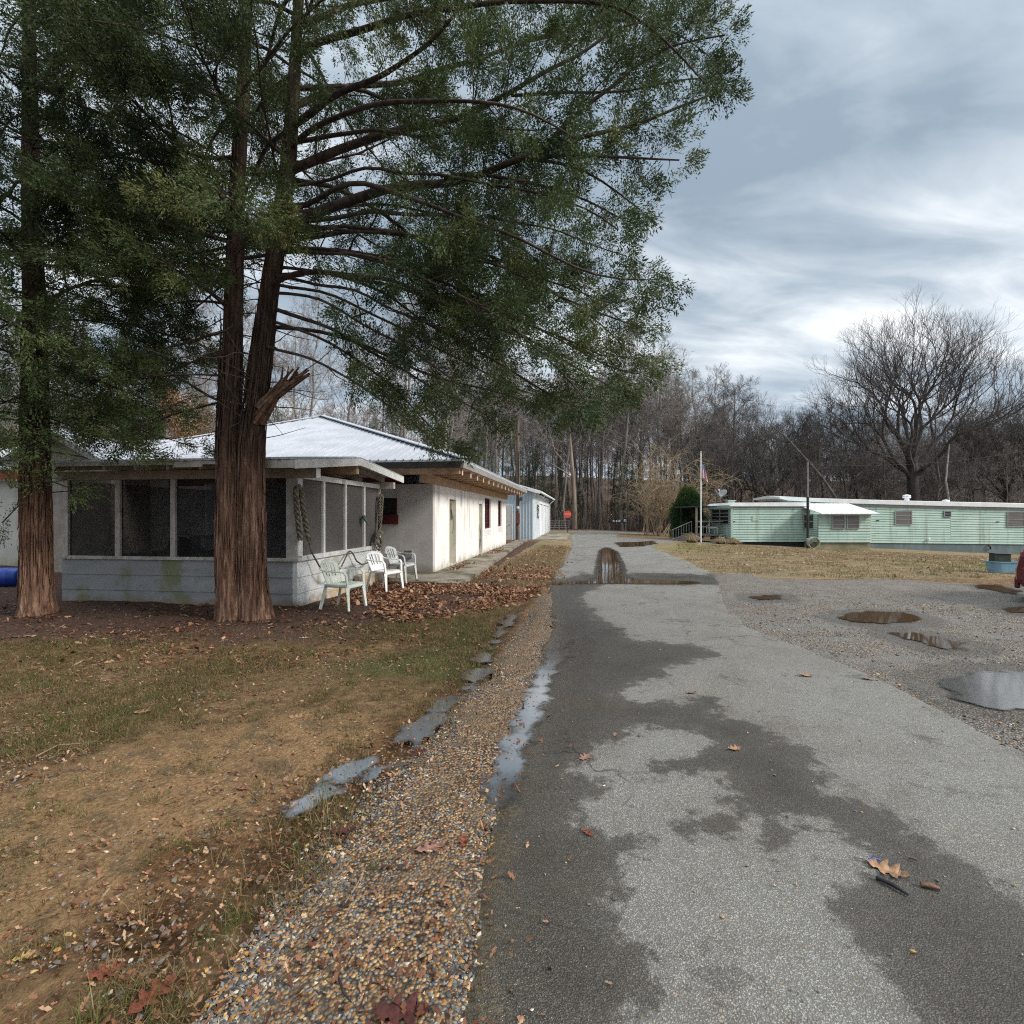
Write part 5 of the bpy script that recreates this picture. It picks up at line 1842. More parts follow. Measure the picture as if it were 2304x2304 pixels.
def plastic_chair(loc, rz, lab, mat):
    """a moulded garden armchair facing +x"""
    t = thing('plastic_chair', lab, 'chair', loc, rz, 'plastic chairs by the porch')
    # seat: a dished sheet with a rolled front edge
    A = Acc()
    nx_, ny_ = 12, 13
    V = []
    for i in range(nx_):
        for j in range(ny_):
            u = i / (nx_ - 1)
            v = j / (ny_ - 1) * 2 - 1
            xx = -0.20 + 0.45 * u
            yy = v * (0.205 + 0.04 * u)
            zz_ = 0.425 - 0.03 * math.sin(math.pi * min(u * 1.1, 1)) * (1 - v * v) - 0.02 * (1 - u) + (-0.05 * ((u - 0.85) / 0.15) ** 2 if u > 0.85 else 0) - 0.03 * max(0, abs(v) - 0.9) * 10 * 0.5
            V.append((xx, yy, zz_))
    Q = [(i * ny_ + j, (i + 1) * ny_ + j, (i + 1) * ny_ + j + 1, i * ny_ + j + 1) for i in range(nx_ - 1) for j in range(ny_ - 1)]
    A.add(V, Q)
    A.add([(a, b, c - 0.012) for a, b, c in V], [q[::-1] for q in Q])
    A.box(-0.2, 0.22, -0.235, -0.225, 0.375, 0.425)
    A.box(-0.2, 0.22, 0.225, 0.235, 0.375, 0.425)
    A.build('seat', mat, t, smooth=True)
    # back: curved shell with rounded top and vertical slots
    A = Acc()
    nr, nc = 14, 15
    V = []
    for i in range(nr):
        u = i / (nr - 1)
        for j in range(nc):
            v = j / (nc - 1) * 2 - 1
            wv = 0.205 + 0.045 * math.sin(min(u, 0.8) / 0.8 * 1.6)
            ztop = 0.82 - 0.085 * abs(v) ** 2.6
            zz_ = 0.415 + (ztop - 0.415) * u
            xx = -0.185 - 0.135 * u - 0.02 * u * u + 0.075 * v * v * (0.35 + 0.65 * u)
            V.append((xx, v * wv, zz_))
    Q = []
    for i in range(nr - 1):
        for j in range(nc - 1):
            if 4 <= i <= 10 and j in (3, 5, 8, 10):
                continue
            Q.append((i * nc + j, i * nc + j + 1, (i + 1) * nc + j + 1, (i + 1) * nc + j))
    A.add(V, Q)
    bk = A.build('backrest', mat, t, smooth=True)
    so_ = bk.modifiers.new('shell', 'SOLIDIFY')
    so_.thickness = 0.010
    for s in (-1, 1):
        A = Acc()
        ribbon(A, [(-0.285, s * 0.238, 0.70), (-0.24, s * 0.265, 0.665), (-0.14, s * 0.275, 0.645), (0.0, s * 0.28, 0.64), (0.12, s * 0.28, 0.64), (0.19, s * 0.275, 0.63), (0.225, s * 0.27, 0.59), (0.235, s * 0.262, 0.50), (0.245, s * 0.255, 0.40)],
               [0.05, 0.05, 0.05, 0.055, 0.06, 0.06, 0.06, 0.055, 0.05], [0.016, 0.016, 0.016, 0.014, 0.014, 0.018, 0.022, 0.022, 0.022], (0, s, 0.0))
        A.build('armrest', mat, t, smooth=False, bevel=0.005)
        for front in (1, 0):
            A = Acc()
            if front:
                a, b = (0.235, s * 0.245, 0.42), (0.285, s * 0.275, 0.0)
            else:
                a, b = (-0.19, s * 0.225, 0.43), (-0.285, s * 0.265, 0.0)
            a, b = Vector(a), Vector(b)
            pts = [a.lerp(b, q) for q in (0, 0.3, 0.7, 1)]
            sg = 1 if front else -1
            ribbon(A, pts, [0.085, 0.065, 0.05, 0.04], 0.008, (sg * 0.25, 1, 0))
            ribbon(A, [p_ + Vector((-sg * 0.022, -s * 0.012, 0)) for p_ in pts], [0.05, 0.045, 0.038, 0.03], 0.008, (1, 0, 0))
            A.build('leg', mat, t, bevel=0.003)
    return t


MAT['plastic_old'] = surf('mildewed_plastic', (0.66, 0.69, 0.62), (0.56, 0.59, 0.50), 5, 0.5, 0.05, dirt=(0.33, 0.35, 0.22), dscale=5, dlo=0.52, dhi=0.72, spec=0.4)
cx_, cy_ = G(772, 1370)
plastic_chair((cx_, cy_, 0.02), R(-14), 'mildewed white plastic armchair nearest the big cedar', MAT['plastic_old'])
cx_, cy_ = G(865, 1330)
plastic_chair((cx_, cy_, 0.02), R(-26), 'clean white plastic armchair between the two others by the porch', MAT['plastic'])
MAT['plastic_grey'] = surf('greyed_plastic', (0.50, 0.51, 0.50), (0.42, 0.43, 0.42), 7, 0.42, 0.03, dirt=(0.3, 0.3, 0.26), dscale=6, dlo=0.60, dhi=0.78, spec=0.45)
cx_, cy_ = G(902, 1313)
plastic_chair((cx_, cy_, 0.055), R(-16), 'greyer plastic armchair standing on the concrete nearest the block wall', MAT['plastic_grey'])

# blue barrel lying left of the cedar
bx, by = G(22, 1318)
bt = thing('blue_barrel', 'blue plastic drum lying in leaves left of the dark cedar', 'barrel', (bx - 0.05, by, 0.0), R(8))
A = Acc()
prof = [(0.0, -0.28), (0.19, -0.28), (0.21, -0.25), (0.215, -0.12), (0.225, -0.11), (0.215, -0.10), (0.215, 0.10), (0.225, 0.11), (0.215, 0.12), (0.21, 0.25), (0.19, 0.28), (0.0, 0.28)]
V = []
n = 20
for r, zl in prof:
    for k in range(n):
        a = 2 * math.pi * k / n
        V.append((zl, r * math.cos(a), 0.2 + r * math.sin(a)))
A.add(V, [(i * n + j, i * n + (j + 1) % n, (i + 1) * n + (j + 1) % n, (i + 1) * n + j) for i in range(len(prof) - 1) for j in range(n)])
A.build('drum', MAT['blue_plastic'], bt, smooth=True)
A = Acc()
A.tube([(0.285, 0.1, 0.28), (0.30, 0.1, 0.28)], 0.03, 10)
A.build('bung', MAT['black_metal'], bt)

# ------------------------------------------------------------------ pale blue metal building
shed = thing('metal_building', 'pale blue metal building with white roof edge and garage doors', 'building', (1.395, 33.5, 0.0), YAW)
A = Acc()
A.box(-8, 0, 0, 0.1, -0.1, 3.15)
A.prism([(-8, 0.0, 3.15), (0, 0.0, 3.15), (-4, 0.0, 4.35)], (0, 0.1, 0))
for s in np.arange(-7.9, -0.02, 0.2):
    A.box(s, s + 0.05, -0.03, 0.0, -0.1, 3.15 + (4 - abs(s + 4)) * 0.29)
A.build('front_wall', MAT['blue_siding'], shed)
A = Acc()
GD = [(5.0, 7.4), (8.4, 10.8), (11.8, 14.4)]
wall_with_holes(A, 'y', 0.0, 0.1, 0.1, 15.7, -0.1, 3.15, [(a, b, 0.0, 2.5) for a, b in GD])
for s in np.arange(0.2, 4.6, 0.2):
    A.box(0.0, 0.025, s, s + 0.05, -0.1, 3.1)
A.box(-8, -0.1, 15.6, 15.7, -0.1, 3.15)
A.box(-8, -7.9, 0.1, 15.6, -0.1, 3.15)
A.build('side_wall', surf('white_metal_siding', (0.70, 0.73, 0.75), (0.62, 0.66, 0.69), 2, 0.5, 0.05), shed)
for a, b in GD:
    A = Acc()
    A.box(-0.09, -0.06, a, b, 0.0, 2.5)
    for k in range(1, 5):
        A.box(-0.06, -0.05, a, b, 0.5 * k - 0.015, 0.5 * k + 0.015)
    d = A.build('garage_door', MAT['white_roof'], shed)
    A = Acc()
    A.box(0.002, 0.05, a - 0.12, a, 0, 2.6)
    A.box(0.002, 0.05, b, b + 0.12, 0, 2.6)
    A.box(0.002, 0.05, a, b, 2.5, 2.6)
    A.build('door_frame', MAT['white_roof'], d)
A = Acc()
A.box(-2.3, -1.42, -0.05, -0.033, 0.0, 2.25)
d = A.build('door', MAT['door_white'], shed)
A = Acc()
A.box(-2.38, -2.3, -0.06, -0.034, 0, 2.33)
A.box(-1.42, -1.34, -0.06, -0.034, 0, 2.33)
A.box(-2.3, -1.42, -0.06, -0.034, 2.25, 2.33)
A.build('door_frame', MAT['white_roof'], d)
A = Acc()
A.tube([(-1.55, -0.05, 1.0), (-1.55, -0.12, 1.0)], 0.03, 8)
A.build('door_handle', MAT['black_metal'], d)
A = Acc()
for sg in (1, -1):
    A.prism([(-4, -0.3, 4.45), (-4 + sg * 4.45, -0.3, 3.16), (-4 + sg * 4.45, 16, 3.16), (-4, 16, 4.45)], (0, 0, 0.06))
rf = A.build('roof', MAT['white_roof'], shed)
A = Acc()
A.tube([(0.52, -0.3, 3.12), (0.52, 16, 3.12)], 0.07, 8)
A.tube([(0.52, 15.9, 3.1), (0.3, 15.75, 2.9), (0.08, 15.7, 2.7), (0.08, 15.7, 0.1)], 0.04, 8)
A.build('gutter', MAT['white_roof'], rf)
A = Acc()
A.prism([(0.45, -0.32, 3.0), (0.45, -0.32, 3.2), (-4, -0.32, 4.5), (-4, -0.32, 4.3)], (0, 0.03, 0))
A.prism([(-8.45, -0.32, 3.0), (-8.45, -0.32, 3.2), (-4, -0.32, 4.5), (-4, -0.32, 4.3)], (0, 0.03, 0))
A.build('barge_board', MAT['white_roof'], rf)
A = Acc()
rr_ = random.Random(3)
for k in range(70):
    q = rr_.random()
    c = (0.06 + rr_.uniform(0, 0.06), 2.3 + rr_.uniform(-0.13, 0.13), 1.45 + q * 1.0)
    A.tube([c, (c[0] + rr_.uniform(0, 0.08), c[1] + rr_.uniform(-0.1, 0.1), c[2] - rr_.uniform(0.08, 0.2))], [0.02, 0.004], 4)
o = A.build('wall_swag', MAT['dark'])
o.location = (1.395, 33.5, 0)
o.rotation_euler = (0, 0, YAW)
tag(o, 'dark twig swag hung on the side of the pale blue building', 'wall ornament')

# ------------------------------------------------------------------ utility pole with meter
up = thing('utility_pole', 'tall brown utility pole with electric boxes before the pale blue building', 'pole', (0.37, 33.0, 0.0), 0)
A = Acc()
A.tube([(0, 0, -0.2), (0.01, 0, 3), (0.0, 0, 7.9)], [0.125, 0.115, 0.095], 12)
A.build('pole', MAT['pole_wood'], up, smooth=True)
A = Acc()
A.box(-0.10, 0.12, -0.24, -0.12, 1.92, 2.22)
mb = A.build('meter_box', MAT['grey_metal'], up, bevel=0.01)
A = Acc()
A.lathe([(0.09, 0), (0.09, 0.06), (0.05, 0.10)], 14)
o = A.build('meter_glass', MAT['silver'], mb, smooth=True)
o.rotation_euler = (R(90), 0, 0)
o.location = (0.01, -0.24, 2.08)
A = Acc()
A.box(-0.09, 0.13, -0.22, -0.11, 1.08, 1.76)
A.build('breaker_box', MAT['rusty_metal'], up, bevel=0.012)
A = Acc()
A.tube([(-0.09, -0.13, 0), (-0.09, -0.13, 1.08)], 0.035, 8)
A.tube([(0.06, -0.13, 2.22), (0.06, -0.12, 5.6), (0.02, -0.14, 5.75)], 0.025, 8)
A.build('conduit', MAT['black_metal'], up)
A = Acc()
A.box(0.14, 0.30, -0.16, -0.02, 2.55, 2.78)
A.build('junction_box', MAT['black_metal'], up, bevel=0.01)


def wire(pts, sag, lab, r=0.012, m='grey_metal'):
    a, b = np.array(pts[0]), np.array(pts[1])
    t = np.linspace(0, 1, 30)[:, None]
    P = a + (b - a) * t
    P[:, 2] -= sag * 4 * (t * (1 - t))[:, 0]
    A = Acc()
    A.tube(P, r, 5)
    tag(A.build('overhead_wire', MAT[m]), lab, 'wire')


wire([(0.5, 32.9, 2.6), (2.3, 36, 2.95)], 0.35, 'loose cable from the pole to the pale blue building', 0.012)

# ------------------------------------------------------------------ stop sign, gate, mailboxes
sx_, sy_ = (1277 - 1152) / F * 53.0 * 0.9, 48.0
st = thing('stop_sign', 'faded red stop sign at the end of the lane', 'sign', (5.2, 48.0, 0.0), R(4))
A = Acc()
A.tube([(0, 0, -0.1), (0, 0, 2.15)], 0.03, 8)
A.build('post', MAT['black_metal'], st)
A = Acc()
oc = [(0.36 * math.cos(R(22.5 + 45 * k)), -0.04, 1.72 + 0.36 * math.sin(R(22.5 + 45 * k))) for k in range(8)]
A.prism(oc, (0, -0.006, 0))
sg_ = A.build('sign_plate', MAT['red_sign'], st)
cu = bpy.data.curves.new('sign_text', 'FONT')
cu.body = 'STOP'
cu.size = 0.25
cu.align_x = 'CENTER'
cu.align_y = 'CENTER'
cu.extrude = 0.002
_t = bpy.data.objects.new('letter_source', cu)
COL.objects.link(_t)
bpy.context.view_layer.update()
_m = bpy.data.meshes.new_from_object(_t.evaluated_get(bpy.context.evaluated_depsgraph_get()))
bpy.data.objects.remove(_t)
to = bpy.data.objects.new('lettering', _m)
COL.objects.link(to)
to.data.materials.append(surf('faded_white_letters', (0.66, 0.42, 0.38), (0.6, 0.35, 0.3), 5, 0.5, 0.0))
to.parent = sg_
to.rotation_euler = (R(90), 0, 0)
to.location = (0, -0.05, 1.72)

gt = thing('farm_gate', 'low grey tube gate behind the stop sign', 'gate', (5.2, 57.5, 0.0), 0)
for k, zz_ in enumerate((0.25, 0.5, 0.75, 1.0)):
    A = Acc()
    A.tube([(-1.0, 0, zz_), (1.2, 0, zz_)], 0.025, 6)
    A.build('rail', MAT['grey_metal'], gt)
for xx in (-1.0, 0.1, 1.2):
    A = Acc()
    A.tube([(xx, 0, 0), (xx, 0, 1.1)], 0.03, 6)
    A.build('upright', MAT['grey_metal'], gt)
ms = thing('mailbox_stand', 'wooden rail carrying a row of mailboxes across the road', 'stand', (11.6, 56.3, 0.0), 0)
A = Acc()
A.box(-1.0, 1.0, -0.06, 0.06, 0.82, 0.88)
A.build('rail', MAT['black_metal'], ms)
for xx in (-0.9, 0.9):
    A = Acc()
    A.box(xx - 0.06, xx + 0.06, -0.06, 0.06, -0.1, 0.82)
    A.build('post', MAT['grey_wood'], ms)
MB = [(-0.85, 'black', 0.19, 0.28), (-0.42, 'white', 0.16, 0.22), (-0.08, 'white', 0.15, 0.21), (0.22, 'white', 0.15, 0.21), (0.48, 'black', 0.14, 0.22), (0.82, 'white', 0.21, 0.30)]
MBL = ['tall black mailbox at the left end of the row', 'wide white mailbox beside the black end one', 'white mailbox with white ones on both sides', 'white mailbox left of the short black one', 'short black mailbox right of the white ones',
       'large cream mailbox at the right end of the row']
for (xx, c, w_, h_), lab in zip(MB, MBL):
    t = thing('mailbox', lab, 'mailbox', (11.6 + xx, 56.3, 0.88), 0, 'mailboxes across the road')
    A = Acc()
    pr = [(-w_ / 2, -0.25, 0), (w_ / 2, -0.25, 0)] + [(w_ / 2 * math.cos(q), -0.25, h_ * 0.5 + h_ * 0.5 * math.sin(q)) for q in np.linspace(0, math.pi, 9)]
    A.prism(pr, (0, 0.5, 0))
    A.build('box', MAT['black_metal'] if c == 'black' else MAT['white_roof'], t)
    A = Acc()
    A.prism([(p_[0] * 0.9, -0.262, 0.01 + p_[2] * 0.95) for p_ in pr], (0, 0.01, 0))
    A.build('door', MAT['grey_metal'] if c == 'white' else MAT['dark'], t)
    A = Acc()
    A.box(w_ / 2 + 0.002, w_ / 2 + 0.012, -0.1, -0.04, h_ * 0.4, h_ * 1.05)
    A.build('flag', MAT['red_paint'], t)

# ------------------------------------------------------------------ green trailers


def siding(A, axis_, a0, a1, z0f, z1f, face, pitch=0.125, sgn=-1, holes=()):
    """lapped metal siding on a plane; z0f and z1f give its lower and upper edge along the wall"""
    zmin = min(z0f(a0), z0f(a1))
    zmax = max(z1f(a0), z1f(a1))
    n = int(math.ceil((zmax - zmin) / pitch))
    for k in range(n):
        def zr_(a, q):
            lo, hi = z0f(a), z1f(a)
            return lo + (hi - lo) * q
        q0, q1 = k / n, (k + 1) / n
        o0, o1 = face + sgn * 0.034, face
        if axis_ == 'x':
            V = [(a0, o0, zr_(a0, q0)), (a1, o0, zr_(a1, q0)), (a1, o1, zr_(a1, q1)), (a0, o1, zr_(a0, q1)), (a0, o1, zr_(a0, q0)), (a1, o1, zr_(a1, q0))]
        else:
            V = [(o0, a0, zr_(a0, q0)), (o0, a1, zr_(a1, q0)), (o1, a1, zr_(a1, q1)), (o1, a0, zr_(a0, q1)), (o1, a0, zr_(a0, q0)), (o1, a1, zr_(a1, q0))]
        A.add(V, [(0, 1, 2, 3), (0, 4, 5, 1)])


def trailer_window(parent, x0, x1, z0, z1, face, slats=3, mat='drab_window', frame='grey_metal'):
    A = Acc()
    A.box(x0, x1, face - 0.035, face - 0.025, z0, z1)
    w = A.build('window', MAT[mat], parent)
    A = Acc()
    f = 0.05
    A.box(x0 - f, x0, face - 0.06, face - 0.02, z0 - f, z1 + f)
    A.box(x1, x1 + f, face - 0.06, face - 0.02, z0 - f, z1 + f)
    A.box(x0, x1, face - 0.06, face - 0.02, z1, z1 + f)
    A.box(x0, x1, face - 0.06, face - 0.02, z0 - f, z0)
    for k in range(1, slats):
        zz_ = z0 + (z1 - z0) * k / slats
        A.box(x0, x1, face - 0.05, face - 0.036, zz_ - 0.018, zz_ + 0.018)
    A.build('window_frame', MAT[frame], w)
    return w


def W(px, py, Yd):
    return ((px - 1152) / F * Yd, EYE + (HY - py) / F * Yd)


t1 = thing('mobile_home', 'mint green trailer with lapped siding and a blank side left of the black mast', 'trailer', (0, 0, 0), 0)
Y1 = 32.8
xa, _ = W(1646, 0, Y1)
xb, _ = W(1822, 0, Y1)
zb1 = W(0, 1219, Y1)[1]
zt1 = W(0, 1140, Y1)[1]
A = Acc()
siding(A, 'x', xa, xb, lambda a: zb1, lambda a: zt1, Y1, 0.17)
siding(A, 'y', Y1 + 0.02, Y1 + 3.5, lambda a: zb1, lambda a: zt1, xa, 0.125)
A.box(xa + 0.01, xb, Y1 + 0.01, Y1 + 3.5, zb1, zt1)
A.build('siding', MAT['mint'], t1)
A = Acc()
for px in (1646,):
    A.box(xa - 0.06, xa + 0.08, Y1 - 0.05, Y1 - 0.026, zb1, zt1)
A.build('corner_trim', MAT['mint'], t1)
A = Acc()
zr1 = W(0, 1131, Y1)[1]
A.prism([(xa - 0.22, Y1 - 0.12, zt1 + 0.10), (xa - 0.05, Y1 - 0.15, zr1), (xb - 0.05, Y1 - 0.15, zr1 + 0.02), (xb - 0.05, Y1 - 0.15, zt1 + 0.02), (xa - 0.15, Y1 - 0.15, zt1 + 0.02)], (0, 3.7, 0))
A.build('roof', MAT['white_roof'], t1)
A = Acc()
A.box(xa - 0.15, xb, Y1 - 0.03, Y1, zt1 - 0.06, zt1 + 0.015)
A.build('roof_trim', MAT['grey_fascia'], t1)
A = Acc()
A.prism([(xa - 0.18, Y1 - 0.10, zt1 + 0.08), (xa - 0.1, Y1 - 0.10, zt1 + 0.0), (xa - 0.1, Y1 - 0.10, zt1 - 0.12), (xa - 0.15, Y1 - 0.10, zt1 - 0.1)], (0, 3.6, 0))
A.build('nose_soffit', MAT['mint'], t1)
A = Acc()
A.box(xa - 0.05, xa - 0.028, Y1 + 0.3, Y1 + 3.1, 1.05, 2.0)
w = A.build('end_window', MAT['glass'], t1)
A = Acc()
for q in np.linspace(1.05, 2.0, 5):
    A.box(xa - 0.08, xa - 0.052, Y1 + 0.3, Y1 + 3.1, q - 0.02, q + 0.02)
for q in (0.3, 1.7, 3.1):
    A.box(xa - 0.08, xa - 0.0521, Y1 + q - 0.03, Y1 + q + 0.03, 1.07, 1.98)
A.build('window_frame', MAT['grey_metal'], w)
A = Acc()
xp, zp = W(1692, 1172, Y1)
xq, zq = W(1706, 1160, Y1)
A.box(xp, xq, Y1 - 0.05, Y1 - 0.024, zp, zq)
A.build('hatch', MAT['mint'], t1, bevel=0.008)
A = Acc()
A.box(xa + 0.15, xb, Y1 + 0.08, Y1 + 0.14, -0.6, zb1)
A.build('skirting', MAT['dark'], t1)
A = Acc()
xv, zv = W(1645, 1128, Y1 + 0.6)
A.box(xv - 0.22, xv + 0.22, Y1 + 0.5, Y1 + 0.9, zr1 - 0.05, zr1 + 0.12)
A.box(xv - 0.27, xv + 0.27, Y1 + 0.45, Y1 + 0.95, zr1 + 0.12, zr1 + 0.17)
A.build('roof_vent', surf('green_vent', (0.25, 0.40, 0.33), (0.45, 0.52, 0.48), 6, 0.5, 0.05), t1)
A = Acc()
A.box(xa + 0.10, xa + 0.22, Y1 - 0.06, Y1 - 0.025, zb1 + 1.28, zb1 + 1.32)
A.build('marker_lamp', MAT['dark'], t1)

t2 = thing('mobile_home', 'long mint green trailer with three windows, grey skirting and white vents on its roof', 'trailer', (0, 0, 0), 0)
Y2 = 36.6
x0, _ = W(1770, 0, Y2)
x1 = 43.0


def ztop2(a):
    u = (a - W(1770, 0, Y2)[0]) / (W(2304, 0, Y2)[0] - W(1770, 0, Y2)[0])
    return EYE + (33 - 16 * min(u, 1.25) ** 0.7) / F * Y2 if u > 0 else EYE + 33 / F * Y2


def zbot2(a):
    return -0.34 - 0.0107 * (a - 25.6)


nseg = 10
sxs = np.linspace(x0, x1, nseg + 1)
A = Acc()
for a, b in zip(sxs[:-1], sxs[1:]):
    siding(A, 'x', a, b, zbot2, ztop2, Y2, 0.18)
siding(A, 'y', Y2 + 0.02, Y2 + 3.6, lambda a: zbot2(x0), lambda a: ztop2(x0), x0, 0.13)
V = []
for a in sxs:
    V += [(a, Y2 + 0.01, zbot2(a)), (a, Y2 + 0.01, ztop2(a)), (a, Y2 + 3.6, ztop2(a)), (a, Y2 + 3.6, zbot2(a))]
A.add(V, [(k * 4 + j, k * 4 + (j + 1) % 4, k * 4 + 4 + (j + 1) % 4, k * 4 + 4 + j) for k in range(nseg) for j in range(4)] + [(0, 1, 2, 3), (nseg * 4, nseg * 4 + 3, nseg * 4 + 2, nseg * 4 + 1)])
A.build('siding', MAT['mint'], t2)
A = Acc()
V = []
for a in [x0 - 0.6] + list(sxs):
    z_ = ztop2(max(a, x0))
    lo = z_ + (0.18 if a < x0 else 0.02)
    V += [(a, Y2 - 0.2, lo), (a, Y2 - 0.22, z_ + 0.30), (a, Y2 + 1.8, z_ + 0.42), (a, Y2 + 3.8, z_ + 0.30), (a, Y2 + 3.8, lo)]
k5 = nseg + 2
A.add(V, [(k * 5 + j, k * 5 + (j + 1) % 5, k * 5 + 5 + (j + 1) % 5, k * 5 + 5 + j) for k in range(k5 - 1) for j in range(5)])
A.add(V[:5], [(0, 1, 2, 3, 4)])
A.build('roof', MAT['white_roof'], t2)
A = Acc()
for a, b in zip(sxs[:-1], sxs[1:]):
    A.add([(a, Y2 - 0.06, ztop2(a) - 0.16), (b, Y2 - 0.06, ztop2(b) - 0.16), (b, Y2 - 0.06, ztop2(b) + 0.015), (a, Y2 - 0.06, ztop2(a) + 0.015), (a, Y2 - 0.01, ztop2(a) - 0.17), (b, Y2 - 0.01, ztop2(b) - 0.17)], [(0, 1, 2, 3), (0, 4, 5, 1)])
A.build('roof_trim', MAT['grey_metal'], t2)
A = Acc()
V = []
for a in sxs:
    V += [(a, Y2 + 0.02, zbot2(a) - 0.002), (a, Y2 + 0.02, -2.2)]
A.add(V, [(k * 2, k * 2 + 1, k * 2 + 3, k * 2 + 2) for k in range(nseg)])
A.build('skirting', MAT['skirt'], t2)


def win2(pxa, pxb, pya, pyb, **k):
    a, zt = W(pxa, pya, Y2)
    b, zb = W(pxb, pyb, Y2)
    trailer_window(t2, a, b, zb, zt, Y2 - 0.02, **k)


win2(2014, 2049, 1151, 1179)
win2(2124, 2137, 1151, 1162, slats=2, mat='glass')
win2(2266, 2303, 1153, 1184, slats=2, mat='drab_window')
for px, py in ((1974, 1171), (2244, 1174)):
    a, zz_ = W(px, py, Y2)
    A = Acc()
    A.box(a - 0.1, a + 0.1, Y2 - 0.06, Y2 - 0.022, zz_ - 0.03, zz_ + 0.03)
    A.build('marker_lamp', MAT['dark'], t2)
a, zz_ = W(2086, 1213, Y2)
A = Acc()
A.tube([(a, Y2 - 0.1, zz_), (a + 0.1, Y2 - 0.12, zz_ - 0.02)], [0.07, 0.05], 8)
A.build('vent_hood', MAT['white_roof'], t2)
a, zz_ = W(2222, 1226, Y2)
A = Acc()
A.tube([(a, Y2 - 0.05, zz_), (a + 0.12, Y2 - 0.1, zz_ - 0.15), (a + 0.16, Y2 - 0.05, zz_ - 0.3)], 0.05, 8)
A.build('drain_pipe', MAT['dark'], t2)
for px, hgt, cap in ((2040, 0.45, 1), (2128, 0.16, 0)):
    a, _ = W(px, 0, Y2 + 1.2)
    zq = ztop2(a) + 0.34
    A = Acc()
    if cap:
        A.lathe([(0.16, 0), (0.16, hgt * 0.5), (0.26, hgt * 0.55), (0.26, hgt * 0.72), (0.2, hgt * 0.75), (0.26, hgt * 0.82), (0.24, hgt), (0.05, hgt + 0.05)], 14, (a, Y2 + 1.2, zq))
    else:
        A.lathe([(0.22, 0), (0.24, 0.1), (0.2, hgt), (0.04, hgt + 0.04)], 14, (a, Y2 + 1.2, zq))
    A.build('roof_vent', MAT['white_roof'], t2, smooth=False)

ad = thing('room_addition', 'mint green boxy addition with a white shed roof between the two trailers', 'extension', (0, 0, 0), 0)
YA = 31.3
xa2, za_t = W(1841, 1157, YA)
xb2, za_b = W(1960, 1220, YA)
A = Acc()
siding(A, 'x', xa2, xb2, lambda a: za_b, lambda a: za_t + 0.0, YA, 0.18)
siding(A, 'y', YA + 0.02, Y2 - 0.05, lambda a: za_b, lambda a: za_t + 0.10 * (a - YA) * 0.6, xa2, 0.16)
A.box(xa2 + 0.01, xb2 - 0.01, YA + 0.01, Y2 - 0.05, za_b, za_t)
A.box(xb2 - 0.01, xb2 + 0.015, YA, Y2 - 0.05, za_b, za_t)
A.build('siding', MAT['mint'], ad)
A = Acc()
A.box(xa2 + 0.03, xb2 - 0.02, YA + 0.06, Y2, -1.6, za_b)
A.build('block_base', MAT['block_base'], ad)
A = Acc()
zt_ = W(0, 1135, 33.6)[1]
A.prism([(xa2 - 0.1, YA - 0.45, za_t + 0.0), (xb2 + 0.2, YA - 0.45, za_t + 0.0), (xb2 + 0.25, 33.8, zt_ + 0.02), (xa2 - 0.1, 33.8, zt_ + 0.02)], (0, 0, 0.05))
for s in np.linspace(xa2 - 0.05, xb2 + 0.1, 12):
    A.bar((s, YA - 0.45, za_t + 0.055), (s, 33.8, zt_ + 0.075), 0.03, 0.02)
A.build('awning_roof', MAT['white_roof'], ad)


def winA(pxa, pxb, pya, pyb):
    a, zt = W(pxa, pya, YA)
    b, zb = W(pxb, pyb, YA)
    trailer_window(ad, a, b, zb, zt, YA - 0.015, slats=3)


winA(1873, 1898, 1161, 1189)
winA(1906, 1930, 1161, 1189)
A = Acc()
A.box(xa2 - 0.05, xa2 - 0.028, YA + 0.5, YA + 1.4, 0.8, 1.65)
w = A.build('side_window', MAT['glass'], ad)
A = Acc()
for q in (0.8, 1.22, 1.65):
    A.box(xa2 - 0.07, xa2 - 0.052, YA + 0.45, YA + 1.45, q - 0.025, q + 0.025)
A.build('window_frame', MAT['grey_metal'], w)

# mast with hose reel
YM = 30.8
mx_, _ = W(1817.5, 0, YM)
mz = float(hz(mx_, YM))
ma = thing('service_mast', 'thin black service mast in front of the green trailers', 'mast', (mx_, YM, mz), 0)
A = Acc()
A.tube([(0, 0, -0.1), (0, 0, 3.1)], 0.075, 10)
A.build('conduit', MAT['black_metal'], ma, smooth=True)
A = Acc()
A.tube([(0, 0, 3.1), (0, 0, EYE + (HY - 1040) / F * YM - mz)], [0.04, 0.03], 8)
A.build('mast_pipe', MAT['grey_metal'], ma, smooth=True)
A = Acc()
A.box(-0.16, 0.16, -0.22, -0.08, 0.3, 0.62)
A.build('meter_box', MAT['grey_metal'], ma, bevel=0.02)
hr = thing('hose_reel', 'coiled pale garden hose at the foot of the black mast', 'hose', (mx_ + 0.12, YM - 0.3, mz), 0)
A = Acc()
for k in range(5):
    A.tube([((0.33 + 0.02 * (k % 2)) * math.cos(t), -0.04 * k, 0.36 + 0.33 * math.sin(t)) for t in np.linspace(0, 2 * math.pi, 25)], 0.022, 6)
A.build('hose', surf('faded_hose', (0.38, 0.40, 0.30), (0.26, 0.28, 0.2), 8, 0.6, 0.1), hr, smooth=True)
wire([(mx_, YM, EYE + (HY - 1045) / F * YM), (60, 50, 11.0)], 1.4, 'thin overhead cable running right from the black mast', 0.005, 'black_metal')

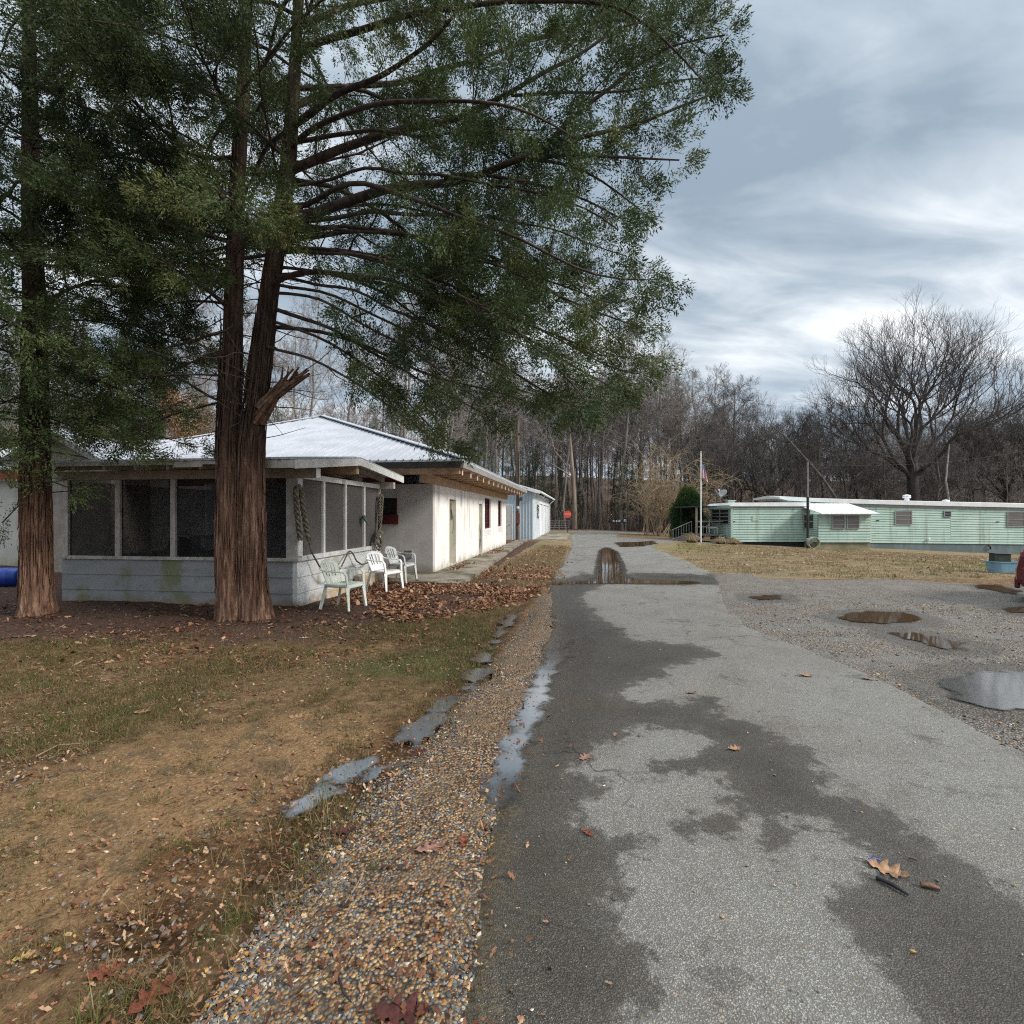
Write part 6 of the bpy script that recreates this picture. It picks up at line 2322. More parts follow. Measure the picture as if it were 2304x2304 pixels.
# ------------------------------------------------------------------ deck end of the trailer
xd = xa - 1.9
dk = thing('covered_deck', 'small dark covered deck with steps at the trailer end', 'deck', (xd, 33.6, float(hz(xd, 33.6))), 0)
A = Acc()
A.box(-0.2, 1.7, 0.0, 3.0, 0.42, 0.50)
A.build('platform', MAT['grey_wood'], dk)
A = Acc()
A.box(-0.5, 1.2, -0.2, 3.1, 2.28, 2.36)
A.build('canopy', MAT['dark'], dk)
for xx, yy in ((-0.1, -0.1), (-0.1, 2.9)):
    A = Acc()
    A.box(xx - 0.06, xx + 0.06, yy - 0.06, yy + 0.06, -0.1, 2.28)
    A.build('post', MAT['grey_wood'], dk)
for k in range(3):
    A = Acc()
    A.box(-0.2 - 0.3 * (k + 1), -0.2 - 0.3 * k, 0.6, 1.8, -0.1, 0.36 - 0.13 * k)
    A.build('step', MAT['grey_wood'], dk)
A = Acc()
A.tube([(-0.2, 0.5, 1.35), (-1.5, 0.5, 0.78), (-1.5, 0.5, -0.1)], 0.025, 6)
A.tube([(-0.2, 0.5, 0.62), (-1.5, 0.5, 0.15)], 0.02, 6)
for k in range(8):
    q = k / 7.5
    A.tube([(-0.2 - 1.3 * q, 0.5, 1.35 - 0.57 * q), (-0.2 - 1.3 * q, 0.5, 0.6 - 0.47 * q)], 0.012, 5)
A.build('railing', MAT['grey_metal'], dk)
A = Acc()
for q in (1.0, 1.35):
    A.box(0.0, 1.7, 0.0, 0.05, q - 0.04, q + 0.04)
A.build('railing', MAT['grey_wood'], dk)
gz = float(hz(xd, 33.6))
gr = thing('barbecue_grill', 'black barbecue grill on the trailer deck', 'grill', (xd + 0.65, 34.2, gz + 0.5), 0)
A = Acc()
A.lathe([(0.05, 0.55), (0.25, 0.6), (0.32, 0.75), (0.32, 0.82), (0.26, 0.98), (0.05, 1.05)], 14)
A.build('kettle', MAT['black_metal'], gr, smooth=True)
for k in range(3):
    A = Acc()
    A.tube([(0.2 * math.cos(k * 2.1), 0.2 * math.sin(k * 2.1), 0.65), (0.36 * math.cos(k * 2.1), 0.36 * math.sin(k * 2.1), 0)], 0.02, 6)
    A.build('leg', MAT['grey_metal'], gr)
A = Acc()
A.lathe([(0.13, 0), (0.16, 0.32), (0.165, 0.33)], 14)
A.tube([(0.16 * math.cos(t), 0.0, 0.33 + 0.16 * math.sin(t)) for t in np.linspace(0, math.pi, 9)], 0.006, 5)
o = A.build('bucket', MAT['white_roof'], smooth=True)
o.location = (xd + 1.45, 33.2, gz)
tag(o, 'white bucket on the grass before the trailer deck', 'bucket')
A = Acc()
A.box(-0.3, 0.3, -0.25, 0.25, 0.38, 0.44)
A.box(-0.3, -0.25, -0.25, 0.25, 0.44, 0.95)
for sx2 in (-0.27, 0.27):
    for sy2 in (-0.22, 0.22):
        A.box(sx2 - 0.025, sx2 + 0.025, sy2 - 0.025, sy2 + 0.025, 0, 0.38)
o = A.build('deck_chair', MAT['white_roof'], bevel=0.01)
o.location = (xd + 1.35, 34.6, gz + 0.5)
tag(o, 'white chair on the trailer deck behind the rails', 'chair')

fp = thing('flag_pole', 'slim white flag pole before the evergreen shrub', 'flagpole', (12.16, 33.0, float(hz(12.16, 33))), 0)
A = Acc()
ztp = EYE + (HY - 1019) / F * 33 - float(hz(12.16, 33))
A.tube([(0, 0, -0.1), (0, 0, ztp)], [0.045, 0.035], 10)
A.build('pole', MAT['white_roof'], fp, smooth=True)
A = Acc()
A.lathe([(0.01, ztp), (0.06, ztp + 0.05), (0.01, ztp + 0.11)], 10)
A.build('finial', MAT['silver'], fp, smooth=True)


def flag_mat():
    N = Nodes('faded_flag')
    s = N.math('FRACT', N.math('MULTIPLY', N.attr('u'), 6.5))
    st_ = N.step(s, 0.48, 0.52)
    c = N.mix(st_, (0.52, 0.20, 0.24), (0.66, 0.54, 0.55))
    c = N.mix(N.step(N.attr('v'), 0.40, 0.38), c, (0.30, 0.34, 0.45))
    return N.fin(c, 0.8, 0.1)


A = Acc()
U_, V_ = [], []
nv, nu = 16, 14
VV = []
for i in range(nv):
    for j in range(nu):
        v = i / (nv - 1)
        u = j / (nu - 1)
        sag_ = v ** 0.8
        xx = 0.05 + u * (0.16 + 0.26 * sag_) + 0.02 * math.sin(u * 9 + v * 4)
        yy = 0.10 * math.sin(u * 11 + v * 2) * (0.4 + 0.6 * v)
        zz_ = -v * 0.85 - u * 0.16 - 0.22 * u * v
        VV.append((xx, yy, zz_))
        U_.append(u)
        V_.append(v)
A.add(VV, [(i * nu + j, i * nu + j + 1, (i + 1) * nu + j + 1, (i + 1) * nu + j) for i in range(nv - 1) for j in range(nu - 1)])
o = A.build('hanging_flag', flag_mat(), smooth=True, attrs={'u': U_, 'v': V_})
o.location = (12.16, 33.0, EYE + (HY - 1043) / F * 33)
tag(o, 'faded pink striped flag hanging limp from the white pole', 'flag')


def dish(px, py, Yd, rx, rz, lab):
    x_, z_ = W(px, py, Yd)
    t = thing('satellite_dish', lab, 'dish', (x_, Yd, zr1 - 0.02), 0, 'satellite dishes on the trailer')
    A = Acc()
    A.tube([(0, 0, 0), (0, 0, z_ - zr1)], 0.03, 8)
    A.build('mount', MAT['black_metal'], t)
    A = Acc()
    A.lathe([(0.02, 0.0), (0.2, 0.03), (0.34, 0.09), (0.345, 0.085), (0.2, 0.015), (0.02, -0.02)], 18)
    d = A.build('reflector', MAT['grey_metal'], t, smooth=True)
    d.location = (0, 0, z_ - zr1)
    d.rotation_euler = (rx, 0, rz)
    A = Acc()
    A.tube([(0, -0.3, 0.06), (0, -0.05, 0.45)], 0.012, 6)
    A.box(-0.04, 0.04, -0.09, 0.0, 0.42, 0.5)
    A.build('feed_arm', MAT['silver'], d)


dish(1613, 1112, 33.2, R(60), R(70), 'tilted grey dish on the trailer roof nearer the flag pole')
dish(1626, 1111, 34.2, R(50), R(-60), 'pale dish on the trailer roof nearer the green vent')

# tub with a dark box, red car
tx, ty = G(2257, 1288)
tz = float(hz(tx, ty))
tub = thing('plastic_tub', 'pale blue plastic tub on the dry lawn', 'tub', (tx, ty, tz), R(-6))
A = Acc()
n = 20
ring = [(0.36 * (1 if abs(math.cos(q)) > .0 else 1) * math.copysign(abs(math.cos(q)) ** 0.4, math.cos(q)), 0.24 * math.copysign(abs(math.sin(q)) ** 0.4, math.sin(q))) for q in np.linspace(0, 2 * math.pi, n, endpoint=False)]
lv = [(0.90, 0.0), (0.97, 0.29), (1.04, 0.295), (1.05, 0.325), (0.98, 0.325), (0.94, 0.30), (0.86, 0.02)]
V = [(a * s, b * s, z_) for s, z_ in lv for a, b in ring]
A.add(V, [(i * n + j, i * n + (j + 1) % n, (i + 1) * n + (j + 1) % n, (i + 1) * n + j) for i in range(len(lv) - 1) for j in range(n)])
A.add(V[-n:], [list(range(n))])
A.add(V[:n], [list(range(n - 1, -1, -1))])
A.build('shell', MAT['pale_blue_plastic'], tub, smooth=False)
A = Acc()
A.box(-0.30, 0.12, -0.10, 0.12, 0.06, 0.53)
A.box(-0.32, 0.14, -0.12, 0.14, 0.53, 0.55)
o = A.build('dark_crate', surf('dark_green_crate', (0.02, 0.03, 0.025), (0.05, 0.06, 0.045), 5, 0.6, 0.1), bevel=0.01)
o.location = (tx, ty, tz)
o.rotation_euler = (0, R(2), R(-8))
tag(o, 'dark green crate standing in the pale blue tub', 'crate')


def car_paint():
    N = Nodes('dark_red_paint')
    N.set(N.b.inputs['Coat Weight'], 0.6)
    N.set(N.b.inputs['Coat Roughness'], 0.06)
    n = N.noise(3, 4)
    return N.fin(N.mix(n, (0.13, 0.008, 0.012), (0.10, 0.006, 0.010)), 0.35, 0.4)


# the hatchback: seen by its tail only, built whole (length along +x)
CARX, CARY = 9.21, 9.40
car = thing('parked_car', 'dark red car parked at the edge of the gravel lot', 'car', (CARX, CARY, 0.01), R(-52))
prof = [(0.0, 0.42), (-0.0, 0.62), (0.05, 0.84), (0.12, 0.97), (0.26, 1.28), (0.42, 1.46), (0.75, 1.53), (1.7, 1.56), (2.35, 1.50), (3.05, 1.08), (3.7, 0.98), (4.15, 0.86), (4.3, 0.66), (4.32, 0.42), (4.2, 0.28), (3.85, 0.24), (3.79, 0.42), (3.62, 0.60), (3.45, 0.64), (3.28, 0.60), (3.12, 0.42), (3.06, 0.24),
        (1.22, 0.24), (1.16, 0.42), (0.99, 0.60), (0.82, 0.64), (0.65, 0.60), (0.49, 0.42), (0.43, 0.26), (0.12, 0.28)]
A = Acc()
wid = 1.74
n = len(prof)
secs = [(0.0, 0.10), (0.03, 0.03), (0.14, 0.0), (wid - 0.14, 0.0), (wid - 0.03, 0.03), (wid, 0.10)]
V = []
for yy, ins in secs:
    for px, pz in prof:
        k = ins * (1.0 if pz > 0.3 else 0.3)
        xx = px + (k if px < 2.1 else -k) * (1 if (px < 0.5 or px > 3.8) else 0.0)
        zz_ = pz - (k * 0.5 if pz > 0.9 else 0)
        tuck = max(0.0, pz - 0.98) * 0.34 * (1 if yy < wid / 2 else -1) * (1 if ins > 0 or True else 0)
        if 0.2 < yy < wid - 0.2:
            tuck = 0
        V.append((xx, yy + tuck, zz_))
A.add(V, [(i * n + j, i * n + (j + 1) % n, (i + 1) * n + (j + 1) % n, (i + 1) * n + j) for i in range(len(secs) - 1) for j in range(n)])
A.add(V[:n], [list(range(n))])
A.add(V[-n:], [list(range(n - 1, -1, -1))])
A.build('body', car_paint(), car)
for side in (0, 1):
    y_ = -0.012 if side == 0 else wid + 0.012

    def sidept(px, pz):
        t_ = max(0.0, pz - 0.98) * 0.34
        return (px, y_ + (t_ if side == 0 else -t_), pz)
    for q in ([(0.42, 1.02), (0.62, 1.38), (1.15, 1.44), (1.15, 1.02)], [(1.23, 1.02), (1.23, 1.44), (2.25, 1.42), (2.75, 1.04)]):
        A = Acc()
        A.prism([sidept(*p_) for p_ in q], (0, 0.01, 0))
        A.build('window', MAT['glass'], car)
    for xx in (0.82, 3.45):
        wy = 0.0 if side == 0 else wid - 0.2
        A = Acc()
        A.tube([(xx, wy, 0.31), (xx, wy + 0.03, 0.31), (xx, wy + 0.17, 0.31), (xx, wy + 0.2, 0.31)], [0.27, 0.31, 0.31, 0.27], 24)
        wh = A.build('wheel', MAT['black_metal'], car, smooth=False)
        A = Acc()
        yq = wy - 0.012 if side == 0 else wy + 0.2
        A.tube([(xx, yq, 0.31), (xx, yq + 0.012, 0.31)], 0.19, 20)
        A.build('rim', MAT['silver'], wh)
A = Acc()
A.prism([(0.17, 0.25, 1.03), (0.17, wid - 0.25, 1.03), (0.38, wid - 0.33, 1.40), (0.38, 0.33, 1.40)], (-0.012, 0, 0.0))
A.build('rear_window', MAT['glass'], car)
A = Acc()
A.box(-0.03, 0.05, 0.22, wid - 0.22, 0.24, 0.46)
A.build('bumper', car_paint(), car, bevel=0.025)
for yy in (0.06, wid - 0.34):
    A = Acc()
    A.box(0.05, 0.095, (0.22 if yy < 0.5 else wid - 0.50), (0.50 if yy < 0.5 else wid - 0.22), 0.78, 0.92)
    A.build('tail_lamp', MAT['red_sign'], car, bevel=0.015)
A = Acc()
A.box(-0.02, 0.01, 0.68, 1.06, 0.60, 0.72)
A.build('number_plate', MAT['box_white'], car)

# ------------------------------------------------------------------ trees


def unit(v):
    v = np.asarray(v, float)
    return v / (np.linalg.norm(v) + 1e-9)


def smooth_path(pts, step=0.25, it=3, wob=0.0, rng=RNG):
    P = np.array(pts, float)
    L = np.concatenate([[0], np.cumsum(np.linalg.norm(np.diff(P, axis=0), axis=1))])
    n = max(4, int(L[-1] / step) + 1)
    s = np.linspace(0, L[-1], n)
    k = np.stack([np.interp(s, L, P[:, q]) for q in range(3)], -1)
    if wob:
        w = rng.normal(0, wob, (n, 3))
        w[0] = 0
        for _ in range(2):
            w[1:-1] = (w[:-2] + 2 * w[1:-1] + w[2:]) / 4
        k = k + w
    for _ in range(it):
        k[1:-1] = (k[:-2] + 2 * k[1:-1] + k[2:]) / 4
    return k


def sprig_template(rng, n, L, bl, bw):
    """a feathery cedar spray: small blades set along forking stems"""
    V = []
    for k in range(n):
        t = rng.random() ** 0.7
        side = rng.normal(0, 0.30 * (1 - 0.4 * t)) * L
        p = np.array([t * L, side, rng.normal(0, 0.10) * L + -0.08 * t * L])
        d = unit([1.0, np.sign(side) * rng.uniform(0.1, 1.0), rng.normal(0, 0.45)])
        w = unit(np.cross(d, rng.normal(0, 1, 3))) * bw * rng.uniform(0.6, 1.2)
        q = p + d * bl * rng.uniform(0.5, 1.3)
        V += [p - w, p + w, q]
    return np.array(V).reshape(-1, 3)


def sprays(A, pos, dirs, size, tone, templates, rng):
    """place feather templates in bulk"""
    n = len(pos)
    which = rng.integers(0, len(templates), n)
    d = dirs / (np.linalg.norm(dirs, axis=1)[:, None] + 1e-9)
    r = rng.normal(0, 1, (n, 3))
    r[:, 2] *= 0.35
    s = np.cross(d, r)
    s[:, 2] *= 0.5
    s -= (s * d).sum(1)[:, None] * d
    s /= np.linalg.norm(s, axis=1)[:, None] + 1e-9
    u = np.cross(s, d)
    for k, T in enumerate(templates):
        m = which == k
        if not m.any():
            continue
        Tm = T[None] * size[m][:, None, None]
        Wp = pos[m][:, None, :] + Tm[..., :1] * d[m][:, None, :] + Tm[..., 1:2] * s[m][:, None, :] + Tm[..., 2:3] * u[m][:, None, :]
        c = int(m.sum())
        nt = len(T) // 3
        Fc = np.arange(c * len(T)).reshape(-1, 3)
        tn = np.repeat(tone[m], nt) + rng.normal(0, 0.10, c * nt)
        A.add(Wp.reshape(-1, 3), Fc, np.clip(tn, 0, 1))


TR = np.random.default_rng(19)
CEDAR_T = [sprig_template(TR, 74, 0.30, 0.048, 0.0095) for _ in range(6)]


def clothe(limbs, wood, leaf, rng, twig_step=0.26, spray_step=0.11, tones=0.5):
    """give limbs their side branches, twigs and foliage. limbs: (path, r0, r1, leaf_start, density, side_len)"""
    P_, D_, S_, T_ = [], [], [], []
    up = np.array([0, 0, 1.0])
    for path, r0, r1, ls, dens, slen in limbs:
        k = len(path)
        wood.tube(path, np.linspace(r0, r1, k) ** 1.0, 8 if r0 > 0.05 else 6, cap=False)
        seg = np.linalg.norm(np.diff(path, axis=0), axis=1)
        L = np.concatenate([[0], np.cumsum(seg)])
        tot = L[-1]
        ltone = tones + rng.normal(0, 0.17)
        s = tot * ls * rng.uniform(0.9, 1.1)
        sg = 1
        while s < tot:
            u = s / tot
            p = np.array([np.interp(s, L, path[:, q]) for q in range(3)])
            i = min(k - 2, np.searchsorted(L, s) - 1)
            t = unit(path[i + 1] - path[i])
            if rng.random() < dens:
                sg = -sg
                side = unit(np.cross(t, up) + 1e-3) * sg
                ang = rng.uniform(0.55, 1.15)
                d = unit(t * math.cos(ang) + side * math.sin(ang) + up * rng.normal(0.12, 0.40))
                bl = slen * rng.uniform(0.5, 1.15) * (1.12 - 0.72 * u)
                n = max(3, int(bl / 0.16))
                pts = [p]
                dd = d
                for _ in range(n):
                    dd = unit(dd + rng.normal(0, 0.17, 3) + np.array([0, 0, 0.03]))
                    pts.append(pts[-1] + dd * bl / n)
                pts = np.array(pts)
                rb = max(0.005, 0.017 * bl)
                wood.tube(pts, np.linspace(rb, 0.003, n + 1), 4, cap=False)
                btone = ltone + rng.normal(0, 0.16)
                m = int(bl / spray_step)
                for _ in range(m):
                    f = rng.uniform(0.16, 1.0) ** 0.75 * n
                    a = int(min(n - 1, f))
                    q = pts[a] + (pts[a + 1] - pts[a]) * (f - a)
                    dv = unit(unit(pts[a + 1] - pts[a]) * 0.95 + rng.normal(0, 0.55, 3) + np.array([0, 0, -0.28]))
                    off = rng.uniform(0, 0.17)
                    P_.append(q + dv * off)
                    D_.append(dv)
                    S_.append(rng.uniform(0.65, 1.25))
                    T_.append(btone + rng.normal(0, 0.06))
            s += twig_step * rng.uniform(0.6, 1.4)
        # leader tip
        for _ in range(8):
            dv = unit(unit(path[-1] - path[-2]) + rng.normal(0, 0.5, 3))
            P_.append(path[-1] + dv * 0.08)
            D_.append(dv)
            S_.append(rng.uniform(0.7, 1.2))
            T_.append(ltone)
    sprays(leaf, np.array(P_), np.array(D_), np.array(S_), np.array(T_), CEDAR_T, rng)
    return len(P_)


def stem_at(path, z):
    return np.array([np.interp(z, path[:, 2], path[:, q]) for q in range(3)])


def limb_px(pts, step=0.25, wob=0.05, rng=RNG):
    return smooth_path([at(*p) for p in pts], step, 2, wob, rng)


def auto_limbs(stem, zs_, length, rng, az=None, droop=0.25, rise=0.25, ls=0.28, dens=0.9, slen=1.15, rad=0.0085):
    out = []
    for k, z in enumerate(zs_):
        a = az[k] if az is not None else rng.uniform(0, 2 * math.pi)
        L = length(z, a) * rng.uniform(0.8, 1.15)
        if L < 0.4:
            continue
        p = stem_at(stem, z)
        d = np.array([math.cos(a), math.sin(a), rise + rng.normal(0, 0.12)])
        d = unit(d)
        n = max(4, int(L / 0.35))
        pts = [p]
        for i in range(n):
            d = unit(d + rng.normal(0, 0.09, 3) + np.array([0, 0, -droop * (1 if i < n * 0.65 else -0.6) / n * 1.6]))
            pts.append(pts[-1] + d * L / n)
        out.append((np.array(pts), max(0.012, rad * L), 0.006, ls, dens, slen))
    return out


# ---- the big twin-stemmed cedar
BX, BY = G(545, 1392)
cedar = thing('cedar_tree', 'big twin-stemmed red cedar with shaggy bark in front of the porch', 'tree', (0, 0, 0))
rg = np.random.default_rng(3)
Yc = BY + 0.05
sl_ = smooth_path([(-4.36 + 0.03, Yc, -0.15), at(520, 1290, Yc), at(520, 1100, Yc), at(517, 1000, Yc), at(520, 880, Yc), at(525, 703, Yc), at(534, 417, Yc), at(545, 240, Yc), at(556, 20, Yc), at(560, -250, Yc), at(555, -520, Yc + 0.1)], 0.12, 3)
sr_ = smooth_path([(-4.02, Yc + 0.02, -0.15), at(566, 1290, Yc), at(566, 1100, Yc), at(568, 985, Yc), at(578, 900, Yc), at(605, 656, Yc), at(628, 520, Yc), at(650, 358, Yc), at(662, 179, Yc), at(672, 0, Yc), at(690, -240, Yc), at(700, -600, Yc)], 0.12, 3)
A = Acc()


def stem_r(path, tab):
    return np.interp(path[:, 2], [t[0] for t in tab], [t[1] for t in tab])


A.tube(sl_, stem_r(sl_, [(-0.15, 0.33), (0.03, 0.285), (0.25, 0.25), (0.5, 0.228), (2.5, 0.185), (4, 0.142), (6, 0.12), (8, 0.10), (13, 0.03)]), 72, rough=0.17, seed=3)
A.tube(sr_, stem_r(sr_, [(-0.15, 0.33), (0.03, 0.275), (0.25, 0.245), (0.5, 0.228), (2.5, 0.19), (3.2, 0.168), (5, 0.145), (7, 0.118), (9, 0.085), (13, 0.03)]), 72, rough=0.17, seed=8)
for st_, r_ in ((sl_, 0.215), (sr_, 0.215)):
    for k in range(170):
        z0 = rg.uniform(0.15, 4.2)
        L = rg.uniform(0.25, 0.9)
        a = rg.uniform(math.pi * 0.95, math.pi * 2.05)
        pts = []
        for q in np.linspace(0, 1, 5):
            c = stem_at(st_, z0 + q * L)
            rr_q = np.interp(z0 + q * L, [0, 0.5, 2.5, 4.5], [r_ * 1.12, r_ * 1.0, r_ * 0.86, r_ * 0.70]) + 0.012 + 0.03 * rg.random() * (q < 0.1 or q > 0.9)
            pts.append(c + np.array([math.cos(a + 0.06 * q), math.sin(a + 0.06 * q), 0]) * rr_q)
        A.tube(pts, np.array([0.004, 0.013, 0.016, 0.012, 0.003]) * rg.uniform(0.6, 1.3), 5, squash=0.6)
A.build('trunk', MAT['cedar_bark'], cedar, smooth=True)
A = Acc()
for k in range(13):
    e = rg.uniform(0, 1)
    base = np.array(at(575 + 25 * rg.random(), 955 - 40 * e, Yc - 0.08 - 0.08 * rg.random()))
    mid = np.array(at(615 + 22 * e + rg.uniform(-8, 8), 905 - 50 * e, Yc - 0.16 - 0.08 * rg.random()))
    tip = np.array(at(640 + rg.uniform(-20, 30), 850 - 30 * e, Yc - 0.22)) if k % 3 == 0 else (np.array(at(695 + rg.uniform(-25, 8), 832 + rg.uniform(-8, 14), Yc - 0.25)) if e < 0.6 else np.array(at(672 + rg.uniform(-30, 18), 822 + rg.uniform(-5, 8), Yc - 0.2)))
    A.tube(smooth_path([base, mid, tip], 0.05, 1), np.linspace(0.075, 0.022 if k % 3 else 0.006, len(smooth_path([base, mid, tip], 0.05, 1))), 9, rough=0.5, seed=31 + k, squash=0.55)
A.build('torn_stub', MAT['cut_wood'], cedar, smooth=False)
# hand-placed limbs on the right
E = []


def limb(pts, r0, ls=0.3, dens=0.9, slen=1.1, r1=0.010):
    E.append((limb_px(pts, 0.25, 0.07, rg), r0 * 0.75, r1, ls, dens, slen))


limb([(632, 530, Yc), (740, 468, Yc - .1), (860, 430, Yc - .25), (1000, 400, Yc - .4), (1192, 358, 7.3), (1348, 304, 7.1), (1480, 266, 7.0), (1570, 236, 6.95), (1625, 212, 6.9)], 0.115, 0.5, 0.95, 1.05)
limb([(690 - 30, 380, Yc), (770, 330, 8.0), (900, 298, 8.2), (1050, 258, 8.3), (1150, 215, 8.4), (1300, 120, 8.4), (1420, 55, 8.4), (1530, 25, 8.3)], 0.095, 0.4, 0.95, 1.25)
limb([(655, 285, Yc), (760, 225, 7.7), (870, 170, 7.3), (960, 105, 7.0), (1040, 20, 6.8), (1100, -80, 6.7)], 0.075, 0.4, 1, 1.1)
limb([(640, 540, Yc), (800, 512, 8.6), (1000, 545, 9), (1200, 630, 9.2), (1350, 720, 9.2), (1420, 790, 9.1)], 0.06, 0.40, 0.9, 1.1)
limb([(612, 640, Yc - .1), (700, 605, 7.5), (800, 600, 7.2), (960, 650, 6.9), (1130, 735, 6.8), (1270, 810, 6.8), (1380, 860, 6.8)], 0.055, 0.40, 0.95, 0.95)
limb([(605, 690, Yc), (680, 715, Yc), (760, 752, Yc), (900, 822, Yc), (1010, 890, Yc), (1110, 945, Yc)], 0.045, 0.36, 0.95, 0.8)
limb([(605, 735, Yc + .1), (700, 740, 8.4), (800, 775, 8.8), (960, 835, 9.3), (1130, 890, 9.7), (1250, 925, 9.9)], 0.045, 0.36, 0.95, 0.9)
limb([(640, 500, Yc), (840, 470, 8.8), (1050, 475, 9.6), (1250, 520, 10), (1400, 585, 10.0)], 0.055, 0.45, 0.9, 1.1)
limb([(1192, 358, 7.3), (1300, 250, 7.3), (1420, 160, 7.4), (1520, 105, 7.4), (1590, 92, 7.4)], 0.05, 0.2, 1, 0.95)
limb([(1000, 400, Yc - .4), (1150, 415, 7.2), (1290, 440, 7.1), (1400, 490, 7.1)], 0.04, 0.35, 0.9, 0.8)
limb([(1192, 358, 7.3), (1330, 350, 7.0), (1450, 360, 6.9), (1520, 372, 6.9)], 0.04, 0.3, 0.95, 0.75)
limb([(640, 470, Yc), (820, 415, 7.1), (1030, 480, 6.5), (1220, 570, 6.3), (1370, 640, 6.2), (1430, 625, 6.2)], 0.055, 0.45, 0.85, 0.9)
limb([(640, 560, Yc), (760, 560, 7.6), (900, 590, 7.4), (1060, 660, 7.3), (1190, 730, 7.3), (1330, 800, 7.3)], 0.045, 0.45, 0.9, 0.85)
limb([(662, 240, Yc), (820, 190, 8.5), (1000, 150, 8.9), (1180, 90, 9.2), (1340, 40, 9.3), (1500, 60, 9.3), (1600, 130, 9.2)], 0.07, 0.4, 1, 1.3)
limb([(668, 120, Yc), (800, 60, 7.4), (980, 20, 7.0), (1200, -10, 6.8), (1400, 30, 6.7), (1500, 100, 6.6), (1560, 170, 6.6)], 0.07, 0.35, 1, 1.2)
limb([(672, 60, Yc), (860, 0, 8.6), (1100, -50, 9.2), (1330, -60, 9.4), (1560, -20, 9.4)], 0.06, 0.35, 1, 1.3)
limb([(655, 330, Yc), (800, 260, 7.0), (980, 230, 6.4), (1150, 250, 6.0), (1290, 300, 5.9)], 0.06, 0.4, 0.95, 1.0)
limb([(610, 620, Yc + .1), (720, 600, 8.7), (880, 640, 9.5), (1080, 720, 10.2), (1260, 800, 10.6), (1370, 850, 10.7)], 0.05, 0.4, 0.9, 1.0)
limb([(600, 780, Yc - .1), (690, 800, 7.4), (800, 850, 7.2), (890, 910, 7.1), (960, 965, 7.1)], 0.035, 0.35, 0.9, 0.7)
for (pts) in ([(620, 600, Yc), (760, 610, 8.2), (930, 690, 8.6), (1080, 790, 8.9), (1210, 880, 9.0)],
              [(625, 560, Yc), (800, 570, 7.0), (990, 640, 6.5), (1150, 740, 6.3), (1260, 830, 6.2), (1330, 890, 6.2)],
              [(610, 660, Yc), (720, 680, 7.3), (850, 740, 7.0), (980, 830, 6.9), (1090, 910, 6.9)],
              [(640, 520, Yc), (850, 510, 8.1), (1060, 560, 8.2), (1240, 640, 8.3), (1380, 700, 8.3), (1440, 690, 8.3)],
              [(640, 480, Yc), (870, 450, 9.2), (1100, 520, 10.2), (1300, 640, 10.8), (1420, 740, 11.0)],
              [(650, 420, Yc), (860, 370, 7.2), (1080, 400, 6.7), (1260, 430, 6.5), (1400, 520, 6.4)],
              [(605, 720, Yc), (700, 760, 8.0), (820, 830, 8.1), (930, 920, 8.2), (1010, 985, 8.2)],
              [(1150, 215, 8.4), (1280, 210, 8.2), (1420, 215, 8.0), (1530, 175, 7.9), (1590, 160, 7.9)],
              [(1192, 358, 7.3), (1320, 400, 7.5), (1420, 440, 7.6)],
              [(630, 560, Yc), (830, 560, 7.8), (1040, 640, 7.7), (1220, 740, 7.7), (1360, 830, 7.7), (1440, 850, 7.7)],
              [(620, 620, Yc), (790, 650, 7.4), (980, 740, 7.1), (1150, 840, 7.0), (1290, 910, 7.0)],
              [(620, 640, Yc), (760, 660, 8.8), (940, 760, 9.8), (1130, 860, 10.4), (1290, 910, 10.6), (1390, 900, 10.6)],
              [(640, 500, Yc), (900, 520, 7.4), (1150, 620, 7.0), (1330, 700, 6.9), (1450, 740, 6.9)]):
    limb(pts, 0.034, 0.36, 0.95, 0.95)
# left limbs
limb([(560, 500, Yc), (447, 396, 7.6), (380, 372, 7.5), (286, 358, 7.4), (150, 330, 7.2), (20, 290, 7.0)], 0.06, 0.35, 0.95, 1.1)
limb([(530, 520, Yc), (470, 430, 7.5), (380, 330, 7.2), (260, 260, 7.0), (120, 210, 6.9)], 0.055, 0.3, 0.95, 1.1)
limb([(500, 905, Yc), (430, 860, 8.1), (330, 822, 8.3), (220, 805, 8.5), (130, 800, 8.6)], 0.03, 0.35, 0.9, 0.8)
limb([(505, 800, Yc), (420, 760, 8.3), (300, 730, 8.6), (190, 720, 8.9)], 0.03, 0.35, 0.85, 0.8)
limb([(510, 690, Yc), (430, 620, 7.5), (330, 580, 7.2), (200, 560, 7.0), (80, 590, 6.9)], 0.04, 0.3, 0.95, 1.0)
limb([(515, 620, Yc), (440, 560, 8.3), (300, 520, 8.7), (150, 520, 9.0)], 0.04, 0.3, 0.9, 1.0)
zsl = np.linspace(5.6, 12.5, 27)
E += auto_limbs(sl_, zsl, lambda z, a: (4.3 - 0.27 * max(0, z - 7)) * (0.72 if math.sin(a) < -0.4 else 1.0), rg, az=[1.0 + 2.4 * k + rg.normal(0, 0.25) for k in range(27)], slen=1.25)
E += auto_limbs(sl_, np.linspace(5.2, 7.5, 6), lambda z, a: 1.3 + 0.3 * (z - 4), rg, az=[-1.9 + rg.normal(0, 0.5) for k in range(6)], slen=0.8, ls=0.25, droop=0.35, rise=0.1)
E += auto_limbs(sl_, np.linspace(3.4, 6.0, 8), lambda z, a: 2.6, rg, az=[math.pi + rg.normal(-0.3, 0.5) for k in range(8)], slen=0.9, ls=0.4, droop=0.4, rise=0.1)
zsr = np.linspace(6.0, 12.8, 25)
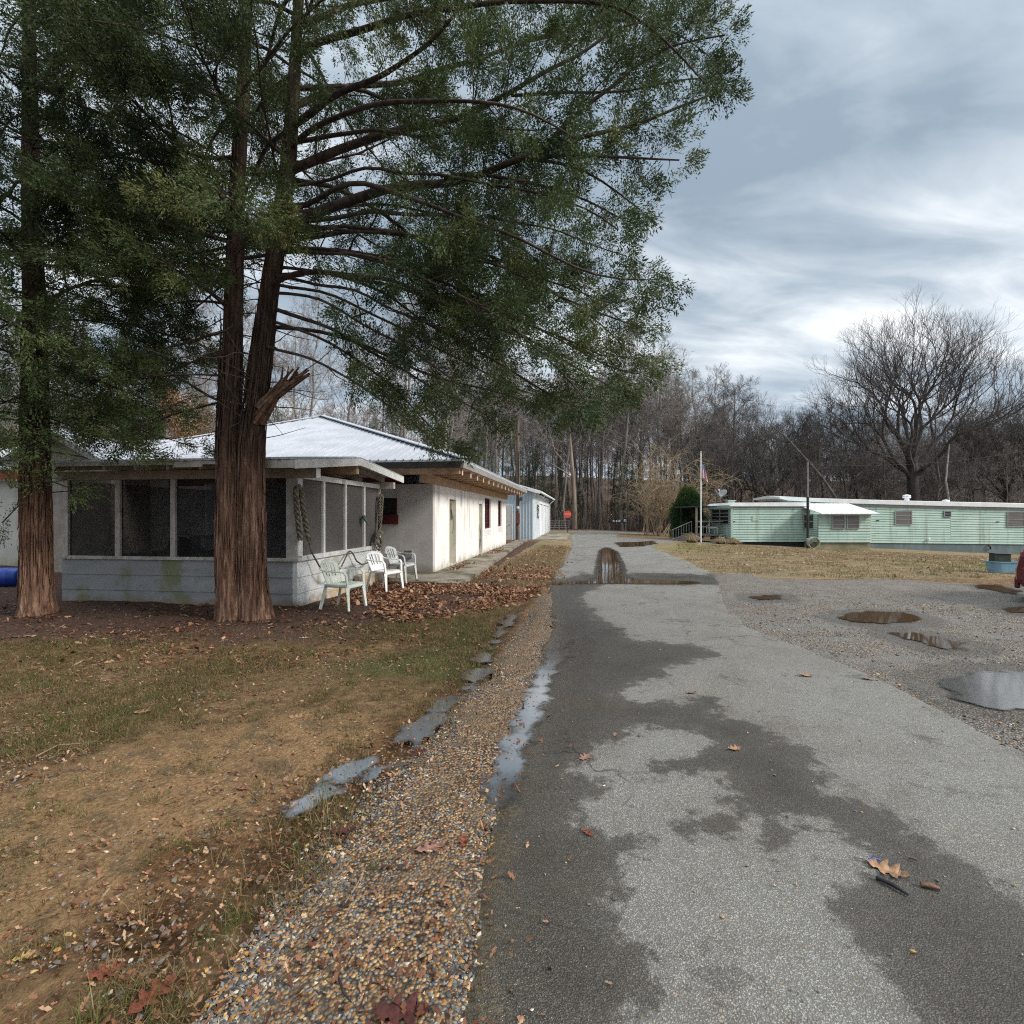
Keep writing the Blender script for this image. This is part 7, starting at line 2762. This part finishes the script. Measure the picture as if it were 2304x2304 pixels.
E += auto_limbs(sr_, zsr, lambda z, a: (4.6 - 0.30 * max(0, z - 7.5)) * (0.7 if math.sin(a) < -0.4 else 1.0), rg, az=[0.2 + 2.4 * k + rg.normal(0, 0.25) for k in range(25)], slen=1.25)
wood, leaf = Acc(), Acc()
n1c = clothe(E, wood, leaf, rg, 0.27, 0.046, 0.48)
# bare dead twigs under the crown
for k in range(90):
    st_ = sl_ if rg.random() < 0.5 else sr_
    p = stem_at(st_, rg.uniform(2.6, 6.5))
    a = rg.uniform(0, 6.28)
    d = unit([math.cos(a), math.sin(a), rg.normal(0.05, 0.3)])
    pts = [p]
    L = rg.uniform(0.4, 1.9)
    for i in range(6):
        d = unit(d + rg.normal(0, 0.2, 3))
        pts.append(pts[-1] + d * L / 6)
    wood.tube(pts, np.linspace(0.012, 0.003, 7), 4, cap=False)
wood.build('limbs', MAT['limb_bark'], cedar, smooth=True)
leaf.build('crown', MAT['cedar_leaf'], cedar)

# ---- the darker cedar at the left edge
cedar2 = thing('cedar_tree', 'single-stemmed dark cedar at the left edge with low drooping boughs', 'tree', (0, 0, 0))
B2 = G(85, 1380)
Y2c = B2[1]
s2 = smooth_path([(B2[0], Y2c, -0.15), at(84, 1290, Y2c), at(82, 1100, Y2c), at(80, 900, Y2c), at(78, 700, Y2c), at(70, 400, Y2c), at(66, 100, Y2c), at(66, -300, Y2c), at(60, -560, Y2c)], 0.12, 3)
A = Acc()
A.tube(s2, stem_r(s2, [(-0.15, 0.32), (0.05, 0.265), (0.25, 0.23), (0.6, 0.215), (2.5, 0.195), (5, 0.155), (8, 0.11), (13.5, 0.03)]), 72, rough=0.17, seed=13)
for st_, r_ in ((s2, 0.215),):
    for k in range(170):
        z0 = rg.uniform(0.15, 4.2)
        L = rg.uniform(0.25, 0.9)
        a = rg.uniform(math.pi * 0.95, math.pi * 2.05)
        pts = []
        for q in np.linspace(0, 1, 5):
            c = stem_at(st_, z0 + q * L)
            rr_q = np.interp(z0 + q * L, [0, 0.5, 2.5, 4.5], [r_ * 1.12, r_ * 1.0, r_ * 0.86, r_ * 0.70]) + 0.012 + 0.03 * rg.random() * (q < 0.1 or q > 0.9)
            pts.append(c + np.array([math.cos(a + 0.06 * q), math.sin(a + 0.06 * q), 0]) * rr_q)
        A.tube(pts, np.array([0.004, 0.013, 0.016, 0.012, 0.003]) * rg.uniform(0.6, 1.3), 5, squash=0.6)
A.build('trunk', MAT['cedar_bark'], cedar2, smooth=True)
E = []
limb([(85, 820, Y2c), (200, 840, 8.2), (300, 880, 8.0), (390, 935, 7.9)], 0.03, 0.3, 0.95, 0.7)
limb([(85, 930, Y2c), (170, 960, 8.1), (250, 990, 7.9), (310, 1010, 7.8)], 0.022, 0.35, 0.9, 0.5)
limb([(85, 700, Y2c), (200, 690, 8.8), (330, 730, 9.2), (450, 800, 9.4)], 0.035, 0.35, 0.9, 0.9)
limb([(80, 990, Y2c), (40, 1010, 8.0), (-40, 1020, 7.7)], 0.02, 0.3, 0.9, 0.55)
limb([(85, 1060, Y2c), (120, 1080, 8.1), (160, 1110, 7.9)], 0.012, 0.5, 0.9, 0.35)
limb([(80, 1100, Y2c), (50, 1120, 8.2), (20, 1160, 8.1)], 0.010, 0.5, 0.7, 0.3)
limb([(80, 880, Y2c), (20, 900, 7.9), (-80, 930, 7.5)], 0.025, 0.3, 0.95, 0.7)
limb([(80, 560, Y2c), (170, 520, 7.9), (280, 540, 7.4), (380, 600, 7.1)], 0.04, 0.35, 0.95, 0.9)
limb([(80, 480, Y2c), (180, 430, 8.8), (330, 440, 9.4), (480, 500, 9.8)], 0.04, 0.35, 0.95, 1.0)
zz2 = np.linspace(2.7, 7.0, 13)
E += auto_limbs(s2, zz2, lambda z, a: 1.5 + 0.25 * (z - 2.5), rg, az=[-1.57 + rg.normal(0, 0.75) for k in range(13)], slen=0.7, ls=0.2, droop=0.45, rise=0.1)
E += auto_limbs(s2, np.linspace(3.2, 6.5, 7), lambda z, a: 2.4, rg, az=[rg.normal(0.1, 0.6) for k in range(7)], slen=0.8, ls=0.3, droop=0.4, rise=0.1)
z2 = np.linspace(3.9, 13.2, 42)
E += auto_limbs(s2, z2, lambda z, a: (3.5 - 0.20 * max(0, z - 6)) * (0.75 if math.sin(a) < -0.4 else 1.0), rg, az=[0.7 + 2.4 * k + rg.normal(0, 0.25) for k in range(42)], slen=1.2, ls=0.25)
wood, leaf = Acc(), Acc()
n2c = clothe(E, wood, leaf, rg, 0.27, 0.046, 0.62)
for k in range(50):
    p = stem_at(s2, rg.uniform(1.8, 6.0))
    a = rg.uniform(0, 6.28)
    d = unit([math.cos(a), math.sin(a), rg.normal(0.0, 0.3)])
    pts = [p]
    L = rg.uniform(0.3, 1.6)
    for i in range(6):
        d = unit(d + rg.normal(0, 0.2, 3))
        pts.append(pts[-1] + d * L / 6)
    wood.tube(pts, np.linspace(0.011, 0.003, 7), 4, cap=False)
wood.build('limbs', MAT['limb_bark'], cedar2, smooth=True)
leaf.build('crown', MAT['cedar_leaf'], cedar2)
print('cedar sprays', n1c, n2c)

# ---- bare woodland trees


def bare_tree(rng, H, r0, first=0.42, nb=15, spread=0.55, lean=0.03, twigs=1.0, crown_w=0.26, min_r=0.012, forks=True):
    """a leafless tree: returns trunk and crown meshes' accumulators (base at the origin)"""
    T, C = Acc(), Acc()
    n = 14
    z = np.linspace(-0.3, H * 0.97, n)
    off = np.cumsum(rng.normal(0, H * 0.006, (n, 2)), 0)
    off -= off[0]
    off += np.outer(np.linspace(0, 1, n), rng.normal(0, lean * H, 2))
    tr = np.column_stack([off, z])
    rad = r0 * (1 - 0.88 * np.linspace(0, 1, n) ** 1.1) + min_r
    rad[0] *= 1.25
    T.tube(tr, rad, 7, cap=False)

    def grow(p, d, L, r, lvl, upw):
        k = 5 if lvl < 2 else 4
        pts = [p]
        dd = np.array(d)
        for i in range(k):
            dd = unit(dd + rng.normal(0, 0.14 + 0.05 * lvl, 3) + np.array([0, 0, upw]))
            pts.append(pts[-1] + dd * L / k)
        C.tube(pts, np.linspace(r, max(min_r * 0.55, r * 0.4), k + 1), 4 if lvl < 2 else 3, cap=False)
        if lvl >= 3:
            return
        m = [int(7 * twigs), int(6 * twigs), int(4 * twigs)][lvl]
        for i in range(m):
            f = rng.uniform(0.2, 1.0) * k
            a = int(min(k - 1, f))
            q = pts[a] + (pts[a + 1] - pts[a]) * (f - a)
            t = unit(pts[a + 1] - pts[a])
            s = unit(np.cross(t, rng.normal(0, 1, 3)))
            an = rng.uniform(0.4, 0.9)
            grow(q, unit(t * math.cos(an) + s * math.sin(an)), L * rng.uniform(0.35, 0.62), max(min_r * 0.7, r * 0.5), lvl + 1, 0.06)

    for i in range(nb):
        f = first + (0.97 - first) * (i + rng.random()) / nb
        p = np.array([np.interp(f * H * 0.97, z, tr[:, q]) for q in range(3)])
        a = i * 2.4 + rng.normal(0, 0.4)
        el = 0.55 + 0.5 * f + rng.normal(0, 0.12)
        d = [math.cos(a) * math.cos(el), math.sin(a) * math.cos(el), math.sin(el)]
        L = H * crown_w * (1.25 - 0.85 * (f - first) / (1 - first)) * rng.uniform(0.7, 1.2)
        grow(p, d, L, max(min_r, r0 * 0.32 * (1.2 - f)), 0 if L > 1.5 else 1, 0.08)
    return T, C


WOODS = np.random.default_rng(23)
proto_id = 0


def make_bare(label, group, H, r0, mat, cmat=None, cat='tree', name='bare_tree', **k):
    T, C = bare_tree(WOODS, H, r0, **k)
    root = thing(name, label, cat, (0, 0, 0), 0, group)
    T.build('trunk', MAT[mat], root, smooth=True)
    C.build('crown', MAT[cmat or mat], root, smooth=False)
    return root


LAB_C = 'tall bare tree in the woods across the road behind the mailboxes'
LAB_R = 'bare dark tree in the woods behind the green trailers'
LAB_L = 'bare tree on the slope behind the silver roofed house'
GR_C, GR_R, GR_L = 'bare trees across the road', 'bare trees behind the trailers', 'bare trees behind the house'
protos = [make_bare(LAB_C, GR_C, 21, 0.17, 'bare_bark', first=0.42, nb=15, crown_w=0.22, twigs=1.0),
          make_bare(LAB_C, GR_C, 23, 0.20, 'bare_bark', first=0.5, nb=14, crown_w=0.20),
          make_bare(LAB_C, GR_C, 18, 0.12, 'bare_bark', first=0.38, nb=13, crown_w=0.21, lean=0.05),
          make_bare(LAB_R, GR_R, 17, 0.17, 'dark_bark', first=0.26, nb=16, crown_w=0.30),
          make_bare(LAB_R, GR_R, 15, 0.14, 'dark_bark', first=0.22, nb=15, crown_w=0.34, lean=0.06),
          make_bare(LAB_R, GR_R, 14, 0.10, 'bare_bark', first=0.25, nb=14, crown_w=0.28)]
first_use = [True] * 6


def plant(k, x_, y_, rz, s, label, group):
    loc = (x_, y_, float(hz(x_, y_)) - 0.05)
    if first_use[k]:
        first_use[k] = False
        r = protos[k]
        r.location = loc
        r.rotation_euler = (0, 0, rz)
        r.scale = (s, s, s)
        r['label'] = label
        r['group'] = group
        return r
    return copy_thing(protos[k], loc, rz, label, group, s)


def spots(n, px0, px1, y0, y1, mind, rng):
    out = []
    tries = 0
    while len(out) < n and tries < 20000:
        tries += 1
        yy = rng.uniform(y0, y1)
        px = rng.uniform(px0, px1)
        xx = (px - 1152) / F * yy
        if all((xx - a) ** 2 + (yy - b) ** 2 > mind ** 2 for a, b in out):
            out.append((xx, yy))
    return out


wr = np.random.default_rng(31)
for xx, yy in spots(70, 1000, 1640, 59.5, 80, 1.3, wr):
    plant(int(wr.integers(0, 3)), xx, yy, wr.uniform(0, 6.28), wr.uniform(0.82, 1.12), LAB_C, GR_C)
for xx, yy in spots(70, 1560, 2380, 47, 72, 1.8, wr):
    plant(int(wr.choice([3, 4, 5])), xx, yy, wr.uniform(0, 6.28), wr.uniform(0.7, 1.0), LAB_R, GR_R)
for xx, yy in spots(40, -60, 1010, 38, 62, 2.2, wr):
    plant(int(wr.choice([0, 1, 2, 5])), xx, yy, wr.uniform(0, 6.28), wr.uniform(0.75, 1.05), LAB_L, GR_L)

# the far woods: one mass of trunks and twigs
far_ = Acc()
lo = [bare_tree(WOODS, 19, 0.14, first=0.26, nb=11, crown_w=0.22, twigs=0.75, min_r=0.02) for _ in range(4)]
lod = []
for T, C in lo:
    Vt = np.concatenate(T.v + [v + 0 for v in C.v])
    fs, base = [], 0
    for f in T.f:
        fs.append(f)
    for f in C.f:
        fs.append(f + T.n)
    fs = [f for f in fs if f.shape[1] == 4]
    lod.append((Vt, np.concatenate(fs)))
cnt = 0
while cnt < 400:
    yy = wr.uniform(76, 125)
    px = wr.uniform(-150, 2450)
    xx = (px - 1152) / F * yy
    Vt, Fq = lod[int(wr.integers(0, 4))]
    a = wr.uniform(0, 6.28)
    s = wr.uniform(0.7, 1.05) * (0.85 if px > 1500 else 1.0)
    c_, s_ = math.cos(a) * s, math.sin(a) * s
    far_.add(np.stack([Vt[:, 0] * c_ - Vt[:, 1] * s_ + xx, Vt[:, 0] * s_ + Vt[:, 1] * c_ + yy, Vt[:, 2] * s + float(hz(xx, yy))], -1), Fq)
    cnt += 1
o = far_.build('far_woods', MAT['bare_bark'])
tag(o, 'far bare woods reading as one brown mass behind the nearer trees', 'woods', kind='stuff')
# brushwood at the foot of the woods
br_ = Acc()
for k in range(8500):
    px = wr.uniform(-150, 2450)
    yy = wr.uniform(58, 95) if px < 1560 and px > 950 else (wr.uniform(44, 90) if px >= 1560 else wr.uniform(34, 70))
    xx = (px - 1152) / F * yy
    h = wr.uniform(0.8, 4.2)
    b = np.array([xx, yy, float(hz(xx, yy))])
    d = unit([wr.normal(0, 0.3), wr.normal(0, 0.3), 1])
    m_ = b + d * h * 0.5
    e_ = m_ + unit(d + wr.normal(0, 0.25, 3)) * h * 0.5
    br_.tube([b, m_, e_], [0.03, 0.022, 0.008], 3, cap=False)
    for q in range(2):
        br_.tube([m_, m_ + unit(d + wr.normal(0, 0.6, 3)) * h * 0.4], [0.016, 0.006], 3, cap=False)
o = br_.build('undergrowth', surf('brushwood', (0.19, 0.150, 0.118), (0.095, 0.075, 0.062), 0.3, 0.9, 0.0))
tag(o, 'brown brushwood filling the foot of the woods', 'undergrowth', kind='stuff')


# ---- the big spreading tree behind the trailers
def spreading_tree(rng, H, r0, fork, width):
    T, C = Acc(), Acc()
    zz_ = np.linspace(-0.4, fork, 8)
    tr = np.column_stack([np.cumsum(rng.normal(0, 0.05, 8)), np.cumsum(rng.normal(0, 0.05, 8)), zz_])
    T.tube(tr, np.array([1.5, 1.15, 1.02, 1, 0.98, 0.96, 0.95, 0.9]) * r0, 12, cap=False)
    cen = np.array([tr[-1][0], tr[-1][1], 0])

    def fork_(p, d, L, r, lvl):
        k = 4
        pts = [p]
        dd = np.array(d)
        for i in range(k):
            out_ = unit(np.array([pts[-1][0] - cen[0], pts[-1][1] - cen[1], 0]) + 1e-6)
            dd = unit(dd + rng.normal(0, 0.12, 3) + np.array([0, 0, 0.07]) + out_ * (0.02 if lvl < 3 else 0.0))
            pts.append(pts[-1] + dd * L / k)
        C.tube(pts, np.linspace(r, r * 0.74, k + 1), 6 if lvl < 3 else (4 if lvl < 5 else 3), cap=False)
        if lvl >= 9 or r < 0.007:
            return
        e = pts[-1]
        nk = 2 if rng.random() < 0.86 else 3
        s0 = unit(np.cross(dd, rng.normal(0, 1, 3)))
        for i in range(nk):
            an = rng.uniform(0.20, 0.55)
            b = 2 * math.pi * i / nk + rng.normal(0, 0.3)
            s1 = s0 * math.cos(b) + np.cross(dd, s0) * math.sin(b)
            fork_(e, unit(dd * math.cos(an) + s1 * math.sin(an)), L * rng.uniform(0.72, 0.90), r * (0.68 if nk == 2 else 0.58), lvl + 1)
        if lvl > 1:
            for i in range(1 + (lvl < 4)):
                q = pts[1 + i]
                s1 = unit(np.cross(dd, rng.normal(0, 1, 3)))
                if lvl < 6:
                    fork_(q, unit(dd * 0.7 + s1 * 0.7), L * 0.5, r * 0.4, lvl + 3)

    n = 9
    for i in range(n):
        a = 2 * math.pi * i / n + rng.normal(0, 0.2)
        el = rng.uniform(0.42, 1.1) if i % 3 else 1.3
        zf = fork * rng.uniform(0.72, 1.0)
        p = np.array([np.interp(zf, zz_, tr[:, 0]), np.interp(zf, zz_, tr[:, 1]), zf])
        fork_(p, [math.cos(a) * math.cos(el), math.sin(a) * math.cos(el), math.sin(el)], (H - fork) * 0.225, r0 * 0.42, 0)
    return T, C


st_rng = np.random.default_rng(12)
YB = 50.0
xb_, _ = W(2050, 0, YB)
bt_ = thing('spreading_tree', 'huge bare tree with a broad domed crown behind the green trailers', 'tree', (xb_, YB, float(hz(xb_, YB))))
T, C = spreading_tree(st_rng, 22.5, 0.50, 8.5, 12)
T.build('trunk', MAT['big_bark'], bt_, smooth=True)
C.build('crown', MAT['big_bark'], bt_)
xb_, _ = W(2275, 0, 54)
bt2 = thing('spreading_tree', 'second broad bare tree at the right edge beside the huge domed one', 'tree', (xb_, 54, float(hz(xb_, 54))))
T, C = spreading_tree(st_rng, 16.0, 0.36, 6.0, 9)
T.build('trunk', MAT['big_bark'], bt2, smooth=True)
C.build('crown', MAT['big_bark'], bt2)
xb_, _ = W(1730, 0, 62)
bt3 = thing('spreading_tree', 'middling bare tree with a rounded crown left of the huge domed one', 'tree', (xb_, 62, float(hz(xb_, 62))))
T, C = spreading_tree(st_rng, 17.5, 0.26, 6.0, 7)
T.build('trunk', MAT['big_bark'], bt3, smooth=True)
C.build('crown', MAT['big_bark'], bt3)


# ---- conifers behind the house and in the woods
PINE_T = [sprig_template(TR, 26, 0.75, 0.20, 0.022) for _ in range(4)]


def conifer(rng, H, r0, Lmax, first, name, label, group=None, mat='pine_leaf', tones=0.45, step=0.55, bark='dark_bark'):
    root = thing(name, label, 'tree', (0, 0, 0), 0, group)
    T, Wd, Lf = Acc(), Acc(), Acc()
    z = np.linspace(-0.3, H, 12)
    tr = np.column_stack([np.cumsum(rng.normal(0, 0.05, 12)), np.cumsum(rng.normal(0, 0.05, 12)), z])
    T.tube(tr, r0 * (1 - 0.92 * np.linspace(0, 1, 12)), 8, cap=False)
    P_, D_, S_, T_ = [], [], [], []
    zc = first
    k = 0
    while zc < H - 0.2:
        u = (zc - first) / (H - first)
        a = k * 2.4 + rng.normal(0, 0.3)
        L = Lmax * (1 - 0.85 * u) * rng.uniform(0.6, 1.15) * min(1, 0.45 + 2.2 * u)
        p = np.array([np.interp(zc, z, tr[:, 0]), np.interp(zc, z, tr[:, 1]), zc])
        d = unit([math.cos(a), math.sin(a), rng.normal(0.15, 0.2)])
        n = 5
        pts = [p]
        for i in range(n):
            d = unit(d + rng.normal(0, 0.13, 3) + np.array([0, 0, 0.03]))
            pts.append(pts[-1] + d * L / n)
        Wd.tube(pts, np.linspace(0.02 * L + 0.01, 0.008, n + 1), 4, cap=False)
        bt__ = tones + rng.normal(0, 0.18)
        for i in range(int(L / 0.11)):
            f = rng.uniform(0.25, 1) * n
            q = int(min(n - 1, f))
            c = pts[q] + (pts[q + 1] - pts[q]) * (f - q) + rng.normal(0, 0.10 + 0.05 * L, 3)
            P_.append(c)
            D_.append(unit(d + rng.normal(0, 0.6, 3)))
            S_.append(rng.uniform(0.6, 1.2))
            T_.append(bt__ + rng.normal(0, 0.07))
        zc += step * rng.uniform(0.4, 1.2) * 0.5
        k += 1
    sprays(Lf, np.array(P_), np.array(D_), np.array(S_), np.array(T_), PINE_T, rng)
    T.build('trunk', MAT[bark], root, smooth=True)
    Wd.build('limbs', MAT[bark], root)
    Lf.build('crown', MAT[mat], root)
    return root


cr_ = np.random.default_rng(44)
LBL = 'evergreen rising behind the silver roofed house'
c1 = conifer(cr_, 13, 0.2, 2.9, 2.0, 'evergreen_tree', LBL, 'evergreens behind the house')
c2 = conifer(cr_, 11, 0.16, 2.4, 1.5, 'evergreen_tree', LBL, 'evergreens behind the house', tones=0.6)
spot_l = [(180, 27), (330, 31), (-40, 24), (440, 36), (620, 40), (760, 44), (860, 40), (990, 44), (1075, 52)]
for i, (px, yy) in enumerate(spot_l):
    xx = (px - 1152) / F * yy
    loc = (xx, yy, float(hz(xx, yy)))
    lab = LBL
    if i == 0:
        c1.location = loc
    elif i == 1:
        c2.location = loc
    else:
        copy_thing(c1 if i % 2 == 0 else c2, loc, cr_.uniform(0, 6.28), lab, 'evergreens behind the house', cr_.uniform(0.8, 1.1))
LBW = 'dark evergreen standing among the bare woods'
c3 = conifer(cr_, 10, 0.16, 1.9, 2.0, 'evergreen_tree', LBW, 'evergreens in the woods')
spot_w = [(1415, 60.5, 0.95), (1310, 66, 0.8), (1270, 62, 0.62), (1595, 58, 1.25), (1490, 66, 0.8), (1180, 64, 0.8), (1225, 60, 0.65), (1655, 60, 0.8), (1960, 66, 0.8), (1385, 70, 1.0), (1700, 66, 0.7), (1150, 58, 1.0), (1205, 62, 1.05), (1255, 66, 0.9), (1440, 63, 0.85)]
for i, (px, yy, s) in enumerate(spot_w):
    xx = (px - 1152) / F * yy
    loc = (xx, yy, float(hz(xx, yy)))
    if i == 0:
        c3.location = loc
    else:
        copy_thing(c3, loc, cr_.uniform(0, 6.28), LBW, 'evergreens in the woods', s)

# ---- trees that still hold brown leaves, behind the house
BL_T = [np.concatenate([np.array([[0, 0, 0], [0.09, 0.05, 0.02], [0.16, 0, -0.02], [0, 0, 0], [0.16, 0, -0.02], [0.09, -0.05, 0.02]]) + TR.normal(0, 0.22, 3) for _ in range(8)]) for _ in range(4)]
LBB = 'tree holding tan dead leaves behind the porch roof'
T, C = bare_tree(WOODS, 9.5, 0.11, first=0.2, nb=16, crown_w=0.28, twigs=0.8)
bl = thing('brown_leaf_tree', LBB, 'tree', (0, 0, 0), 0, 'brown-leaved trees behind the house')
T.build('trunk', MAT['pale_bark'], bl, smooth=True)
C.build('limbs', MAT['pale_bark'], bl)
A = Acc()
pts = []
for v in C.v:
    if len(v) <= 15:
        pts.append(v[len(v) // 2:])
pts = np.concatenate(pts)
pts = pts[WOODS.random(len(pts)) < 0.07]
sprays(A, pts, WOODS.normal(0, 1, pts.shape), np.full(len(pts), 0.9), WOODS.random(len(pts)), BL_T, WOODS)
A.build('crown', MAT['brown_leaf'], bl)
for i, (px, yy) in enumerate([(395, 30), (330, 34), (470, 38), (250, 36), (690, 46), (800, 52)]):
    xx = (px - 1152) / F * yy
    loc = (xx, yy, float(hz(xx, yy)) - 0.2)
    if i == 0:
        bl.location = loc
    else:
        copy_thing(bl, loc, cr_.uniform(0, 6.28), LBB, 'brown-leaved trees behind the house', cr_.uniform(0.75, 1.05))

# the pale leaning trunk behind the stop sign and the fallen dark one behind the trailer
A = Acc()
px_ = lambda a, b, d: at(a, b, d)
A.tube([px_(1293, 1190, 58), px_(1292, 1120, 58), px_(1288, 1060, 58), px_(1285, 1020, 58), px_(1283, 985, 58)], [0.30, 0.25, 0.22, 0.19, 0.10], 10, cap=False)
tk = thing('broken_tree', 'pale brown trunk with two bare slanting boughs behind the stop sign', 'tree')
A.build('trunk', MAT['pale_bark'], tk, smooth=True)
A = Acc()
A.tube([px_(1287, 1065, 58), px_(1265, 1035, 58.3), px_(1248, 1015, 58.5), px_(1240, 985, 58.6)], [0.12, 0.1, 0.08, 0.03], 7, cap=False)
A.tube([px_(1288, 1075, 58), px_(1265, 1058, 57.6), px_(1235, 1040, 57.4)], [0.09, 0.06, 0.03], 7, cap=False)
A.build('boughs', MAT['pale_bark'], tk, smooth=True)
A = Acc()
A.tube([px_(1880, 1120, 45), px_(1850, 1075, 45.3), px_(1815, 1035, 45.6), px_(1770, 985, 46), px_(1720, 945, 46.4)], [0.14, 0.12, 0.09, 0.06, 0.02], 8, cap=False)
tag(A.build('leaning_trunk', MAT['dark_bark'], smooth=True), 'dead trunk leaning left behind the trailers', 'tree')
A = Acc()
A.tube([px_(2136, 1135, 44), px_(2128, 1080, 44), px_(2132, 1040, 44), px_(2136, 1000, 44)], [0.085, 0.07, 0.06, 0.03], 8, cap=False)
tag(A.build('birch_trunk', surf('white_bark', (0.36, 0.34, 0.31), (0.2, 0.18, 0.165), 3, 0.8, 0.2), smooth=True), 'slim white trunk behind the long trailer roof', 'tree')

# ---- bare many-stemmed shrub beside the lane
sb = thing('bare_shrub', 'big bare many-stemmed tan shrub beside the end of the lane', 'shrub')
sr = np.random.default_rng(51)
C = Acc()
YS = 43.0
for px0, dep, nst, wide in ((1480, 43.5, 26, 1.0), (1540, 45.0, 16, 0.8)):
    bx_, _ = W(px0, 0, dep)
    for k in range(nst):
        b = np.array([bx_ + sr.normal(0, 0.55), dep + sr.normal(0, 0.5), float(hz(bx_, dep)) - 0.05])
        a = sr.uniform(0, 6.28)
        sp_ = sr.uniform(0.05, 0.55) * wide
        d = unit([math.cos(a) * sp_, math.sin(a) * sp_, 1])
        L = sr.uniform(3.6, 7.4)

        def tw(p, d, L, r, lvl):
            n = 5
            pts = [p]
            dd = d
            for i in range(n):
                dd = unit(dd + sr.normal(0, 0.13, 3) + np.array([0, 0, -0.05 if lvl > 0 else 0.0]))
                pts.append(pts[-1] + dd * L / n)
            C.tube(pts, np.linspace(r, max(0.008, r * 0.3), n + 1), 4, cap=False)
            if lvl >= 2:
                return
            for i in range([9, 6][lvl]):
                f = sr.uniform(0.3, 1) * n
                q = int(min(n - 1, f))
                c = pts[q] + (pts[q + 1] - pts[q]) * (f - q)
                t = unit(pts[q + 1] - pts[q])
                s = unit(np.cross(t, sr.normal(0, 1, 3)))
                tw(c, unit(t * 0.7 + s * 0.7), L * sr.uniform(0.25, 0.5), r * 0.5, lvl + 1)
        tw(b, d, L, sr.uniform(0.025, 0.06), 0)
C.build('stems', MAT['tan_twig'], sb)

# ---- evergreen shrub by the deck
es = thing('evergreen_shrub', 'dense cone-shaped evergreen shrub beside the trailer deck', 'shrub')
xs0, _ = W(1548, 0, 37.0)
zs0 = float(hz(xs0, 37))
Lf = Acc()
N_ = 4200
u = sr.random(N_)
hgt = 3.55
zz_ = u ** 0.9 * hgt
prof = np.interp(zz_ / hgt, [0, 0.12, 0.35, 0.7, 0.92, 1.0], [0.80, 0.98, 0.95, 0.66, 0.30, 0.05])
aa = sr.uniform(0, 6.28, N_)
rr2 = prof * (0.55 + 0.55 * sr.random(N_) ** 0.7) * (1 + 0.22 * np.sin(aa * 3 + zz_ * 3))
P_ = np.stack([xs0 + rr2 * np.cos(aa), 37 + rr2 * np.sin(aa), zs0 + zz_], -1)
D_ = np.stack([np.cos(aa), np.sin(aa), 0.9 + 0 * aa], -1) + sr.normal(0, 0.3, (N_, 3))
tn = np.clip(0.35 + 0.5 * fbm(aa * 1.5, zz_ * 1.4, 3, 8) + 0.35 * sm(0.72, 1.0, zz_ / hgt) + sr.normal(0, 0.06, N_), 0, 1)
sprays(Lf, P_, D_, sr.uniform(0.5, 0.8, N_) * 0.75, tn, PINE_T, sr)
Lf.build('leaves', MAT['shrub_leaf'], es)
A = Acc()
for k in range(7):
    A.tube([(xs0 + sr.normal(0, 0.1), 37 + sr.normal(0, 0.1), zs0 - 0.1), (xs0 + sr.normal(0, 0.3), 37 + sr.normal(0, 0.3), zs0 + 2.4)], [0.05, 0.01], 5)
A.build('stems', MAT['dark_bark'], es)


# ---- tufts of tan ornamental grass
def tuft(px, py, Yd, w_, h_, lab):
    xx, _ = W(px, 0, Yd)
    zz0 = float(hz(xx, Yd))
    A = Acc()
    for k in range(700):
        a = sr.uniform(0, 6.28)
        q = sr.random() ** 0.6
        b = np.array([math.cos(a) * w_ * 0.25 * q, math.sin(a) * w_ * 0.25 * q, 0])
        o_ = np.array([math.cos(a), math.sin(a), 0]) * w_ * 0.5 * q
        h = h_ * sr.uniform(0.6, 1.1) * (1.1 - 0.4 * q)
        s = np.array([-math.sin(a), math.cos(a), 0]) * 0.008
        m_ = b + o_ * 0.5 + np.array([0, 0, h])
        e_ = b + o_ * 1.25 + np.array([0, 0, h * (0.8 - 0.5 * q)])
        A.add([b - s, b + s, m_ + s, m_ - s, e_], [(0, 1, 2), (0, 2, 3), (3, 2, 4)], sr.uniform(0.3, 0.78))
    o = A.build('grass_tuft', MAT['dry_grass'])
    o.location = (xx, Yd, zz0)
    tag(o, lab, 'grass tuft', 'tufts by the trailer')


tuft(1556, 1215, 32.0, 1.0, 0.55, 'tan grass tuft left of the flag pole by the deck steps')
tuft(1621, 1217, 31.8, 0.9, 0.42, 'tan grass tuft between the deck and the trailer corner')
tuft(1649, 1217, 31.7, 0.8, 0.40, 'rightmost tan grass tuft at the trailer corner')
